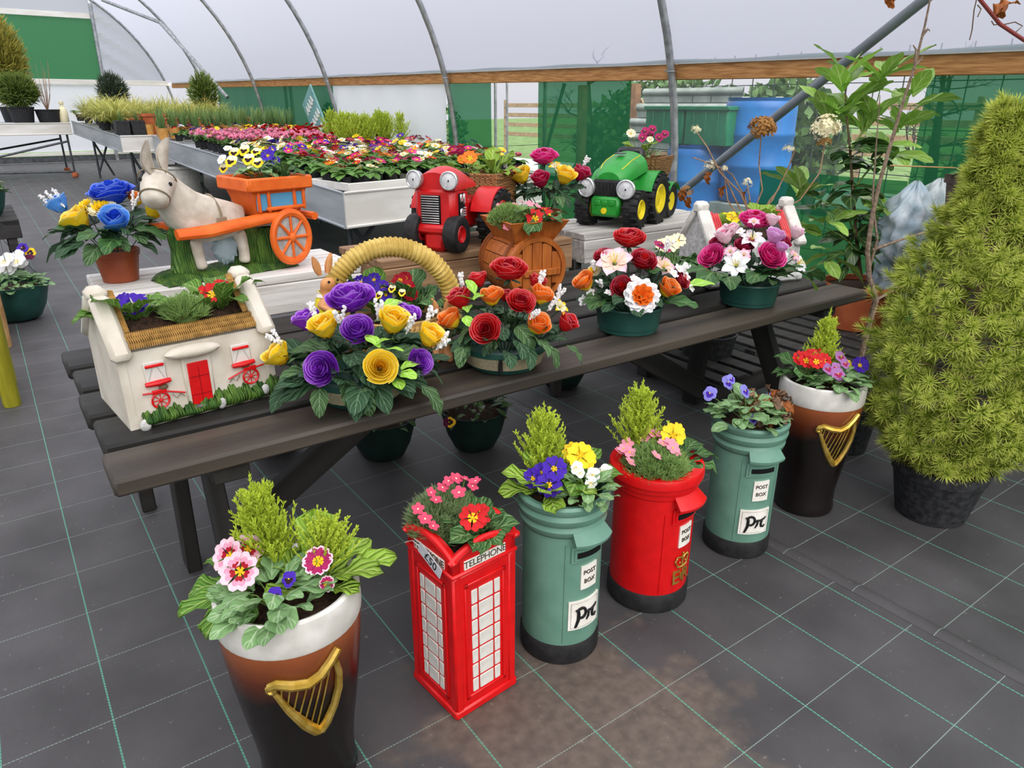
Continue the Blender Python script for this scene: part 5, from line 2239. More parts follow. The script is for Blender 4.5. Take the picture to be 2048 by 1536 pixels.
def red_tractor():
    t = thing('tractor_planter', 'red toy tractor planter with round headlamps on the brown stand', 'planter', T(1.735, 2.92, CZ) @ RZ(radians(-58)) @ SC(1.0))
    q = MB()      # radiator shell
    q.box((0, -.10, .19), (.20, .12, .19), .022)
    q.box((0, -.04, .215), (.18, .14, .14), .03)
    q.build('radiator_shell', 'tractor_red', t)
    q = MB()      # bonnet bulging back
    q.grid(lambda a, b: (.105 * cos(pi * b) * (1 - .12 * a), -.15 + .24 * a, .27 + (.075 - .03 * a) * sin(pi * b) + .035 * sin(pi * a) * sin(pi * b)), 10, 14)
    q.grid(lambda a, b: (.105 * cos(pi * b) * a, -.15, .27 + .075 * sin(pi * b) * a), 3, 14)
    q.build('bonnet', 'tractor_red', t)
    gr_ = bpy.data.objects.new('grille', None)
    COL.objects.link(gr_)
    gr_.parent = t
    q = MB()
    q.box((-.012, -.162, .185), (.098, .008, .13), .003)
    q.build('grille_back', 'slot_black', gr_)
    for k in range(12):
        q = MB()
        q.box((-.012, -.167, .13 + k * .0105), (.088, .007, .0045), .001)
        q.build('bar', 'chrome', gr_)
    q = MB()
    q.box((.101, -.085, .20), (.01, .055, .11), .003)
    q.build('engine_recess', 'slot_black', t)
    q = MB()
    q.box((.105, -.095, .235), (.012, .022, .035), .004)
    q.box((.105, -.066, .23), (.012, .018, .045), .004)
    q.box((.105, -.09, .17), (.012, .03, .04), .005)
    for k in range(4):
        q.box((.107, -.065, .158 + .011 * k), (.012, .02, .005), .001)
    q.build('engine', 'chrome', t)
    q = MB()
    q.box((0, -.108, .102), (.215, .15, .045), .014)
    q.build('bumper', 'tractor_red', t)
    q = MB()
    q.box((0, -.115, .05), (.115, .11, .098), .022)
    q.build('front_pedestal', 'tractor_red', t)
    for s in (-1, 1):
        headlamp(t, T(s * .085, -.165, .315) @ RZ(s * .12), .040)
        wheel(t, T(s * .098, -.135, .082), .082, .068, 'tractor_red', hub=.48, name='front_wheel')
        wheel(t, T(s * .172, .13, .128), .128, .09, 'tractor_red', tread=18, hub=.62, name='rear_wheel')
        q = MB()
        q.grid(lambda a, b: (s * (.105 + .10 * b), .13 - .142 * cos(.3 + 1.6 * a), .125 + .142 * sin(.3 + 1.6 * a)), 14, 3)
        q.grid(lambda a, b: (s * (.105 + .10 * b), .13 - .134 * cos(.3 + 1.6 * a), .125 + .134 * sin(.3 + 1.6 * a)), 14, 3)
        q.grid(lambda a, b: (s * .205, .13 - (.134 + .008 * b) * cos(.3 + 1.6 * a), .125 + (.134 + .008 * b) * sin(.3 + 1.6 * a)), 14, 1)
        q.build('mudguard', 'tractor_red', t)
    q = MB()
    q.box((0, .08, .15), (.17, .2, .14), .02)
    q.build('chassis', 'tractor_red', t)
    q = MB()
    q.tube([(0, .08, .25), (0, .10, .31)], .008, 8)
    q.tube([(.045 * cos(i * pi / 8), .10 + .045 * sin(i * pi / 8), .315 - .02 * sin(i * pi / 8)) for i in range(17)], .007, 6)
    q.build('steering_wheel', 'black_gloss', t)
    tr = bpy.data.objects.new('trailer', None)
    COL.objects.link(tr)
    tr.parent = t
    tr.matrix_basis = T(0, .32, 0)
    for nm, c, d in (('trailer_side', (0, -.115, .215), (.30, .022, .20)), ('trailer_side', (0, .115, .215), (.30, .022, .20)), ('trailer_side', (-.14, 0, .215), (.022, .22, .20)), ('trailer_side', (.14, 0, .215), (.022, .22, .20)), ('trailer_floor', (0, 0, .12), (.28, .22, .02))):
        q = MB()
        q.box(c, d, .004)
        q.build(nm, 'carved_wood', tr)
    q = MB()
    q.box((0, 0, .285), (.26, .21, .02))
    q.build('soil', 'soil', tr)
    for s in (-1, 1):
        q = MB()
        q.lathe([(.0, -.02), (.06, -.02), (.07, -.01), (.07, .01), (.06, .02), (0, .02)], 20, M=T(s * .13, 0, .07) @ Matrix.Rotation(pi / 2, 4, 'Y'))
        q.build('trailer_wheel', 'tyre', tr)
    return t


red_tractor()
RTR = Vector((1.735, 2.92, CZ)) + RZ(radians(-58)) @ Vector((0, .32, .30))
primula('orange primrose in the wooden trailer of the red tractor', RTR + off(-.06, .0, .0), 8, [('primrose_orange', spot(940, 317, RTR, 0), .040, FACE), ('primrose_orange', spot(955, 312, RTR, .03), .03, UP), ('primrose_orange', spot(925, 320, RTR, .02), .028, FACE)], key='primula_lime', lsize=.13, pitch=(.1, .7))
primula('lime leaved primrose with one red bloom in the red tractor trailer', RTR + off(.07, -.01, .0), 9, [('primrose_red', spot(1000, 306, RTR, .06), .026, UP)], key='primula_lime', lsize=.15, pitch=(.1, .9))


def green_tractor():
    t = thing('tractor_planter', 'green toy tractor planter with yellow hubs on the weathered stand', 'planter', T(2.885, 2.985, CZ) @ RZ(radians(-66)))
    q = MB()

    def hoodf(a, b):
        y = -.20 + .26 * a
        w = (.105 + .015 * a) * (.62 + .38 * min(1, a * 3.5) ** .5)
        return (w * cos(pi * b), y, .235 + .05 * a + (.055 + .045 * min(1, a * 2.2) ** .6) * sin(pi * b) ** .8)
    q.grid(hoodf, 12, 14)
    q.grid(lambda a, b: tuple(Vector(hoodf(1, b)) * a + Vector((0, .06, .26)) * (1 - a)), 3, 14)
    q.box((0, -.06, .21), (.20, .26, .09), .02)
    q.grid(lambda a, b: tuple(Vector(hoodf(0, b)) * a + Vector((0, -.2, .24)) * (1 - a)), 3, 14)
    q.build('bonnet', 'tractor_green', t)
    q = MB()
    for s in (-1, 1):
        q.tube([Vector(hoodf(a, .5 - s * .22)) + Vector((0, 0, .001)) for a in (.12, .3, .5, .7, .95)], .0022, 4)
    q.build('stripe', 'yellow_paint', t)
    q = MB()
    q.box((0, -.055, .378), (.05, .05, .006), .002)
    q.build('air_vent', 'steel_dark', t)
    q = MB()
    q.box((0, -.185, .205), (.17, .07, .095), .012)
    part_label(q.build('grille', 'black_matt', t), 'black grille')
    for k in range(6):
        q = MB()
        q.box((-.05 + .02 * k, -.222, .20), (.006, .008, .07), .002)
        q.build('grille_bar', 'black_matt', t)
    for s in (-1, 1):
        headlamp(t, T(s * .112, -.222, .21) @ RZ(s * .1), .050)
    q = MB()
    q.box((0, -.21, .115), (.165, .06, .105), .014)
    q.build('front_weight', 'tractor_green', t)
    q = MB()
    for x in (-.04, 0, .04):
        q.box((x, -.242, .135), (.03, .006, .025), .003)
    q.build('weight_relief', 'tractor_green', t)
    q = MB()
    q.lathe([(.016, -.003), (.016, .004), (.0005, .005)], 16, M=T(0, -.243, .095) @ Matrix.Rotation(pi / 2, 4, 'X'))
    q.build('badge', 'yellow_paint', t)
    for s in (-1, 1):
        wheel(t, T(s * .138, -.14, .10), .098, .085, 'yellow_paint', tread=16, hub=.55, name='front_wheel')
        wheel(t, T(s * .150, .10, .135), .135, .10, 'yellow_paint', tread=18, hub=.60, name='rear_wheel')
        q = MB()
        q.grid(lambda a, b: (s * (.085 + .10 * b), .10 - .15 * cos(.35 + 2.3 * a), .135 + .15 * sin(.35 + 2.3 * a)), 14, 3)
        q.grid(lambda a, b: (s * (.085 + .10 * b), .10 - .142 * cos(.35 + 2.3 * a), .135 + .142 * sin(.35 + 2.3 * a)), 14, 3)
        q.build('mudguard', 'tractor_green', t)
    q = MB()
    q.box((0, .06, .15), (.17, .26, .12), .02)
    q.build('chassis', 'tractor_green', t)
    q = MB()
    q.box((0, .10, .33), (.16, .05, .15), .02)
    q.box((0, .055, .27), (.15, .1, .05), .02)
    part_label(q.build('seat', 'black_gloss', t), 'black seat')
    tr = bpy.data.objects.new('trailer', None)
    COL.objects.link(tr)
    tr.parent = t
    tr.matrix_basis = T(0, .30, 0)
    q = MB()
    bt = [(-.10, -.10), (.10, -.10), (.10, .12), (-.10, .12)]
    tp = [(-.135, -.13), (.135, -.13), (.135, .15), (-.135, .15)]
    v = [(x, y, .14) for x, y in bt] + [(x, y, .345) for x, y in tp] + [(x * .88, y * .88, .345) for x, y in tp] + [(x * .86, y * .86, .31) for x, y in tp]
    f = [(3, 2, 1, 0)] + [(i, (i + 1) % 4, 4 + (i + 1) % 4, 4 + i) for i in range(4)] + [(4 + i, 4 + (i + 1) % 4, 8 + (i + 1) % 4, 8 + i) for i in range(4)] + [(8 + i, 8 + (i + 1) % 4, 12 + (i + 1) % 4, 12 + i) for i in range(4)]
    q.add(v, f)
    q.build('trailer_box', 'carved_wood', tr, smooth=False)
    q = MB()
    q.box((0, 0, .31), (.23, .23, .02))
    q.build('soil', 'soil', tr)
    for s in (-1, 1):
        q = MB()
        r, w = .095, .06
        q.lathe([(r * .55, -w / 2 * .8), (r * .9, -w / 2), (r, -w / 4), (r, w / 4), (r * .9, w / 2), (r * .55, w / 2 * .8)], 24, M=T(s * .155, .03, .098) @ Matrix.Rotation(pi / 2, 4, 'Y'), cap0=False)
        q.build('trailer_tyre', 'tyre', tr)
        q = MB()
        q.lathe([(r * .56, -w * .4), (r * .3, -w * .3), (.0005, -w * .35)], 20, M=T(s * .155, .03, .098) @ Matrix.Rotation(pi / 2, 4, 'Y'), cap0=False)
        q.lathe([(r * .56, w * .4), (r * .3, w * .3), (.0005, w * .35)], 20, M=T(s * .155, .03, .098) @ Matrix.Rotation(pi / 2, 4, 'Y'), cap0=False)
        q.build('trailer_hub', 'yellow_paint', tr)
        q = MB()
        q.grid(lambda a, b: (s * (.115 + .08 * b), .03 - .11 * cos(.5 + 2.1 * a), .098 + .11 * sin(.5 + 2.1 * a)), 10, 2)
        q.build('trailer_mudguard', 'tractor_green', tr)
    return t


green_tractor()
GTR = Vector((2.885, 2.985, CZ)) + RZ(radians(-66)) @ Vector((0, .30, .335))
viola('dark magenta pansies in the wooden trailer of the green tractor', GTR + off(.02, 0, 0), 14, .08, .05,
      [('pansy_plum', spot(u, v, GTR, b), .030) for u, v, b in ((1290, 262, 0), (1305, 258, .02), (1330, 268, .02), (1318, 275, -.03), (1285, 275, -.02), (1300, 270, .03))], name='pansy_plant', lsize=.04)
primula('lime leaved cream primrose in the green tractor trailer', GTR + off(-.03, .02, 0), 8, [('primrose_cream', spot(1262, 268, GTR, 0), .03, FACE), ('primrose_cream', spot(1300, 280, GTR, -.05), .022, FACE)], key='primula_lime', lsize=.13, pitch=(.2, .9))


# ------------------------------------------------------------------ second cottage with red roof
def red_roof_cottage():
    t = thing('cottage_planter', 'white cottage planter with ribbed red roof behind the pink bouquet', 'planter', T(2.875, 2.155, TZ) @ RZ(radians(-14)))
    W, D = .52, .24
    wall_h, ridge = .19, .335
    Mx = Matrix(((0, 0, 1, 0), (1, 0, 0, 0), (0, 1, 0, 0), (0, 0, 0, 1)))
    q = MB()
    q.prism([(-D / 2 - .01, .02), (D / 2 + .01, .02), (D / 2, wall_h), (-D / 2, wall_h)], -W / 2 + .03, W / 2 - .03, M=Mx)
    q.build('walls', 'stone_white', t)
    q = MB()
    q.box((0, -.01, .02), (W + .02, D + .05, .04), .012)
    part_label(q.build('stone_base', 'stone_white', t), 'pale rough stone base')
    for sx in (-1, 1):
        q = MB()
        pr = [(-D / 2 - .01, 0.02), (D / 2 + .01, 0.02), (D / 2, wall_h), (.03, ridge - .02), (-.03, ridge - .02), (-D / 2, wall_h)]
        x0 = sx * (W / 2 - .03)
        q.prism(pr, min(x0, x0 + sx * .022), max(x0, x0 + sx * .022), M=Mx)
        q.build('gable', 'stone_white', t)
        q = MB()
        for sg in (-1, 1):
            a, b = Vector((0, sg * .015, ridge)), Vector((0, sg * (D / 2 + .02), wall_h - .02))
            d = b - a
            q.box((0, 0, 0), (.062, d.length, .032), .010, M=T(sx * (W / 2 - .018), (a.y + b.y) / 2, (a.z + b.z) / 2) @ Matrix.Rotation(math.atan2(d.z, d.y), 4, 'X'))
        q.box((sx * (W / 2 - .018), 0, ridge + .012), (.062, .062, .055), .014)
        q.build('gable_coping', 'white_paint', t)
        for k in range(4):      # ribs of the red roof beside each gable
            q = MB()
            x = sx * (W / 2 - .058 - .012 * k)
            for sg in (-1, 1):
                a, b = Vector((x, sg * .02, ridge - .018)), Vector((x, sg * (D / 2), wall_h))
                q.tube([a, b], .0065, 6)
            q.build('roof_rib', 'tile_red', t)
    q = MB()
    q.grid(lambda a, b: (-.17 + .34 * a, -D / 2 + .02 + (D - .04) * b, wall_h + .02 + .03 * sin(pi * b)), 8, 8)
    q.build('soil', 'soil', t)
    q = MB()
    q.box((-W / 2 + .015, -.02, .10), (.004, .035, .06), .001)
    q.build('gable_window', 'slot_black', t)
    return t


red_roof_cottage()
RC = Vector((2.875, 2.155, TZ + .23))
primula('yellow primrose in the red-roofed cottage', RC + off(-.08, 0, 0), 6, [('primrose_yellow', spot(1465, 437, RC, 0), .034, FACE), ('primrose_yellow', spot(1455, 430, RC, .02), .026, UP)], lsize=.10, key='primula_lime', pitch=(.3, .9))
primula('upright lime green primrose leaves in the red-roofed cottage', RC + off(.09, .0, .01), 7, [], lsize=.14, key='primula_lime', pitch=(.7, 1.3))

# grey stone bowl with broad primrose leaves
t = thing('stone_bowl_planter', 'dark grey rough bowl planter beside the red roofed cottage', 'planter', T(2.36, 2.10, TZ))
q = MB()
q.lathe([(.07, 0), (.10, .02), (.125, .06), (.135, .10), (.137, .13), (.126, .134), (.12, .11)], 32)
q.build('bowl', 'stone_grey', t)
soil_disc(t, .125, .118)
SB = Vector((2.36, 2.10, TZ + .125))
primula('cream primrose with broad floppy leaves in the grey bowl', SB, [(-.9, .25, .19), (-.3, .15, .2), (.3, .4, .17), (1.2, .5, .16), (2.2, .4, .15), (3.2, .3, .16), (4.2, .4, .15), (5.0, .2, .17)],
        [('primrose_cream', spot(1340, 490, SB, .02), .042, FACE), ('primrose_cream', spot(1356, 482, SB, .05), .036, FACE), ('primrose_cream', spot(1325, 492, SB, .03), .034, FACE)], key='primula_dark')


# ------------------------------------------------------------------ artificial bouquets
def heather(parent, P0, w, d, ln):
    q = MB()
    rr = random.Random(int(w.x * 1e4) % 999)
    d = Vector(d).normalized()
    for k in range(3):
        e = (d + Vector((rr.uniform(-.35, .35), rr.uniform(-.35, .35), rr.uniform(-.1, .3)))).normalized()
        a = w - P0
        pts = [a + e * ln * s for s in (0, .35, .7, 1)]
        q.tube(pts, .0018, 4)
        for i in range(14):
            q.sphere(a + e * ln * (.25 + .75 * i / 14) + Vector((rr.uniform(-1, 1), rr.uniform(-1, 1), rr.uniform(-1, 1))) * .004, .0045, 5, 4)
    o = q.build('heather_sprig', 'heather', parent)
    o['kind'] = 'stuff'


def bouquet(label, base, potspec, items, nleaf, lkey, lsize, spread, cz, extra=(), sprigs=(), name='flower_arrangement', leafring=True, lpitch=(-.5, .5)):
    """pot of artificial flowers; items = (key, u, v, radius, behind)"""
    t = thing(name, label, 'arrangement', T(*base))
    B0 = Vector(base)
    potspec(t)
    C = B0 + UP * cz
    for it in items:
        k, u, v, r, b = it[:5]
        w = spot(u, v, B0, b)
        d = (w - C)
        bud = k.startswith('bud')
        fc = it[5] if len(it) > 5 else (d.normalized() * .8 + UP * .9 - BX * .25 if bud else d.normalized() * .9 + FACE.normalized() * .8)
        zs = 1.0
        dep = .45 * r * (1.3 if k.startswith('bud') else .8)
        flower(t, k, w - B0 - Vector(fc).normalized() * dep, r * (1.45 if k.startswith('bud') else 1.0), fc, zs=zs)
    st = MB()
    for it in items:
        w = spot(it[1], it[2], B0, it[4]) - B0
        st.tube([Vector((w.x * .15, w.y * .15, cz * .5)), Vector((w.x * .6, w.y * .6, (cz * .5 + w.z) * .5)), w - UP * .01], .0022, 4)
    st.build('wire_stem', 'leaf_rose', t)['kind'] = 'stuff'
    for k in range(nleaf):
        a = k * 2.39996 + rnd(-.3, .3)
        f = (k + .5) / nleaf
        r = spread * (.35 + .5 * f)
        z = cz + spread * .32 * (1 - f) * rnd(.5, 1.1) - spread * .04 * f
        leaf(t, lkey if rnd(0, 1) < .75 else lkey + ('_light' if lkey == 'rose' else ''), (r * cos(a) * .8, r * sin(a) * .8, z), a + rnd(-.4, .4), rnd(*lpitch), lsize * rnd(.75, 1.25), rnd(-.5, .5))
    for u, v, b, az, pt, sz, key in extra:
        leaf(t, key, spot(u, v, B0, b) - B0, az, pt, sz, rnd(-.3, .3))
    for u, v, b, ln in sprigs:
        w = spot(u, v, B0, b)
        heather(t, B0, w, (w - C).normalized() + UP * .6, ln)
    return t


def bowl_bark(t):
    q = MB()
    q.lathe([(.085, 0), (.105, .004), (.118, .02), (.128, .055), (.134, .06), (.134, .078), (.12, .08), (.11, .05)], 36)
    q.build('bowl', 'pot_green', t)
    q = MB()
    q.lathe([(.1215, .022), (.135, .058), (.137, .062)], 36, cap0=False)
    q.build('bark_band', 'pot_bark', t)
    q = MB()
    q.box((-.05, -.122, .042), (.012, .012, .045), .002, M=RZ(-.3))
    q.build('clip', 'ink', t)


def bowl_green(s=1.0):
    def f(t):
        q = MB()
        q.lathe([(.100 * s, 0), (.108 * s, .003), (.110 * s, .018), (.114 * s, .020), (.122 * s, .085 * s), (.128 * s, .092 * s), (.126 * s, .098 * s), (.118 * s, .09 * s)], 40)
        q.build('bowl', 'pot_green', t)
    return f


random.seed(31)
bouquet('purple and yellow artificial rose bouquet on the front plank', (.755, 1.80, TZ), bowl_bark, [
    ('rose_purple_open', 702, 605, .062, .05), ('rose_purple', 716, 662, .044, -.08), ('rose_purple', 645, 738, .046, -.16), ('rose_purple', 838, 725, .036, -.08), ('bud_purple', 808, 638, .034, .02), ('bud_purple', 618, 648, .034, .02),
    ('bud_yellow', 652, 662, .036, -.05), ('bud_yellow', 785, 652, .038, -.04), ('rose_yellow', 760, 735, .042, -.17), ('bud_yellow', 858, 680, .034, -.02), ('bud_yellow', 562, 715, .034, -.03)],
    84, 'rose', .115, .225, .09,
    extra=[(640, 775, -.16, 4.2, -.8, .085, 'rose_light'), (730, 775, -.18, 4.4, -1.0, .085, 'rose_light'), (840, 770, -.12, 5.2, -.7, .11, 'rose_light'), (575, 770, -.1, 3.6, -.7, .09, 'rose'),
           (752, 690, -.14, .2, .2, .06, 'lime'), (765, 700, -.14, -.9, .1, .06, 'lime'), (760, 695, -.14, 1.8, .3, .06, 'lime'), (800, 740, -.14, .1, .2, .065, 'lime'), (795, 745, -.14, -1.2, 0, .065, 'lime'), (790, 755, -.14, 4.5, -.3, .06, 'lime'), (765, 615, 0, .2, .1, .07, 'lime'), (780, 625, 0, 1.0, .2, .06, 'lime')],
    sprigs=[(682, 650, -.06, .06), (755, 640, -.03, .06), (632, 640, 0, .05), (812, 668, -.05, .06), (872, 700, -.04, .06), (566, 690, -.02, .05), (850, 645, 0, .05)])
random.seed(32)
bouquet('red and orange artificial rose bouquet on the front plank', (1.245, 1.785, TZ), bowl_bark, [
    ('rose_red_open', 1018, 545, .056, .05), ('rose_red', 1040, 607, .042, -.06), ('rose_red', 972, 660, .044, -.14), ('bud_red', 1130, 652, .030, -.04), ('bud_red', 958, 565, .026, .05), ('bud_red', 1072, 570, .026, .05), ('bud_red', 925, 605, .036, .02), ('bud_red', 1010, 595, .02, .02),
    ('bud_orange', 985, 600, .032, -.03), ('bud_orange', 1080, 597, .032, -.02), ('bud_orange', 1072, 655, .034, -.09), ('bud_orange', 905, 645, .034, -.03), ('lily_yellow', 1122, 612, .03, -.02)],
    56, 'rose', .095, .215, .10,
    extra=[(950, 590, -.06, 1.6, .9, .06, 'lime'), (945, 600, -.06, .1, .3, .06, 'lime'), (950, 602, -.06, 3.0, .3, .06, 'lime'), (930, 632, -.08, 4.4, -.2, .055, 'lime'), (935, 625, -.08, 1.0, .3, .055, 'lime'), (940, 640, -.08, 5.6, 0, .055, 'lime'),
           (1130, 690, -.08, 5.4, -.6, .09, 'rose_light'), (1090, 690, -.1, 5.0, -.6, .09, 'rose_light'), (930, 690, -.1, 3.9, -.5, .09, 'rose_light')],
    sprigs=[(1078, 573, 0, .05), (1112, 600, -.02, .05), (1058, 640, -.09, .05), (925, 575, .02, .045), (1095, 622, -.05, .05)])
random.seed(33)
bouquet('mixed red roses with white carnation and peach lily in a green bowl', (1.853, 1.847, TZ), bowl_green(1.0), [
    ('rose_red_open', 1258, 482, .056, .06), ('rose_dark_red', 1285, 525, .048, -.04), ('rose_dark_red', 1245, 577, .042, -.09), ('rose_dark_red', 1208, 515, .036, .0), ('rose_dark_red', 1360, 562, .034, -.03), ('lily_peach', 1228, 520, .066, -.06),
    ('carnation', 1286, 590, .062, -.16), ('bud_orange', 1172, 570, .036, -.04), ('bud_orange', 1333, 582, .036, -.09), ('lily_peach', 1330, 530, .05, -.02), ('chrysanth_cream', 1185, 540, .03, 0), ('pansy_plum', 1322, 485, .026, 0), ('pansy_plum', 1335, 493, .022, 0),
    ('star_white', 1268, 555, .014, -.1), ('star_white', 1215, 585, .014, -.1), ('star_white', 1360, 535, .02, -.03), ('star_white', 1375, 550, .02, -.03), ('star_white', 1385, 575, .016, -.04), ('star_white', 1165, 600, .022, -.05), ('star_white', 1350, 545, .02, -.05), ('star_white', 1222, 600, .013, -.1), ('star_white', 1180, 585, .018, -.06)],
    44, 'rose', .10, .18, .12, sprigs=[(1190, 545, -.02, .045), (1330, 505, -.02, .05), (1362, 545, -.02, .04), (1205, 575, -.08, .04)],
    extra=[(1205, 598, -.08, 3.7, -.1, .12, 'broad'), (1330, 602, -.08, 5.4, -.1, .12, 'broad'), (1370, 575, -.03, 5.9, .1, .12, 'lime'), (1300, 545, -.08, .0, .2, .09, 'broad')], lpitch=(-.15, .6))
random.seed(34)
bouquet('pink roses and white lilies bouquet in a green bowl at the right end', (2.536, 1.831, TZ), bowl_green(1.0), [
    ('rose_pink_open', 1508, 445, .060, .06), ('rose_hot', 1425, 515, .052, -.02), ('rose_hot', 1540, 515, .056, -.08), ('rose_crimson', 1490, 492, .040, -.02), ('rose_crimson', 1565, 485, .034, .0), ('rose_crimson', 1435, 488, .034, .02),
    ('bud_lilac', 1548, 478, .034, -.05), ('bud_pale', 1450, 478, .036, -.02), ('bud_pale', 1462, 465, .03, .0), ('bud_pale', 1542, 445, .028, .03), ('bud_pale', 1590, 470, .028, 0), ('bud_lilac', 1560, 498, .022, -.08), ('lily_pink', 1488, 508, .03, -.08), ('lily_pink', 1460, 502, .03, -.06),
    ('lily_white', 1505, 475, .056, -.03), ('lily_white', 1472, 528, .060, -.11), ('lily_white', 1600, 525, .055, -.02), ('lily_pink', 1508, 442, .028, -.02), ('lily_pink', 1590, 510, .03, -.03),
    ('star_white', 1570, 505, .022, -.06), ('star_white', 1480, 460, .022, 0), ('star_white', 1556, 465, .02, 0)],
    30, 'rose', .10, .16, .12, lpitch=(-.1, .6),
    extra=[(1500, 556, -.14, 5.6, .25, .21, 'broad'), (1560, 545, -.1, 5.9, .0, .17, 'broad'), (1430, 545, -.1, 3.6, .1, .18, 'broad'), (1450, 552, -.13, 4.0, .0, .15, 'broad'), (1600, 545, -.04, 6.2, -.1, .16, 'broad'), (1520, 550, -.13, 3.6, .2, .15, 'broad'), (1420, 540, -.05, 2.8, 0, .16, 'broad'), (1610, 555, -.04, 5.9, -.6, .09, 'lime')])


def pot_plain(m, r0, r1, h):
    def f(t):
        q = MB()
        q.lathe([(r0 * .94, 0), (r0, .003), (r0, .012), (r1 * .95, h * .80), (r1 * 1.0, h * .81), (r1 * 1.03, h), (r1 * .97, h), (r1 * .93, h * .85)], 36)
        q.build('pot', m, t)
        soil_disc(t, r1 * .93, h * .9)
    return f


random.seed(35)
bouquet('blue and yellow artificial roses in a brown plastic pot', (.352, 3.027, CZ), pot_plain('pot_brown', .062, .079, .118), [
    ('rose_blue_open', 225, 393, .075, .06), ('bud_blue', 230, 448, .044, -.08), ('bud_blue', 122, 415, .036, .02), ('bud_yellow', 160, 447, .046, -.04), ('chrysanth_cream', 168, 408, .042, .0), ('chrysanth_cream', 200, 410, .048, -.02), ('bud_yellow', 305, 428, .034, .06), ('bud_orange', 272, 402, .03, .08)],
    46, 'rose', .105, .20, .16, extra=[(185, 460, -.05, 3.2, .1, .14, 'broad'), (230, 478, -.12, 4.2, -.2, .11, 'broad'), (260, 460, -.06, 5.6, .0, .14, 'broad'), (140, 465, 0, 3.3, .1, .10, 'broad'), (210, 470, -.1, 3.8, .2, .12, 'broad')],
    sprigs=[(130, 415, 0, .08), (118, 422, 0, .08), (265, 420, .0, .07)])
random.seed(36)
bouquet('yellow and crimson artificial roses in a small terracotta pot by the cask', (2.32, 2.95, CZ), pot_plain('pot_terracotta', .06, .078, .12), [
    ('rose_pink_open', 1088, 318, .066, .05), ('bud_crimson', 1082, 365, .044, -.06), ('bud_crimson', 1030, 358, .044, .0), ('bud_crimson', 1160, 352, .042, -.02), ('bud_yellow', 1045, 357, .044, -.05), ('bud_yellow', 1128, 358, .046, -.06), ('lily_yellow', 1115, 332, .05, .0), ('lily_yellow', 1140, 338, .04, .02), ('lily_yellow', 1022, 340, .035, .03)],
    32, 'rose', .10, .17, .20, sprigs=[(1165, 335, 0, .06), (1020, 345, 0, .06)], lpitch=(-.6, .3))
import numpy as np
# ------------------------------------------------------------------ plants in the floor planters
random.seed(51)
S = Vector((GL[0], GL[1], .53))
cypress('lime green cypress in the front beer glass planter', S + off(-.04, .055, -.01), .265, .085, 1, lean=(-.10, 0))
cypress('low lime cypress sprig beside the taller one in the front beer glass', S + off(.065, .05, 0), .135, .085, 2, lean=(.15, 0))
primula('pink primrose with deep red eyes in the front beer glass planter', S + off(-.085, .0, 0), [(2.6, .2, .13), (3.2, .05, .14), (3.8, -.05, .14), (2.0, .5, .12), (4.4, .1, .11), (1.3, .6, .12), (.3, .5, .12)],
        [('primrose_pink', spot(462, 1112, S, -.02), .040, FACE - RX * .5), ('primrose_pink', spot(481, 1143, S, -.05), .042, FACE + RX * .1), ('primrose_pink', spot(496, 1098, S, .02), .034, FACE + RX * .6)], key='primula')
primula('magenta primrose with large lime leaves in the front beer glass planter', S + off(.07, .0, 0), [(.4, .35, .16), (-.3, .25, .17), (1.2, .9, .17), (2.3, .5, .14), (-1.0, .2, .10), (3.2, .35, .12), (5.6, .6, .15), (.9, .4, .15)],
        [('primrose_magenta', spot(637, 1124, S, .0), .034, FACE + UP * .6), ('primrose_magenta', spot(652, 1168, S, -.04), .018, FACE + RX)], key='primula_lime')
primula('single broad lime leaf clump in the middle of the front beer glass', S + off(-.0, .03, .0), [(3.0, .7, .14), (.4, .6, .12), (1.9, 1.0, .11), (4.6, .8, .10)], [], key='primula_lime', name='primrose_plant')
viola('grey-green viola with two dark violet flowers in the front beer glass', S + off(-.01, -.06, 0), 44, .10, .06,
      [('pansy_violet', spot(578, 1158, S, -.07), .018), ('pansy_violet', spot(550, 1190, S, -.09), .018)], lsize=.068)

S = Vector((.808, 1.352, .475))
saxifrage('dark green saxifrage with crimson flowers in the telephone box', S + off(-.045, .035, .0), .088, .082,
          [spot(u, v, S, b) for u, v, b in ((897, 962, .04), (912, 957, .05), (945, 972, .04), (951, 962, .05), (918, 985, 0), (836, 1018, -.02), (872, 1000, -.01), (850, 1038, -.05), (885, 975, .03), (866, 1052, -.06), (862, 985, .02), (930, 958, .06))], key='saxi_red', fr=.017, seed=3, mats='moss_dark', n=560, blade=.032)
primula('red primrose with yellow star eye in the telephone box', S + off(.045, -.02, .0), [(.2, .8, .11), (-.7, .7, .115), (-1.5, .75, .10), (-2.2, .65, .12), (2.6, .9, .12), (1.5, 1.0, .12), (.9, .9, .12), (3.6, .75, .13), (-1.1, 1.1, .08), (.5, 1.2, .09), (4.2, .6, .12)],
        [('primrose_red', spot(945, 1036, S, -.03), .036, FACE + RX * .2), ('primrose_red', spot(960, 1030, S, .0), .03, FACE + RX * .5)], key='primula_dark')

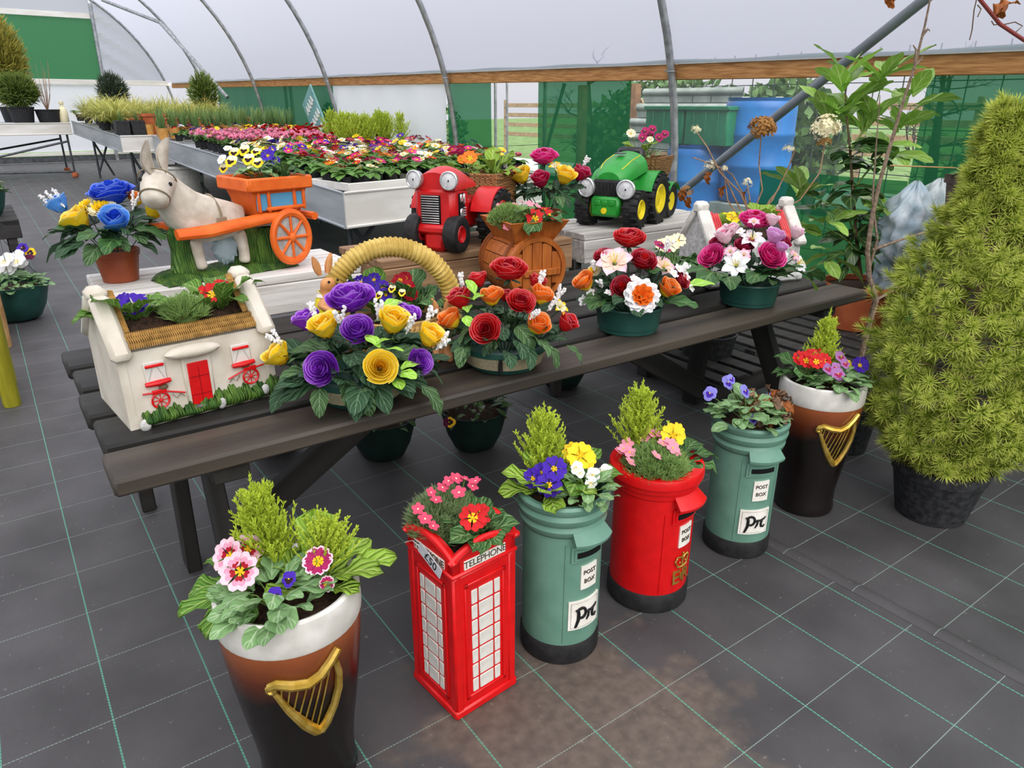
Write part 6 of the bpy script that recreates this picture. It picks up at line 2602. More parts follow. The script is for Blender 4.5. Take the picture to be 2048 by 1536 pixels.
S = Vector((1.132, 1.336, .508))
cypress('lime cypress at the back of the front green post box', S + off(-.055, .05, -.01), .25, .09, 3)
primula('violet primrose with yellow eyes in the front green post box', S + off(-.045, -.03, 0), 12,
        [('primrose_violet', spot(1108, 938, S, -.03), .036), ('primrose_violet', spot(1098, 970, S, -.06), .037, FACE), ('primrose_violet', spot(1067, 957, S, -.03), .030, FACE - RX * .7), ('primrose_violet', spot(1085, 945, S, -.02), .028)], key='primula_lime', lsize=.125, pitch=(.1, .9))
primula('yellow primrose in the front green post box', S + off(.045, .04, 0), 9, [('primrose_yellow', spot(1160, 912, S, .02), .040, FACE), ('primrose_yellow', spot(1147, 906, S, .04), .032, FACE - RX * .4), ('primrose_yellow', spot(1172, 918, S, .03), .030, FACE + RX * .5)], lsize=.135, pitch=(.3, 1.0))
viola('white violas hanging at the right of the front green post box', S + off(.06, -.045, 0), 34, .085, .055,
      [('pansy_white', spot(u, v, S, b), r) for u, v, r, b in ((1153, 935, .020, -.04), (1186, 950, .024, -.03), (1210, 943, .024, -.01), (1182, 965, .020, -.05), (1160, 945, .016, -.05))], lsize=.052)

S = Vector((1.518, 1.351, .468))
cypress('lime cypress at the back of the red post box', S + off(-.05, .055, -.01), .265, .095, 4)
saxifrage('mossy saxifrage covered in pale pink flowers in the red post box', S + off(-.01, -.035, -.01), .095, .07,
          [spot(u, v, S, b) for u, v, b in ((1255, 888, 0), (1239, 903, -.03), (1259, 905, -.04), (1260, 923, -.08), (1290, 876, .02), (1302, 866, .03), (1317, 868, .03), (1326, 887, -.03), (1346, 896, -.05), (1312, 911, -.09), (1352, 903, -.05), (1340, 884, -.02), (1247, 897, -.03))], key='saxi', fr=.020, seed=6, n=560, blade=.027)
primula('yellow primrose at the right of the red post box', S + off(.075, .02, 0), [(-.5, .35, .13), (-1.1, .1, .12), (.2, .5, .13), (1.0, .7, .12), (2.0, .6, .10), (-1.8, .2, .10)], [('primrose_yellow', spot(1345, 872, S, .01), .040, FACE), ('primrose_yellow', spot(1352, 864, S, .04), .03, FACE + RX * .5)], key='primula_dark')

S = Vector((1.986, 1.361, .49))
viola('leafy viola with small blue flowers in the right green post box', S + off(-.02, -.02, 0), 74, .12, .085,
      [('viola_blue', spot(u, v, S, b), r, FACE + RX * rnd(-.8, .8)) for u, v, r, b in ((1420, 787, .028, -.02), (1455, 765, .028, .05), (1490, 782, .026, .0), (1540, 797, .022, .05), (1506, 838, .022, -.07), (1462, 758, .02, .06))], lsize=.06)
t = thing('withered_plant', 'withered brown leaves at the right side of the right green post box', 'plant', T(*(S + off(.06, .02, 0))))
for k in range(60):
    a = k * 2.4
    leaf(t, 'brown' if k % 3 else 'dry', (.065 * cos(a) * sqrt(k / 60), .06 * sin(a) * sqrt(k / 60), rnd(0, .08)), a, rnd(-.4, .8), rnd(.035, .06), rnd(-1, 1))

S = Vector((GR[0], GR[1], .53))
cypress('lime cypress with a thin leader in the right beer glass planter', S + off(.01, .06, -.01), .28, .075, 5)
primula('red primrose at the left of the right beer glass planter', S + off(-.06, .02, 0), 9, [('primrose_red', spot(u, v, S, b), .032, FACE) for u, v, b in ((1612, 722, -.02), (1632, 724, -.04), (1645, 722, -.01), (1622, 714, .02), (1600, 718, .0), (1636, 714, .03))], lsize=.14, pitch=(.2, .8), key='primula_dark')
viola('mauve pansies over grey-green leaves in the right beer glass planter', S + off(.03, -.05, 0), 44, .11, .055,
      [('pansy_mauve', spot(u, v, S, b), r) for u, v, r, b in ((1655, 737, .028, -.05), (1676, 748, .030, -.07), (1681, 714, .028, 0), (1672, 735, .022, -.04), (1690, 727, .022, -.02))], name='pansy_plant', lsize=.062)
primula('blue primrose at the right of the right beer glass planter', S + off(.09, .03, 0), 7, [('primrose_violet', spot(1719, 731, S, .02), .034, FACE), ('primrose_violet', spot(1726, 726, S, .04), .026, FACE + RX), ('primrose_yellow', spot(1692, 730, S, .04), .022, FACE)], lsize=.10, pitch=(.2, .8))


# ------------------------------------------------------------------ dwarf spruce in a black pot
def black_pot(parent, r0, r1, h, m='pot_black', lip=.02, soil=True):
    q = MB()
    q.lathe([(r0 * .95, 0), (r0, .004), (r0 + (r1 - r0) * .85, h - lip * 1.6), (r1 * 1.0, h - lip * 1.5), (r1 * 1.03, h - lip * .3), (r1 * 1.02, h), (r1 * .96, h), (r1 * .92, h - lip * 2)], 40)
    o = q.build('pot', m, parent)
    if soil:
        soil_disc(parent, r1 * .93, h - .025)
    return o


sp = thing('potted_spruce', 'bushy yellow-green dwarf spruce in a scuffed black pot', 'conifer', T(2.784, 1.045, 0))
black_pot(sp, .125, .168, .225, lip=.028)
q = MB()
q.tube([(0, 0, .19), (-.004, .0, .5), (-.02, .01, 1.0), (-.045, .02, 1.45)], [.016, .013, .008, .003], 8)
q.build('trunk', 'bark', sp)
SPZ = [(.22, .12), (.30, .21), (.42, .255), (.60, .275), (.80, .26), (.95, .225), (1.06, .155), (1.16, .09), (1.30, .054), (1.42, .036), (1.50, .008)]


def sprad(z):
    for (a, ra), (b, rb_) in zip(SPZ[:-1], SPZ[1:]):
        if a <= z <= b:
            return ra + (rb_ - ra) * (z - a) / (b - a)
    return .01


def spruce_foliage():
    rng = np.random.default_rng(5)
    nn = 34
    base = np.zeros((nn, 3, 3))
    for k in range(nn):
        az = k * 2.39996
        s = k / nn
        el = .05 + 1.3 * s
        d = np.array([np.cos(az) * np.cos(el), np.sin(az) * np.cos(el), np.sin(el)])
        o = np.array([0, 0, .004 + .022 * s])
        side = np.cross(d, [0, 0, 1.0])
        side /= np.linalg.norm(side)
        ln = .032 - .010 * s
        base[k] = [o - side * .0016, o + side * .0016, o + d * ln]
    B = base.reshape(-1, 3)
    V, n = [], 0
    for i in range(2000):
        z = .24 + 1.25 * rng.random() ** 1.15
        R = sprad(z)
        f = 1 - abs(rng.normal(0, .13))
        f = max(.35, f)
        az = rng.random() * 2 * np.pi
        # lumpy outline from separate branch ends
        lump = 1 + .12 * np.sin(az * 4 + z * 23) + .12 * np.sin(az * 7 - z * 37)
        r = R * f * lump
        lean = -.05 * (z / 1.45) ** 2
        p = np.array([r * np.cos(az) + lean, r * np.sin(az) + .02 * z, z + rng.normal(0, .01)])
        d = np.array([np.cos(az), np.sin(az), .55 + rng.normal(0, .35)]) + rng.normal(0, .28, 3)
        d /= np.linalg.norm(d)
        a = np.cross(d, [0, 0, 1.0])
        a /= np.linalg.norm(a) + 1e-9
        b = np.cross(d, a)
        sc = rng.uniform(1.15, 1.75)
        V.append((B * sc) @ np.stack([a, b, d]) + p)
    V = np.concatenate(V)
    m = len(V) // 3
    me = bpy.data.meshes.new('needles')
    me.vertices.add(len(V))
    me.vertices.foreach_set('co', V.ravel())
    me.loops.add(len(V))
    me.loops.foreach_set('vertex_index', np.arange(len(V)))
    me.polygons.add(m)
    me.polygons.foreach_set('loop_start', np.arange(0, 3 * m, 3))
    me.polygons.foreach_set('loop_total', np.full(m, 3))
    uvl = me.uv_layers.new(name='UVMap')
    uvv = np.tile(np.array([[0, .5], [0, .5], [1, .5]]), (m, 1))
    uvl.data.foreach_set('uv', uvv.ravel())
    me.update(calc_edges=True)
    me.materials.append(MATS['spruce_needle'])
    return me


o = put('needles', spruce_foliage(), sp)
o['kind'] = 'stuff'
for k in range(46):
    z = .27 + 1.1 * k / 46
    az = k * 2.39996
    R = sprad(z) * .85
    q = MB()
    q.tube([(-.05 * (z / 1.45) ** 2, 0, z - .03), (R * .5 * cos(az), R * .5 * sin(az), z), (R * cos(az), R * sin(az), z + .03)], [.005, .0035, .0015], 4)
    q.build('branch', 'bark', sp)


# ------------------------------------------------------------------ laurel in terracotta on a pallet
def pallet(label, x0, x1, y0, y1, h, n, m='slate_dark'):
    t = thing('pallet', label, 'pallet', T(0, 0, 0))
    d = (x1 - x0) / n
    for k in range(n):
        q = MB()
        q.box((0, 0, 0), (d * .68, y1 - y0, .02), .003)
        q.build('slat', m, t, T(x0 + d * (k + .5), (y0 + y1) / 2, h - .01))
    for y in (y0 + .05, (y0 + y1) / 2, y1 - .05):
        q = MB()
        q.box((0, 0, 0), (x1 - x0, .08, h - .02), .003)
        q.build('bearer', m, t, T((x0 + x1) / 2, y, (h - .02) / 2))


pallet('dark slatted pallet on the floor under the laurel pot', 3.55, 4.85, 1.95, 3.05, .15, 8)
pallet('dark slatted pallet on the floor under the right end of the table', 2.95, 3.50, 2.25, 3.35, .13, 4)
LP = Vector((4.479, 2.394, .15))
lt = thing('potted_laurel', 'tall green laurel shrub in a terracotta pot beyond the table end', 'shrub', T(*LP))
q = MB()
q.lathe([(.165, 0), (.178, .006), (.205, .20), (.215, .235), (.228, .24), (.242, .262), (.244, .285), (.236, .295), (.222, .293), (.214, .26)], 48)
q.build('pot', 'pot_terracotta', lt)
soil_disc(lt, .215, .265)
random.seed(61)
stem_paths = {
    'main': [(1722, 560, 0), (1712, 470, 0), (1705, 380, 0), (1700, 300, 0), (1692, 220, 0), (1690, 165, 0)],
    'b': [(1712, 470, 0), (1690, 420, -.05), (1640, 400, -.1), (1600, 382, -.12)],
    'c': [(1705, 380, 0), (1745, 330, .03), (1780, 290, .05), (1800, 250, .05)],
    'd': [(1700, 300, 0), (1735, 250, .0), (1755, 200, 0), (1765, 160, 0)],
    'e': [(1716, 500, 0), (1680, 470, -.05), (1650, 455, -.1)],
    'f': [(1712, 470, 0), (1745, 440, -.04), (1775, 410, -.05)],
}
for key, pts in stem_paths.items():
    q = MB()
    w = [spot(u, v, LP, b) - LP for u, v, b in pts]
    n = len(w)
    r0 = .013 if key == 'main' else .007
    q.tube(w, [r0 * (1 - .7 * i / (n - 1)) for i in range(n)], 7)
    q.build('stem', 'bark' if key == 'main' else 'stem', lt)
for u, v, b, n, sz, key, up in (
        (1690, 165, 0, 9, .26, 'laurel', .55), (1765, 160, 0, 8, .28, 'laurel', .5), (1800, 250, .05, 9, .25, 'laurel', .3), (1600, 382, -.12, 7, .24, 'laurel', .3), (1820, 200, .05, 6, .26, 'laurel', .3),
        (1735, 250, 0, 9, .24, 'laurel', .5), (1700, 300, 0, 10, .22, 'laurel_dark', .0), (1745, 330, .03, 10, .22, 'laurel_dark', .1), (1705, 380, 0, 11, .22, 'laurel_dark', -.1), (1660, 230, -.04, 7, .24, 'laurel', .4),
        (1640, 400, -.1, 7, .21, 'laurel_dark', .1), (1650, 455, -.1, 7, .23, 'laurel', -.1), (1712, 470, 0, 10, .22, 'laurel_dark', -.3), (1775, 410, -.05, 8, .21, 'laurel', -.1), (1780, 300, .05, 8, .24, 'laurel', .1), (1692, 220, 0, 9, .24, 'laurel', .3), (1700, 510, -.05, 7, .21, 'laurel_dark', -.5), (1760, 480, .05, 7, .2, 'laurel_dark', -.2), (1660, 510, -.08, 6, .22, 'laurel', -.3), (1725, 430, .0, 9, .2, 'laurel_dark', -.2)):
    c = spot(u, v, LP, b) - LP
    for k in range(n):
        az = k * 2 * pi / n + rnd(-.4, .4)
        leaf(lt, key, c + Vector((rnd(-.02, .02), rnd(-.02, .02), rnd(-.06, .04))), az, up + rnd(-.25, .45), sz * rnd(.75, 1.15), rnd(-.5, .5))

# bare sapling with pale bark behind the spruce
C = Vector((3.45, 1.72, 0))
t = thing('bare_sapling', 'leafless pale-barked sapling rising in front of the laurel', 'tree', T(0, 0, 0))
main = [(1722, 712, 0), (1738, 650, 0), (1752, 600, 0), (1738, 555, 0), (1735, 500, 0), (1745, 430, 0), (1758, 370, 0), (1775, 310, 0), (1800, 225, 0), (1830, 130, 0), (1850, 50, 0), (1864, -20, 0)]
w = [spot(u, v, C, b) for u, v, b in main]
q = MB()
q.tube([Vector((w[0].x - .02, w[0].y, .15)), w[0] - UP * .12] + w, [.017, .016, .015, .014, .016, .013, .0115, .0105, .0095, .0085, .007, .006, .005, .0035], 8)
q.build('trunk', 'bark_pale', t)
for pts in ([(1752, 600), (1785, 582), (1815, 560)], [(1745, 500), (1800, 480), (1880, 455), (1950, 430)], [(1738, 540), (1755, 480), (1745, 400), (1752, 300), (1760, 190)], [(1830, 130), (1833, 100), (1826, 90)], [(1830, 130), (1843, 118), (1846, 112)], [(1845, 70), (1856, 58), (1860, 62)]):
    q = MB()
    ww = [spot(u, v, C, 0) for u, v in pts]
    q.tube(ww, [.008 - .006 * i / (len(ww) - 1) for i in range(len(ww))], 5)
    q.build('branch', 'bark_pale', t)
q = MB()
q.lathe([(.10, 0), (.13, .2), (.135, .22), (.128, .22), (.12, .19)], 28, M=T(w[0].x - .02, w[0].y, 0))
q.build('pot', 'pot_black', t)
q = MB()
q.lathe([(.121, .185), (.06, .19), (.001, .19)], 20, M=T(w[0].x - .02, w[0].y, 0), cap0=False)
q.build('soil', 'soil', t)

# dried hydrangea behind the cottage
HB = Vector((3.30, 2.62, 0))
t = thing('dried_hydrangea', 'leafless hydrangea twigs with dried flower heads behind the red roofed cottage', 'shrub', T(0, 0, 0))
root = [spot(1500, 470, HB, 0), spot(1475, 470, HB, .03), spot(1520, 470, HB, -.03)]
q = MB()
q.lathe([(.12, 0), (.16, .24), (.165, .26), (.155, .26), (.15, .23)], 28, M=T(HB.x, HB.y, 0))
q.build('pot', 'pot_black', t)
twigs = [[(1490, 440), (1462, 380), (1440, 335), (1415, 325), (1385, 315)], [(1500, 440), (1525, 380), (1518, 330), (1522, 275)], [(1505, 440), (1480, 385), (1440, 345), (1415, 295), (1392, 262)], [(1510, 440), (1545, 400), (1575, 340), (1590, 300)],
         [(1500, 445), (1490, 395), (1465, 350), (1450, 340)], [(1520, 440), (1600, 400), (1640, 345), (1650, 285)], [(1515, 440), (1540, 400), (1560, 375)], [(1480, 440), (1455, 400), (1450, 360)], [(1495, 440), (1500, 400), (1495, 370)]]
for k, pts in enumerate(twigs):
    ww = [spot(u, v, HB, rnd(-.05, .05)) for u, v in pts]
    q = MB()
    q.tube([Vector((HB.x, HB.y, .25)), root[k % 3]] + ww, [.006] * 2 + [.005 - .0025 * i / len(ww) for i in range(len(ww))], 5)
    q.build('twig', 'dry_twig', t)
for u, v, r, m in ((1524, 258, .075, 'rust'), (1652, 258, .075, 'cream'), (1392, 260, .028, 'cream'), (1577, 298, .030, 'cream'), (1418, 332, .032, 'cream'), (1494, 366, .03, 'cream'), (1648, 285, .04, 'rust'), (1372, 385, .04, 'rust'), (1450, 338, .02, 'cream')):
    c = spot(u, v, HB, 0)
    q = MB()
    rr = random.Random(u)
    for k in range(60 if r > .05 else 20):
        d = Vector((rr.gauss(0, 1), rr.gauss(0, 1), abs(rr.gauss(0, 1)) - .3)).normalized()
        M = T(*(d * r * rr.uniform(.6, 1))) @ aim(d) @ RZ(rr.uniform(0, 6)) @ SC(r * .30)
        for e in range(4):
            q.add([(0, 0, 0), (.9, -.45, .15), (1.1, 0, .05), (.9, .45, .2)], [(0, 1, 2, 3)], 0, M @ RZ(e * pi / 2))
    q.build('dried_flower_head', PET['rust'] if m == 'rust' else MATS['heather_dry'] if 'heather_dry' in MATS else PET['cream'], t, T(*c), smooth=False)
for u, v in ((1450, 372), (1495, 380), (1420, 345), (1365, 380), (1380, 395)):
    leaf(t, 'dry', spot(u, v, HB, 0), rnd(0, 6), -1.2, .07, 0, name='dried_leaf')

# grape vine hanging from the hoop at the top right
VC = Vector((3.6, 1.55, 0))
t = thing('vine', 'reddish bare vine shoot with one dry leaf at the top right', 'vine', T(0, 0, 0))
q = MB()
q.tube([spot(u, v, VC, 0) for u, v in ((1890, -90), (1930, -40), (1965, 5), (2000, 48), (2048, 80), (2120, 120))], .008, 7)
q.build('shoot', 'stem_red', t)
for pts in ([(1955, -10), (1948, 20), (1944, 60), (1939, 80)], [(2000, 48), (1988, 50), (1983, 42)], [(2003, 50), (2030, 44), (2045, 52), (2032, 64)], [(1955, 10), (1962, 18), (1955, 34)]):
    q = MB()
    q.tube([spot(u, v, VC, 0) for u, v in pts], .0025, 5)
    q.build('tendril', 'bark', t)
leaf(t, 'dry', spot(1995, 28, VC, 0), -.6, .9, .11, .3, name='dry_leaf')
leaf(t, 'dry', spot(1996, 28, VC, 0), .4, .3, .09, -.5, name='dry_leaf')
leaf(t, 'dry', spot(1780, -3, VC, 0), .4, -.3, .06, -.5, name='dry_leaf')

# bags, pots and odds and ends behind the spruce
def crumple(label, c, rx, ry, rz, seed, m='bag_film'):
    rr = random.Random(seed)
    ph = [rr.uniform(0, 6) for _ in range(6)]
    q = MB()
    q.sphere((0, 0, 0), 1, 36, 22)
    for i, v_ in enumerate(q.v):
        a = math.atan2(v_[1], v_[0])
        k = 1 + .16 * sin(6 * a + ph[0] + 3 * v_[2]) + .13 * sin(11 * a + ph[1] - 7 * v_[2]) + .12 * sin(13 * v_[2] + ph[2] + 3 * a)
        pinch = 1 - .45 * max(0, v_[2]) ** 2
        q.v[i] = (v_[0] * k * rx * pinch, v_[1] * k * ry * pinch, v_[2] * rz * (1 + .12 * sin(9 * a + ph[3])))
    return tag(q.build('plastic_bag', m, None, T(*c), sharp=180), label, 'bag')


mat('bag_blue', 'c4dce8', 'eef6fa', 12, rough=.3, spec=.5, trans=.3)
mat('bag_white', 'cfe0e4', 'f0f6f8', 12, rough=.3, spec=.5, trans=.3)
mat('brown_plastic', '4b3a34', '5e4a42', 14, rough=.5)
BG = Vector((4.75, 2.02, 0))
g1, g2, g3 = spot(1818, 450, BG, 0), spot(1870, 425, BG, .1), spot(1800, 545, BG, .15)
crumple('pale blue crumpled plastic bag behind the spruce', g1, .15, .14, .24, 3, 'bag_blue')
crumple('white crumpled plastic bag behind the spruce', g2, .15, .13, .19, 8, 'bag_white')
crumple('light blue plastic bag low behind the terracotta pot', g3, .16, .15, .22, 12, 'bag_blue')
random.seed(70)
for i, (x, y, r, h, lab) in enumerate(((3.05, 1.58, .13, .24, 'black pot hidden behind the right beer glass'), (3.30, 1.15, .15, .26, 'empty black pot just behind the spruce pot'), (3.55, .78, .15, .26, 'black pot at the right edge of the path'), (4.0, 1.35, .16, .28, 'black pot in the shade behind the spruce'), (3.95, .95, .15, .27, 'black pot furthest right among the dark pots'))):
    t = thing('plant_pot', lab, 'pot', T(x, y, 0), 'black pots behind the spruce')
    black_pot(t, r * .8, r, h)
for i, (u, v, s, lab) in enumerate(((1965, 400, .30, 'dark brown square planter behind the spruce top'), (2060, 380, .3, 'dark brown square planter at the right edge'))):
    c = spot(u, v, Vector((4.6, 1.5, 0)), .1 * i)
    t = thing('square_planter', lab, 'planter', T(c.x, c.y, 0))
    q = MB()
    zt = c.z + .12
    q.lathe([(.14, zt - .42), (.20, zt - .05), (.215, zt - .045), (.215, zt), (.195, zt), (.19, zt - .05)], 4)
    q.build('pot', 'brown_plastic', t, smooth=False)
    q = MB()
    for k in range(3):
        hh = (zt - .42) / 3
        q.box((0, 0, hh * (k + .5)), (.34 - .02 * k, .34 - .02 * k, hh - .004), .01)
    q.build('box_stand', 'slate_dark', t)
    soil_disc(t, .15, zt - .03)
    for k in range(9):
        a = k * .7
        leaf(t, 'primula_dark', (.06 * cos(a), .06 * sin(a), zt - .03), a, rnd(.5, 1.2), .14)
    flower(t, 'bud_red', (.02, -.05, zt + .10 + .1 * i), .03, UP)
    flower(t, 'bud_red', (-.05, -.08, zt + .04 + .1 * i), .03, UP)
q = MB()
q.tube([spot(1780, 331, LP, -.25), spot(1945, 337, LP, -.25)], .004, 5)
tag(q.build('bamboo_cane', 'pine', None), 'thin straw coloured cane lying level behind the laurel', 'cane')


# ------------------------------------------------------------------ hanging baskets under and left of the table
def hanging_basket(label, x, y, r, h, foliage, flowers, hanger=True, m='pot_green', lkey='viola', lsz=.06, seed=0):
    t = thing('hanging_basket', label, 'basket', T(x, y, 0))
    q = MB()
    q.lathe([(r * .45, 0), (r * .62, h * .08), (r * .82, h * .4), (r * .95, h * .8), (r, h * .95), (r * 1.03, h), (r * .97, h), (r * .9, h * .85)], 36)
    q.build('bowl', m, t)
    soil_disc(t, r * .92, h * .9)
    rr = random.Random(seed)
    for k in range(foliage):
        a, f = k * 2.4, sqrt((k + .5) / foliage)
        leaf(t, lkey, (r * f * .9 * cos(a), r * f * .9 * sin(a), h * .93 + .07 * (1 - f * f)), a + rr.uniform(-.5, .5), rr.uniform(-.3, .7), lsz * rr.uniform(.7, 1.2), rr.uniform(-.4, .4))
    for key, dx, dy, dz, fr in flowers:
        flower(t, key, (dx, dy, h + dz), fr, FACE)
    if hanger:
        q = MB()
        for k in range(3):
            a = 2 * pi * k / 3 + .5
            q.tube([(r * cos(a), r * sin(a), h * .95), (r * .3 * cos(a), r * .3 * sin(a), h + .22), (0, 0, h + .36)], .0025, 4)
        q.tube([(0, 0, h + .36), (.0, .0, h + .40), (.03, 0, h + .43), (.05, 0, h + .40)], .004, 5)
        q.build('hanger', 'wire', t)
    return t


mat('pot_green_shaded', '10241f', '173029', 10, rough=.5)  # pot_green darkened, the shade under the table put into its colour
random.seed(71)
hanging_basket('shade-darkened green hanging basket bowl of violas under the middle of the table', 1.63, 2.58, .155, .20, 50, [('pansy_gold', -.18, -.08, .0, .03)], False, m='pot_green_shaded', lkey='laurel_dark', lsz=.07, seed=1)
hanging_basket('shade-darkened green hanging basket bowl under the left of the table', 1.24, 2.74, .155, .20, 40, [], False, m='pot_green_shaded', lkey='laurel_dark', lsz=.07, seed=2)
hanging_basket('green hanging basket half hidden behind the table brace', .86, 3.10, .16, .20, 40, [('pansy_white', -.05, -.1, .06, .03), ('pansy_white', .05, -.06, .06, .03)], False, m='pot_green_shaded', lkey='laurel_dark', lsz=.07, seed=3)
hanging_basket('shade-darkened teal basket bowl under the right half of the table', 2.46, 2.95, .155, .20, 40, [('pansy_yellow', .22, -.1, .02, .025)], False, m='pot_green_shaded', lkey='laurel_dark', lsz=.07, seed=4)
hanging_basket('green hanging basket of white pansies on the path at left', .02, 6.35, .235, .27, 110,
               [('pansy_white', -.1 + .2 * rnd(0, 1), -.12 + .2 * rnd(0, 1), .10 + rnd(0, .12), .055) for _ in range(9)] + [('pansy_violet', .12, .05, .24, .05), ('pansy_gold', .16, .0, .2, .05), ('pansy_mauve', -.12, .05, .25, .05), ('pansy_gold', -.2, -.1, .05, .05)], True, lkey='viola', lsz=.075, seed=5)

# stools at the left edge
def stool(label, x0, x1, y0, y1, h, m, r):
    t = thing('wooden_stool', label, 'stool', T(0, 0, 0))
    for x in (x0, x1):
        for y in (y0, y1):
            q = MB()
            q.tube([(x, y, 0), (x, y, .02), (x, y, h)], [r * .95, r, r * 1.1], 10)
            q.build('leg', m, t)
    for y in (y0, y1):
        q = MB()
        q.box(((x0 + x1) / 2, y, h * .42), (x1 - x0, r * 1.1, r * 1.4), .004)
        q.build('rung', m, t)
    for k in range(4):
        q = MB()
        q.box(((x0 + x1) / 2, y0 + (y1 - y0) * (k + .5) / 4, h + .012), (x1 - x0 + .06, (y1 - y0) / 4 - .012, .026), .004)
        q.build('seat_slat', m, t)
    return t


stool('olive yellow painted wooden stool at the left edge of the path', -.50, -.115, 4.42, 4.80, .52, 'olive_wood', .042)
stool('bare wooden stool behind the olive one at the left edge', -.48, -.10, 5.62, 5.98, .55, 'pine', .04)
t = thing('low_bench', 'weathered grey bench at the left edge beyond the hanging basket', 'bench', T(0, 0, 0))
for k in range(4):
    q = MB()
    q.box((-.45, 8.1 + .32 * k, .50), (1.3, .30, .05), .006)
    q.build('slat', 'slate_dark', t)
q = MB()
q.box((-.45, 7.97, .44), (1.3, .04, .16), .005)
q.build('front_board', 'slate_dark', t)
for x in (-1.0, .12):
    for y in (8.0, 9.1):
        q = MB()
        q.box((x, y, .24), (.07, .07, .48), .004)
        q.build('leg', 'slate_dark', t)
t = hanging_basket('green pot of leafy seedlings standing on the grey bench at left', 0.0, 8.35, .16, .22, 70, [], True, lkey='viola', lsz=.09, seed=6)
t.location.z = .525
t = thing('trailing_plant', 'wispy green trailing plant at the far left edge', 'plant', T(-.15, 8.6, .525))
q = MB()
q.lathe([(.10, 0), (.14, .2), (.145, .22), (.13, .22)], 24)
q.build('pot', 'pot_green', t)
for k in range(60):
    a = k * 2.4
    leaf(t, 'laurel', (.12 * cos(a), .12 * sin(a), .2 + .6 * rnd(0, 1)), a, rnd(-.6, .6), rnd(.12, .22))
q = MB()
for k in range(14):
    a = k * .9
    q.tube([(0, 0, .2), (.08 * cos(a), .08 * sin(a), .55), (.2 * cos(a), .2 * sin(a), .8)], .003, 4)
q.build('stem', 'stem', t)['kind'] = 'stuff'
# ------------------------------------------------------------------ staging benches full of bedding plants
def benchz(y):
    return .80 + .2 * max(0, y - 6) / 8


def staging(label, corners, fascia, legs, fmat_side='galv_flat', fmat_front='white_wood'):
    """metal staging bench: corners A (near left), B (near right), C (far right), D (far left) with heights"""
    t = thing('staging_bench', label, 'bench', T(0, 0, 0))
    A, B, C_, D_ = [Vector(c) for c in corners]
    q = MB()
    q.add([A - UP * .03, B - UP * .03, C_ - UP * .03, D_ - UP * .03, A - UP * .07, B - UP * .07, C_ - UP * .07, D_ - UP * .07], [(0, 1, 2, 3), (7, 6, 5, 4)])
    q.build('tray_floor', 'galv_flat', t, smooth=False)
    for nm, p, r, m in (('side_panel', D_, A, fmat_side), ('front_panel', A, B, fmat_front)):
        d = (r - p)
        nrm = Vector((d.y, -d.x, 0)).normalized()
        q = MB()
        v = []
        for w in (p, r):
            for o in (0, -.018):
                v += [w + nrm * (.009 + o), w + nrm * (.009 + o) - UP * fascia]
        q.add(v, [(0, 1, 5, 4), (2, 6, 7, 3), (0, 4, 6, 2), (1, 3, 7, 5), (0, 2, 3, 1), (4, 5, 7, 6)])
        q.build(nm, m, t, smooth=False)
        q = MB()
        q.tube([p - UP * fascia + nrm * .012, r - UP * fascia + nrm * .012], .014, 6)
        q.tube([p + nrm * .01, r + nrm * .01], .012, 6)
        q.build('edge_roll', m, t)
    for a, b in legs:
        q = MB()
        q.tube([a, b], .022, 8)
        q.build('leg', 'steel_dark', t)
    return t


def legs_of(x0, x1, y, z, h0=.0):
    return [((x0, y, h0), (x0, y, z)), ((x1, y, h0), (x1, y, z)), ((x0, y, h0 + .12), (x1 * .45 + x0 * .55, y, z)), ((x0, y, z * .9), (x0 + (x1 - x0) * .4, y, h0 + .05))]


b1 = staging('long staging bench crowded with flowering primroses', ((2.48, 5.93, .80), (4.95, 6.38, .80), (4.95, 14.0, 1.0), (2.52, 14.0, 1.0)), .29,
             legs_of(2.75, 3.5, 6.5, .52) + legs_of(2.75, 3.6, 9.5, .6) + legs_of(2.75, 3.6, 13, .68) + [((4.6, 7, 0), (4.6, 7, .55)), ((4.6, 12, 0), (4.6, 12, .7))])
b2 = staging('staging bench beyond, holding grasses and potted bulbs', ((2.03, 14.05, 1.0), (4.95, 14.15, 1.0), (4.95, 19.0, 1.15), (1.84, 18.75, 1.16)), .25,
             legs_of(2.2, 2.9, 14.4, .77) + legs_of(2.1, 2.8, 18.2, .85) + [((4.6, 15, 0), (4.6, 15, .8)), ((4.6, 18.5, 0), (4.6, 18.5, .9))])
b3 = staging('far staging bench across the end of the path', ((-2.2, 18.75, 1.12), (1.80, 18.75, 1.12), (1.80, 20.6, 1.15), (-2.2, 20.6, 1.15)), .22,
             [((1.70, 18.85, 0), (1.70, 18.85, .9)), ((1.70, 20.4, 0), (1.70, 20.4, .9)), ((-.2, 18.85, 0), (-.2, 18.85, .9)), ((1.70, 18.85, .12), (-.2, 18.85, .16)), ((1.70, 18.85, .75), (-.2, 18.85, .34)), ((1.70, 20.4, .75), (.2, 20.4, .5)), ((-2, 18.85, 0), (-2, 18.85, .9))])
b3.children[0]
q = MB()
for x, y in ((1.70, 18.85), (1.70, 20.4)):
    q = MB()
    q.lathe([(.0, 0), (.06, .01), (.07, .05), (.05, .10), (.0, .11)], 12, M=T(x, y, 0))
    q.build('foot', 'pot_terracotta', b3)
t = thing('bucket', 'white plastic bucket standing under the staging bench', 'bucket', T(2.75, 13.2, 0))
q = MB()
q.lathe([(.24, 0), (.27, .02), (.31, .5), (.33, .52), (.33, .56), (.31, .56)], 28)
q.build('pail', 'white_paint', t)
q = MB()
q.tube([(.32 * cos(a), .05, .5 - .25 * sin(a)) for a in [pi * i / 12 for i in range(13)]], .008, 5)
q.build('handle', 'wire', t)
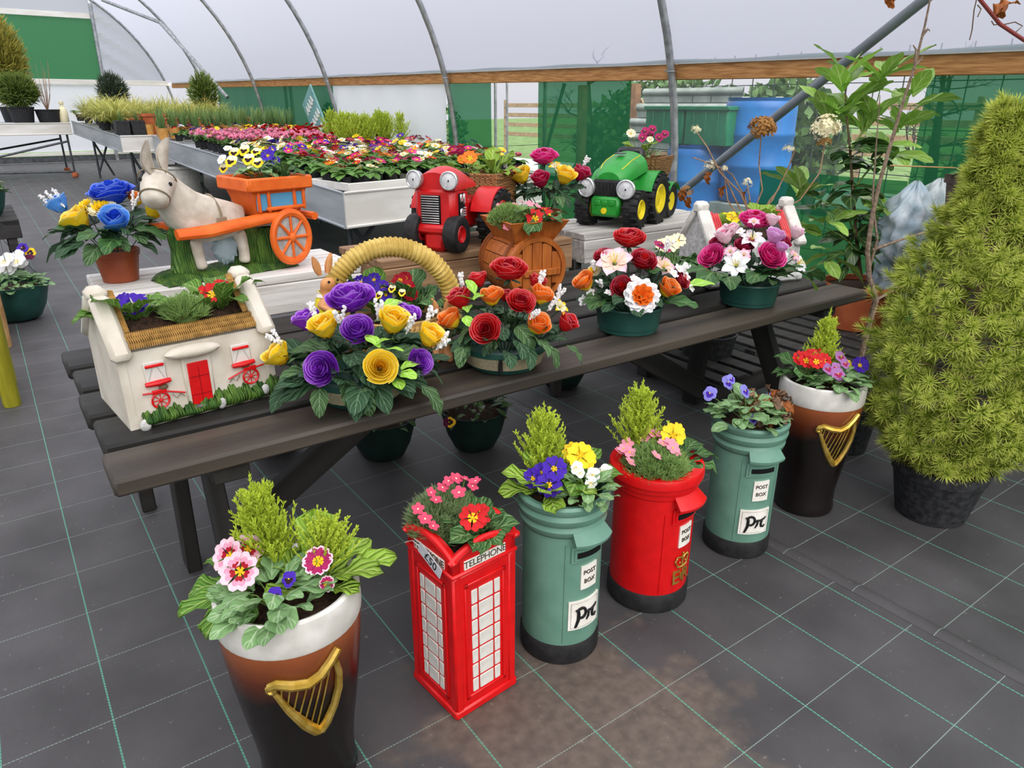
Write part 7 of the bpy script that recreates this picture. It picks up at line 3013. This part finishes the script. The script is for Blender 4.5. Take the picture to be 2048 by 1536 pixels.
t = thing('plant_tray', 'pale plastic tray at the near corner of the primrose bench', 'tray', T(2.98, 6.42, .80) @ RZ(.18))
q = MB()
q.box((0, 0, .005), (.92, .62, .02), .004)
q.build('tray_base', 'white_wood', t)
for c, d in (((0, -.31, .03), (.94, .02, .07)), ((0, .31, .03), (.94, .02, .07)), ((-.46, 0, .03), (.02, .62, .07)), ((.46, 0, .03), (.02, .62, .07))):
    q = MB()
    q.box(c, d, .006)
    q.build('tray_wall', 'white_wood', t)


# ---- shared meshes for the bedding plants
def bed_foliage(seed, n=10, L=.11, W=.042, up=.5, mats='leaf_bed'):
    rr = random.Random(seed)
    q = MB()
    for k in range(n):
        a = k * 2.39996 + rr.uniform(-.3, .3)
        l, u = L * rr.uniform(.75, 1.15), up * rr.uniform(.4, 1.4)

        def fn(s, b, a=a, l=l, u=u):
            c = b * 2 - 1
            w = W * (.25 + .75 * min(1, s * 1.6)) * sqrt(max(0, 1 - s ** 4))
            x, y, z = l * s * cos(u * (1 - s)), c * w, l * (sin(u) * s - .55 * s * s) + .25 * w * abs(c) + .03
            return (x * cos(a) - y * sin(a), x * sin(a) + y * cos(a), z)
        q.grid(fn, 5, 2)
    return q.mesh('foliage', mats)


def bed_flower(seed, col, eye='eye', n=5, R=.036):
    rr = random.Random(seed)
    q = MB()
    for k in range(n):
        a = 2 * pi * k / n + rr.uniform(-.1, .1)
        ca, sa = cos(a), sin(a)
        zz = .05 * (k % 2)
        pts = [(.1, 0, 0), (.7, -.46, .12 + zz), (1.0, -.28, .16), (.88, 0, .10 + zz), (1.0, .28, .16), (.7, .46, .12 + zz)]
        q.add([((x * ca - y * sa) * R, (x * sa + y * ca) * R, z * R) for x, y, z in pts], [(0, 1, 2, 3), (0, 3, 4, 5)], 0)
    q.add([(.3 * R * cos(i * pi / 3), .3 * R * sin(i * pi / 3), .12 * R) for i in range(6)] + [(0, 0, -.5 * R), (.1 * R, 0, -.5 * R)], [(0, 1, 2, 3, 4, 5), (0, 6, 7)], 1)
    return q.mesh('flower', [PET[col], PET[eye]], smooth=False)


def pompom(seed, col, R=.03):
    rr = random.Random(seed)
    q = MB()
    for k in range(30):
        d = Vector((rr.gauss(0, 1), rr.gauss(0, 1), abs(rr.gauss(0, 1)) + .1)).normalized()
        q.add([(-.009, 0, 0), (.009, 0, 0), (.008, 0, R), (-.008, 0, R)], [(0, 1, 2, 3)], 0, aim(d))
    q.tube([(0, 0, -.09), (0, 0, 0)], .003, 4, mi=1)
    return q.mesh('flower', [PET[col], MATS['stem']], smooth=False)


FO = [bed_foliage(k) for k in range(4)]
FOD = [bed_foliage(20 + k, 16, .10, .022, 1.1) for k in range(2)]
BF = {}
for col in ('magenta', 'hot_pink', 'yellow', 'cream', 'red', 'violet', 'orange', 'dark_red', 'white', 'plum'):
    BF[col] = [bed_flower(k * 7 + len(col), col) for k in range(2)]
POM = [pompom(k, 'pink') for k in range(3)]
POMR = [pompom(10 + k, 'red', .022) for k in range(2)]
WORD = {'magenta': 'magenta', 'hot_pink': 'bright pink', 'yellow': 'yellow', 'cream': 'cream', 'red': 'red', 'violet': 'violet', 'orange': 'orange', 'dark_red': 'dark red', 'white': 'white', 'plum': 'dark plum'}
q = MB()
q.lathe([(.038, 0), (.05, .075), (.053, .08), (.046, .08)], 10)
POT9 = q.mesh('pot', 'pot_black')


def bedder(name, x, y, fol, fl, label, group, s=1.0, cat='plant', nf=4, up=.095, spread=.04):
    t = thing(name, label, cat, T(x, y, benchz(y)) @ RZ(rnd(0, 6.28)) @ SC(s), group)
    put('pot', POT9, t)
    put('foliage', fol, t, T(0, 0, .055))
    for _ in range(nf if fl is not None else 0):
        px_, py = random.gauss(0, spread), random.gauss(0, spread)
        o = put('flower', fl, t, T(px_, py, .055 + up + rnd(-.02, .02)) @ aim(Vector((px_ * 9, py * 9, 1))) @ RZ(rnd(0, 6)) @ SC(rnd(.85, 1.1)))
        if name in ('double_daisy', 'wallflower'):
            o['kind'] = 'stuff'
    return t


random.seed(81)
cols = ['magenta', 'hot_pink', 'yellow', 'cream', 'red', 'violet', 'orange', 'dark_red', 'white', 'hot_pink', 'yellow', 'magenta', 'cream']
nb = 0
y = 6.25
while y < 9.6:
    x = 2.62 + rnd(0, .05)
    while x < 4.92:
        if y > 6.05 + .182 * (x - 2.48) + .1 and not (x > 4.25 and y > 9.0):
            c = random.choice(cols)
            bedder('primrose_plant', x + rnd(-.03, .03), y + rnd(-.03, .03), random.choice(FO), random.choice(BF[c]) if rnd(0, 1) < .92 else None,
                   WORD[c] + (' primrose in the rows nearest the path end of the bench' if y < 7.1 else ' primrose midway along the primrose bench' if y < 8.4 else ' primrose in the far rows of the primrose bench'),
                   'primroses on the long staging bench', 1.3 * rnd(.9, 1.15), nf=random.choice((2, 3, 4, 5)))
            nb += 1
        x += .20
    y += .21
y = 9.7
while y < 11.3:
    x = 2.62
    while x < 4.2 - (y - 9.7) * .15:
        bedder('double_daisy', x + rnd(-.03, .03), y + rnd(-.03, .03), random.choice(FOD), random.choice(POM), 'pink double daisy in the pink band across the staging bench', 'pink daisies on the long staging bench', 1.3, nf=5, up=.10, spread=.05)
        x += .20
    y += .25
for k in range(46):
    x, y = rnd(3.6, 4.9), rnd(9.55, 12.2)
    bedder('wallflower', x, y, random.choice(FOD), random.choice(POMR), 'small red flowered bedding plant around the lime cypresses', 'red bedding plants behind the primroses', 1.25, up=.12)
for k in range(60):
    x, y = rnd(2.62, 4.6), rnd(11.3, 13.8)
    c = random.choice(['plum', 'violet', 'yellow', 'white', 'plum', 'dark_red'])
    bedder('pansy_plant', x, y, random.choice(FO), random.choice(BF[c]), WORD[c] + ' pansy among the mixed pots at the far end of the bench', 'mixed pansies at the far end of the bench', 1.2)
cyp = [cypress_mesh('foliage', .42, .17, 46, 40 + k, 'cypress_far', 2.4) for k in range(3)]
for m_ in cyp:
    m_.name = 'foliage'
for k in range(14):
    x, y = 4.05 + .95 * (k % 7) / 7 + rnd(-.03, .03), 9.5 + .45 * (k // 7) + rnd(-.05, .05)
    t = thing('young_cypress', 'young lime cypress in the hedge-like clump on the primrose bench', 'conifer', T(x, y, benchz(y) + .04), 'lime cypresses clumped on the bench')
    put('pot', POT9, t, SC(1.3))
    put('foliage', random.choice(cyp), t, T(0, 0, .08) @ RZ(rnd(0, 6)) @ SC(rnd(.85, 1.1)))['kind'] = 'stuff'

# bulbs in pots with orange sleeves, on the far end
def blades(seed, n, L, spread, droop, w=.006, mats='bulb_leaf', seg=5):
    rr = random.Random(seed)
    q = MB()
    for k in range(n):
        a, e = rr.uniform(0, 6.28), rr.uniform(.1, 1) * spread
        l = L * rr.uniform(.6, 1.1)
        dr = droop * rr.uniform(.6, 1.3)
        pts = []
        ang = e
        p = Vector((rr.gauss(0, .02), rr.gauss(0, .02), 0))
        d2 = Vector((cos(a), sin(a), 0))
        sd = Vector((-sin(a), cos(a), 0)) * w
        vv, uvs = [], []
        for i in range(seg + 1):
            s = i / seg
            ww = sd * (1 - .85 * s)
            vv += [p - ww, p + ww]
            uvs += [(s, 0), (s, 1)]
            p = p + (d2 * sin(ang) + UP * cos(ang)) * (l / seg)
            ang += dr / seg
        q.add(vv, [(2 * i, 2 * i + 1, 2 * i + 3, 2 * i + 2) for i in range(seg)], 0, None, uvs)
    return q.mesh('blades', mats, smooth=False)


SED = [blades(k, 130, .52, .9, 1.6, .009, 'sedge') for k in range(3)]
BUL = [blades(10 + k, 18, .28, .35, .3, .011, 'bulb_leaf') for k in range(2)]
mat('sleeve', 'd99a4a', 'e8b068', 20, rough=.5)
q = MB()
q.lathe([(.045, 0), (.06, .11), (.063, .115), (.055, .115)], 12)
POTS_ = q.mesh('pot', 'sleeve')
random.seed(82)
def tabz(y):
    return 1.0 + .15 * (y - 14) / 4.8


for k in range(44):
    x, y = 2.5 + 2.3 * ((k * .618) % 1), 13.0 + 1.6 * k / 44
    z = benchz(y) if y < 14 else tabz(y)
    t = thing('potted_bulbs', 'spring bulbs in a sandy orange pot at the far end of the benches', 'plant', T(x, y, z), 'bulb pots on the far benches')
    put('pot', POTS_, t, SC(1.5))
    put('foliage', random.choice(BUL), t, T(0, 0, .14) @ RZ(rnd(0, 6)) @ SC(1.2))
t = thing('terracotta_trough', 'long terracotta trough lying across the far bench', 'trough', T(3.5, 15.2, tabz(15.2)))
q = MB()
q.box((0, 0, .11), (2.3, .4, .20), .02)
q.build('trough_body', 'pot_terracotta', t)
q = MB()
q.box((0, 0, .21), (2.4, .46, .03), .01)
q.build('trough_rim', 'pot_terracotta', t)
for k in range(40):
    x, y = 2.05 + 2.35 * ((k * .618) % 1), 15.6 + 2.9 * k / 40
    if x < 2.4 and y < 15.4:
        continue
    t = thing('sedge', 'arching yellow-green sedge tussock on the far staging bench', 'grass', T(x, y, tabz(y)), 'sedges on the far bench')
    put('pot', POT9, t, SC(1.8))
    put('blades', random.choice(SED), t, T(0, 0, .12) @ RZ(rnd(0, 6)) @ SC(rnd(.95, 1.25)))
for x, y in ((2.15, 14.9), (2.25, 15.6), (2.1, 16.3)):
    t = thing('sedge', 'yellow sedge spilling over the left edge of the far bench', 'grass', T(x, y, tabz(y)), 'sedges spilling over the bench edge')
    put('pot', POT9, t, SC(1.8))
    put('blades', random.choice(SED), t, T(0, 0, .12) @ RZ(rnd(0, 6)) @ SC(1.35))
t = thing('square_pot', 'orange terracotta tub at the near corner of the far bench', 'pot', T(2.62, 14.35, 1.0))
q = MB()
q.lathe([(.19, 0), (.25, .30), (.275, .305), (.275, .35), (.25, .35), (.24, .30)], 4, M=RZ(pi / 4))
q.build('tub', 'pot_terracotta', t, smooth=False)
for x, lab in ((2.12, 'left black crate of bulbs on the far bench corner'), (2.36, 'right black crate of bulbs on the far bench corner')):
    t = thing('plant_crate', lab, 'crate', T(x, 14.3, 1.0))
    for c, d in (((0, -.13, .12), (.2, .012, .24)), ((0, .13, .12), (.2, .012, .24)), ((-.1, 0, .12), (.012, .26, .24)), ((.1, 0, .12), (.012, .26, .24)), ((0, 0, .01), (.2, .26, .02))):
        q = MB()
        q.box(c, d, .004)
        q.build('crate_wall', 'pot_black', t)
    put('foliage', BUL[0], t, T(0, 0, .16))

# shrubs on the far benches
def shrub(label, x, y, z, r, h, n, mats, seed, potr=.16, name='potted_shrub', blade=.07):
    t = thing(name, label, 'shrub', T(x, y, z))
    black_pot(t, potr * .8, potr, potr * 1.3)
    rr = random.Random(seed)
    V, Fc, UVs = [], [], []
    for i in range(n):
        a, u = rr.uniform(0, 6.28), rr.uniform(-1, 1)
        f = rr.random() ** .4
        d = Vector((sqrt(1 - u * u) * cos(a), sqrt(1 - u * u) * sin(a), u))
        p = Vector((d.x * r * f, d.y * r * f, potr * 1.3 + h / 2 + d.z * h / 2 * f))
        spike(V, Fc, UVs, p, d + UP * .6 + Vector((rr.gauss(0, .4), rr.gauss(0, .4), rr.gauss(0, .4))), blade * rr.uniform(.6, 1.4), blade * .1)
    q = MB()
    q.add(V, Fc, 0, None, UVs)
    o = q.build('foliage', mats, t, smooth=False)
    o['kind'] = 'stuff'
    return t


shrub('round green shrub in a black pot on the far cross bench', .98, 18.95, 1.13, .36, .6, 2600, 'shrub_green', 1, .24, blade=.13)
shrub('golden shrub at the far left of the cross bench', .86, 19.5, 1.13, .42, 1.75, 3200, 'shrub_gold', 2, .24, blade=.15)
shrub('dark blue-green dwarf pine on the far bench', 2.67, 18.4, 1.14, .28, .72, 1600, 'shrub_dark', 3, .18, blade=.11)
shrub('upright bright green shrub standing above the sedges', 4.23, 17.2, 1.1, .26, .78, 1000, 'shrub_green', 4, .16, blade=.14)
t = thing('bare_shrub', 'leafless twiggy shrub in a black pot on the cross bench', 'shrub', T(1.45, 18.95, 1.13))
black_pot(t, .19, .24, .26)
rr = random.Random(3)
for k in range(16):
    q = MB()
    a = k * .8
    e = rr.uniform(.05, .28)
    q.tube([(0, 0, .22), (e * .5 * cos(a), e * .5 * sin(a), .5), (e * cos(a), e * sin(a), rr.uniform(.7, 1.25))], [.008, .006, .003], 4)
    q.build('twig', 'dry_twig', t)
t = thing('watering_bottle', 'pale yellow green plastic bottle by the bare shrub', 'bottle', T(1.72, 18.9, 1.13))
q = MB()
q.lathe([(.08, 0), (.09, .02), (.09, .22), (.05, .30), (.03, .32), (.03, .36), (.045, .37), (.045, .42), (.01, .43)], 16)
q.build('bottle_body', PET['cream'], t)
t = thing('flower_pot', 'pot with white bloom beside the sedges', 'plant', T(2.0, 18.6, 1.16))
put('pot', POT9, t, SC(1.8))
put('foliage', FO[0], t, T(0, 0, .12) @ SC(1.6))
put('flower', BF['white'][1], t, T(0, 0, .3) @ SC(2.2))
mat('red_far', 'b5262a', rough=.5)
mat('brick_far', '9a5548', '8a463c', 20, rough=.8)
q = MB()
q.box((0, 0, .35), (.10, 1.6, .35), .05)
q.box((0, .6, .65), (.12, .4, .5), .08)
q.box((0, -.3, .09), (.08, 1.0, .18), .02)
q.box((0, -.1, -.5), (.06, .5, 1.2), .01)
tag(q.build('red_machine', 'red_far', None, T(6.4, 25.6, 1.05)), 'red metal implement seen outside through the far clear panel', 'machine')

# ------------------------------------------------------------------ things outside, seen through the net
mat('barrel_blue', '08569a', '0f6aae', 5, rough=.45, spec=.4)
mat('crate_green', '0e6243', '15704e', 8, rough=.5)
mat('corrugated', '76827e', '8f9a96', 6, rough=.5)
mat('pallet_wood', '8a7358', 'a58d70', 8, rough=.8)


def barrel_blue(label, x, y, z0, h=.92, r=.29):
    t = thing('plastic_barrel', label, 'barrel', T(x, y, z0))
    q = MB()
    prof = [(r * .92, 0), (r * .97, .03), (r, .12), (r, h * .32), (r * 1.03, h * .34), (r * 1.03, h * .37), (r, h * .39), (r, h * .62), (r * 1.03, h * .64), (r * 1.03, h * .67), (r, h * .69), (r, h - .10), (r * .98, h - .05), (r * .93, h - .03), (r * .97, h), (r * .90, h), (r * .88, h - .03), (.001, h - .03)]
    q.lathe(prof, 40)
    q.build('drum', 'barrel_blue', t)
    q = MB()
    q.lathe([(.045, h - .03), (.045, h + .0), (.03, h + .006), (.001, h + .006)], 16, M=T(-.12, .1, 0), cap0=False)
    q.build('bung', 'white_paint', t)
    q = MB()
    q.lathe([(.045, h - .03), (.045, h + .0), (.03, h + .006), (.001, h + .006)], 16, M=T(.12, -.1, 0), cap0=False)
    q.build('bung', 'white_paint', t)


barrel_blue('tall blue plastic barrel outside the net behind the slanting pipe', 6.22, 4.60, .62, .95, .33)
barrel_blue('lower blue plastic barrel under the green crates outside', 6.0, 5.12, .15, .98, .32)
t = thing('block_stack', 'grey blocks under the tall blue barrel outside', 'stack', T(6.22, 4.60, 0))
for k in range(3):
    q = MB()
    q.box((0, 0, .1 + .205 * k), (.7, .7, .2), .01)
    q.build('block', 'corrugated', t)
for k, (y, lab) in enumerate(((5.42, 'green stacking crate outside at the left of the hoop'), (4.88, 'green stacking crate outside at the right of the hoop'))):
    t = thing('stacking_crate', lab, 'crate', T(5.95, y, 1.14))
    for c, d in (((-.18, 0, .17), (.014, .5, .34)), ((.18, 0, .17), (.014, .5, .34)), ((0, -.25, .17), (.36, .014, .34)), ((0, .25, .17), (.36, .014, .34)), ((0, 0, .01), (.36, .5, .02))):
        q = MB()
        q.box(c, d, .004)
        q.build('crate_wall', 'crate_green', t)
    for c, d in (((-.19, 0, .335), (.03, .54, .035)), ((.19, 0, .335), (.03, .54, .035)), ((0, -.26, .335), (.4, .03, .035)), ((0, .26, .335), (.4, .03, .035))):
        q = MB()
        q.box(c, d, .004)
        q.build('crate_rim', 'crate_green', t)
    for yy in (-.15, 0, .15):
        q = MB()
        q.box((-.19, yy, .17), (.012, .02, .3), .003)
        q.build('crate_rib', 'crate_green', t)
t = thing('corrugated_sheets', 'pale corrugated sheets stacked outside left of the hoop', 'sheets', T(6.6, 6.1, .0))
for k in range(4):
    q = MB()
    q.grid(lambda a, b: (.10 * k + .0, -.75 + 1.5 * a, 1.02 + .17 * k + .16 * b + .0), 2, 2)
    q.grid(lambda a, b: (.10 * k + .03 * sin(b * 6.28), -.75 + 1.5 * a, 1.00 + .17 * k + .18 * b), 4, 10)
    q.build('sheet', 'corrugated', t)
q = MB()
q.box((.25, 0, .5), (.5, 1.4, 1.0), .02)
q.build('support', 'pallet_wood', t)
t = thing('leaning_sign', 'pale teal painted sign with white strokes leaning on the net', 'sign', T(4.93, 12.75, 1.30) @ RZ(-pi / 2) @ RXm(.1) @ RY(-.55))
q = MB()
q.box((0, 0, 0), (.62, .03, .85), .004)
mat('sign_teal', '6fa0a0', '86b4b2', 6, rough=.6)
q.build('board', 'sign_teal', t)
q = MB()
for z_, x0_, n_ in ((.22, -.2, 4), (-.05, -.24, 5), (-.28, -.2, 4)):
    for i in range(n_):
        x_ = x0_ + .11 * i
        q.tube([(x_, -.02, z_ - .07), (x_ + .04, -.02, z_ + .07), (x_ + .07, -.02, z_ - .05)], .012, 5)
q.build('painted_strokes', 'white_paint', t)
t = thing('wire_fence', 'dark wire mesh fence outside the clear panel', 'fence', T(6.9, 0, 0))
random.seed(91)
for k in range(30):
    q = MB()
    q.tube([(0, -1.5 + .27 * k, 0), (0, -1.5 + .27 * k, 2.0)], .006, 4)
    q.build('wire', 'wire', t)
for k in range(10):
    q = MB()
    q.tube([(0, -1.5, .1 + .2 * k), (0, 6.5, .1 + .2 * k)], .006, 4)
    q.build('wire', 'wire', t)
mat('post_wood', '6a4f38', '8a6a4c', 8, rough=.9)
for y_ in (7.0, 8.0, 2.2):
    q = MB()
    q.tube([(0, y_, 0), (0, y_, 1.75)], .07, 8)
    q.build('post', 'post_wood', t)


def leaf_cloud(label, c, rx, ry, rz, n, mats, seed, name='hedge_bush', sz=.09):
    rr = random.Random(seed)
    V, Fc, UVs = [], [], []
    for i in range(n):
        d = Vector((rr.gauss(0, 1), rr.gauss(0, 1), rr.gauss(0, 1))).normalized()
        f = rr.random() ** .35
        p = Vector((d.x * rx * f, d.y * ry * f, d.z * rz * f))
        nn_ = Vector((rr.gauss(0, 1), rr.gauss(0, 1), rr.gauss(0, 1))).normalized()
        a = nn_.orthogonal().normalized() * sz * rr.uniform(.6, 1.2)
        b = nn_.cross(a) * .55
        o = len(V)
        V += [p - a, p + b, p + a, p - b]
        UVs += [(0, .5), (.5, .5), (1, .5), (.5, .5)]
        Fc.append((o, o + 1, o + 2, o + 3))
    t = thing(name, label, 'bush', T(*c))
    q = MB()
    q.add(V, Fc, 0, None, UVs)
    o = q.build('foliage', mats, t, smooth=False)
    o['kind'] = 'stuff'
    q = MB()
    q.tube([(0, 0, -c[2]), (0, 0, rz * .3)], [.06, .02], 6)
    q.build('trunk', 'bark', t)


leaf_cloud('leafy evergreen bush outside right of the near hoop', (7.6, 5.3, 1.05), .8, .7, .75, 2600, 'hedge', 1)
leaf_cloud('dark evergreen hedge outside behind the corrugated sheets', (8.2, 7.6, .9), 1.0, 1.8, 1.0, 3200, 'hedge', 2)
leaf_cloud('green bush outside beyond the slanting pipe', (9.0, 2.4, .8), 1.2, 1.6, .8, 3000, 'hedge', 3)
leaf_cloud('green hedge outside at the right end of the net', (7.4, .2, .9), .8, 1.6, .9, 3000, 'hedge', 4)
leaf_cloud('dark hedge outside along the far bay', (7.5, 15.5, .9), .8, 3.5, 1.0, 3600, 'hedge', 5)


def bare_tree(label, x, y, h, seed, lean=0):
    rr = random.Random(seed)
    t = thing('bare_tree', label, 'tree', T(x, y, 0))
    q = MB()
    q.tube([(0, 0, 0), (.05 + lean * .3, .05, h * .4), (lean, .1, h)], [.09, .07, .02], 7)
    q.build('trunk', 'bark_dark', t)
    q = MB()

    def grow(p, d, l, r, k):
        e = p + d * l
        q.tube([p, p.lerp(e, .5) + Vector((rr.gauss(0, .03), rr.gauss(0, .03), 0)), e], [r, r * .8, r * .55], 4)
        if k > 0:
            for _ in range(3):
                grow(e.lerp(p, rr.random() * .5), (d + Vector((rr.gauss(0, .6), rr.gauss(0, .6), rr.gauss(0, .35)))).normalized(), l * rr.uniform(.55, .8), r * .55, k - 1)
    for i in range(10):
        s = rr.uniform(.2, .95)
        a = rr.uniform(0, 6.28)
        grow(Vector((lean * s, .1 * s, h * s)), Vector((cos(a), sin(a), rr.uniform(.1, .9))).normalized(), rr.uniform(.25, .42), .018, 3)
    o = q.build('branches', 'bark_dark', t)
    o['kind'] = 'stuff'


bare_tree('bare branching tree outside behind the right end of the net', 7.6, 2.2, 1.9, 1, .3)
bare_tree('bare leaning tree outside at the right edge', 7.8, 1.0, 1.9, 2, -.3)
bare_tree('bare twiggy tree outside between the barrels and the fence', 8.6, 4.0, 1.8, 3)
bare_tree('bare tree outside left of the corrugated sheets', 7.6, 8.6, 1.9, 4)
mat('shed_wall', '9aa0a4', 'b4b8ba', 3, rough=.8)
mat('path_grey', '9a9c9e', 'aeb0b2', 6, rough=.9)
q = MB()
q.box((0, 0, -.02), (2.2, 30, .06))
struct(q.build('drive', 'path_grey', None, T(11.2, 5, .12)), 'grey gravel drive outside')
t = thing('field_fence', 'pale timber rail fence across the field outside', 'fence', T(14, 5, .3))
for k in range(4):
    q = MB()
    q.box((0, 0, .35 + .28 * k), (.05, 30, .12), .005)
    q.build('rail', 'pallet_wood', t)
for k in range(16):
    q = MB()
    q.box((.05, -15 + 2 * k, .6), (.1, .1, 1.5), .005)
    q.build('post', 'pallet_wood', t)
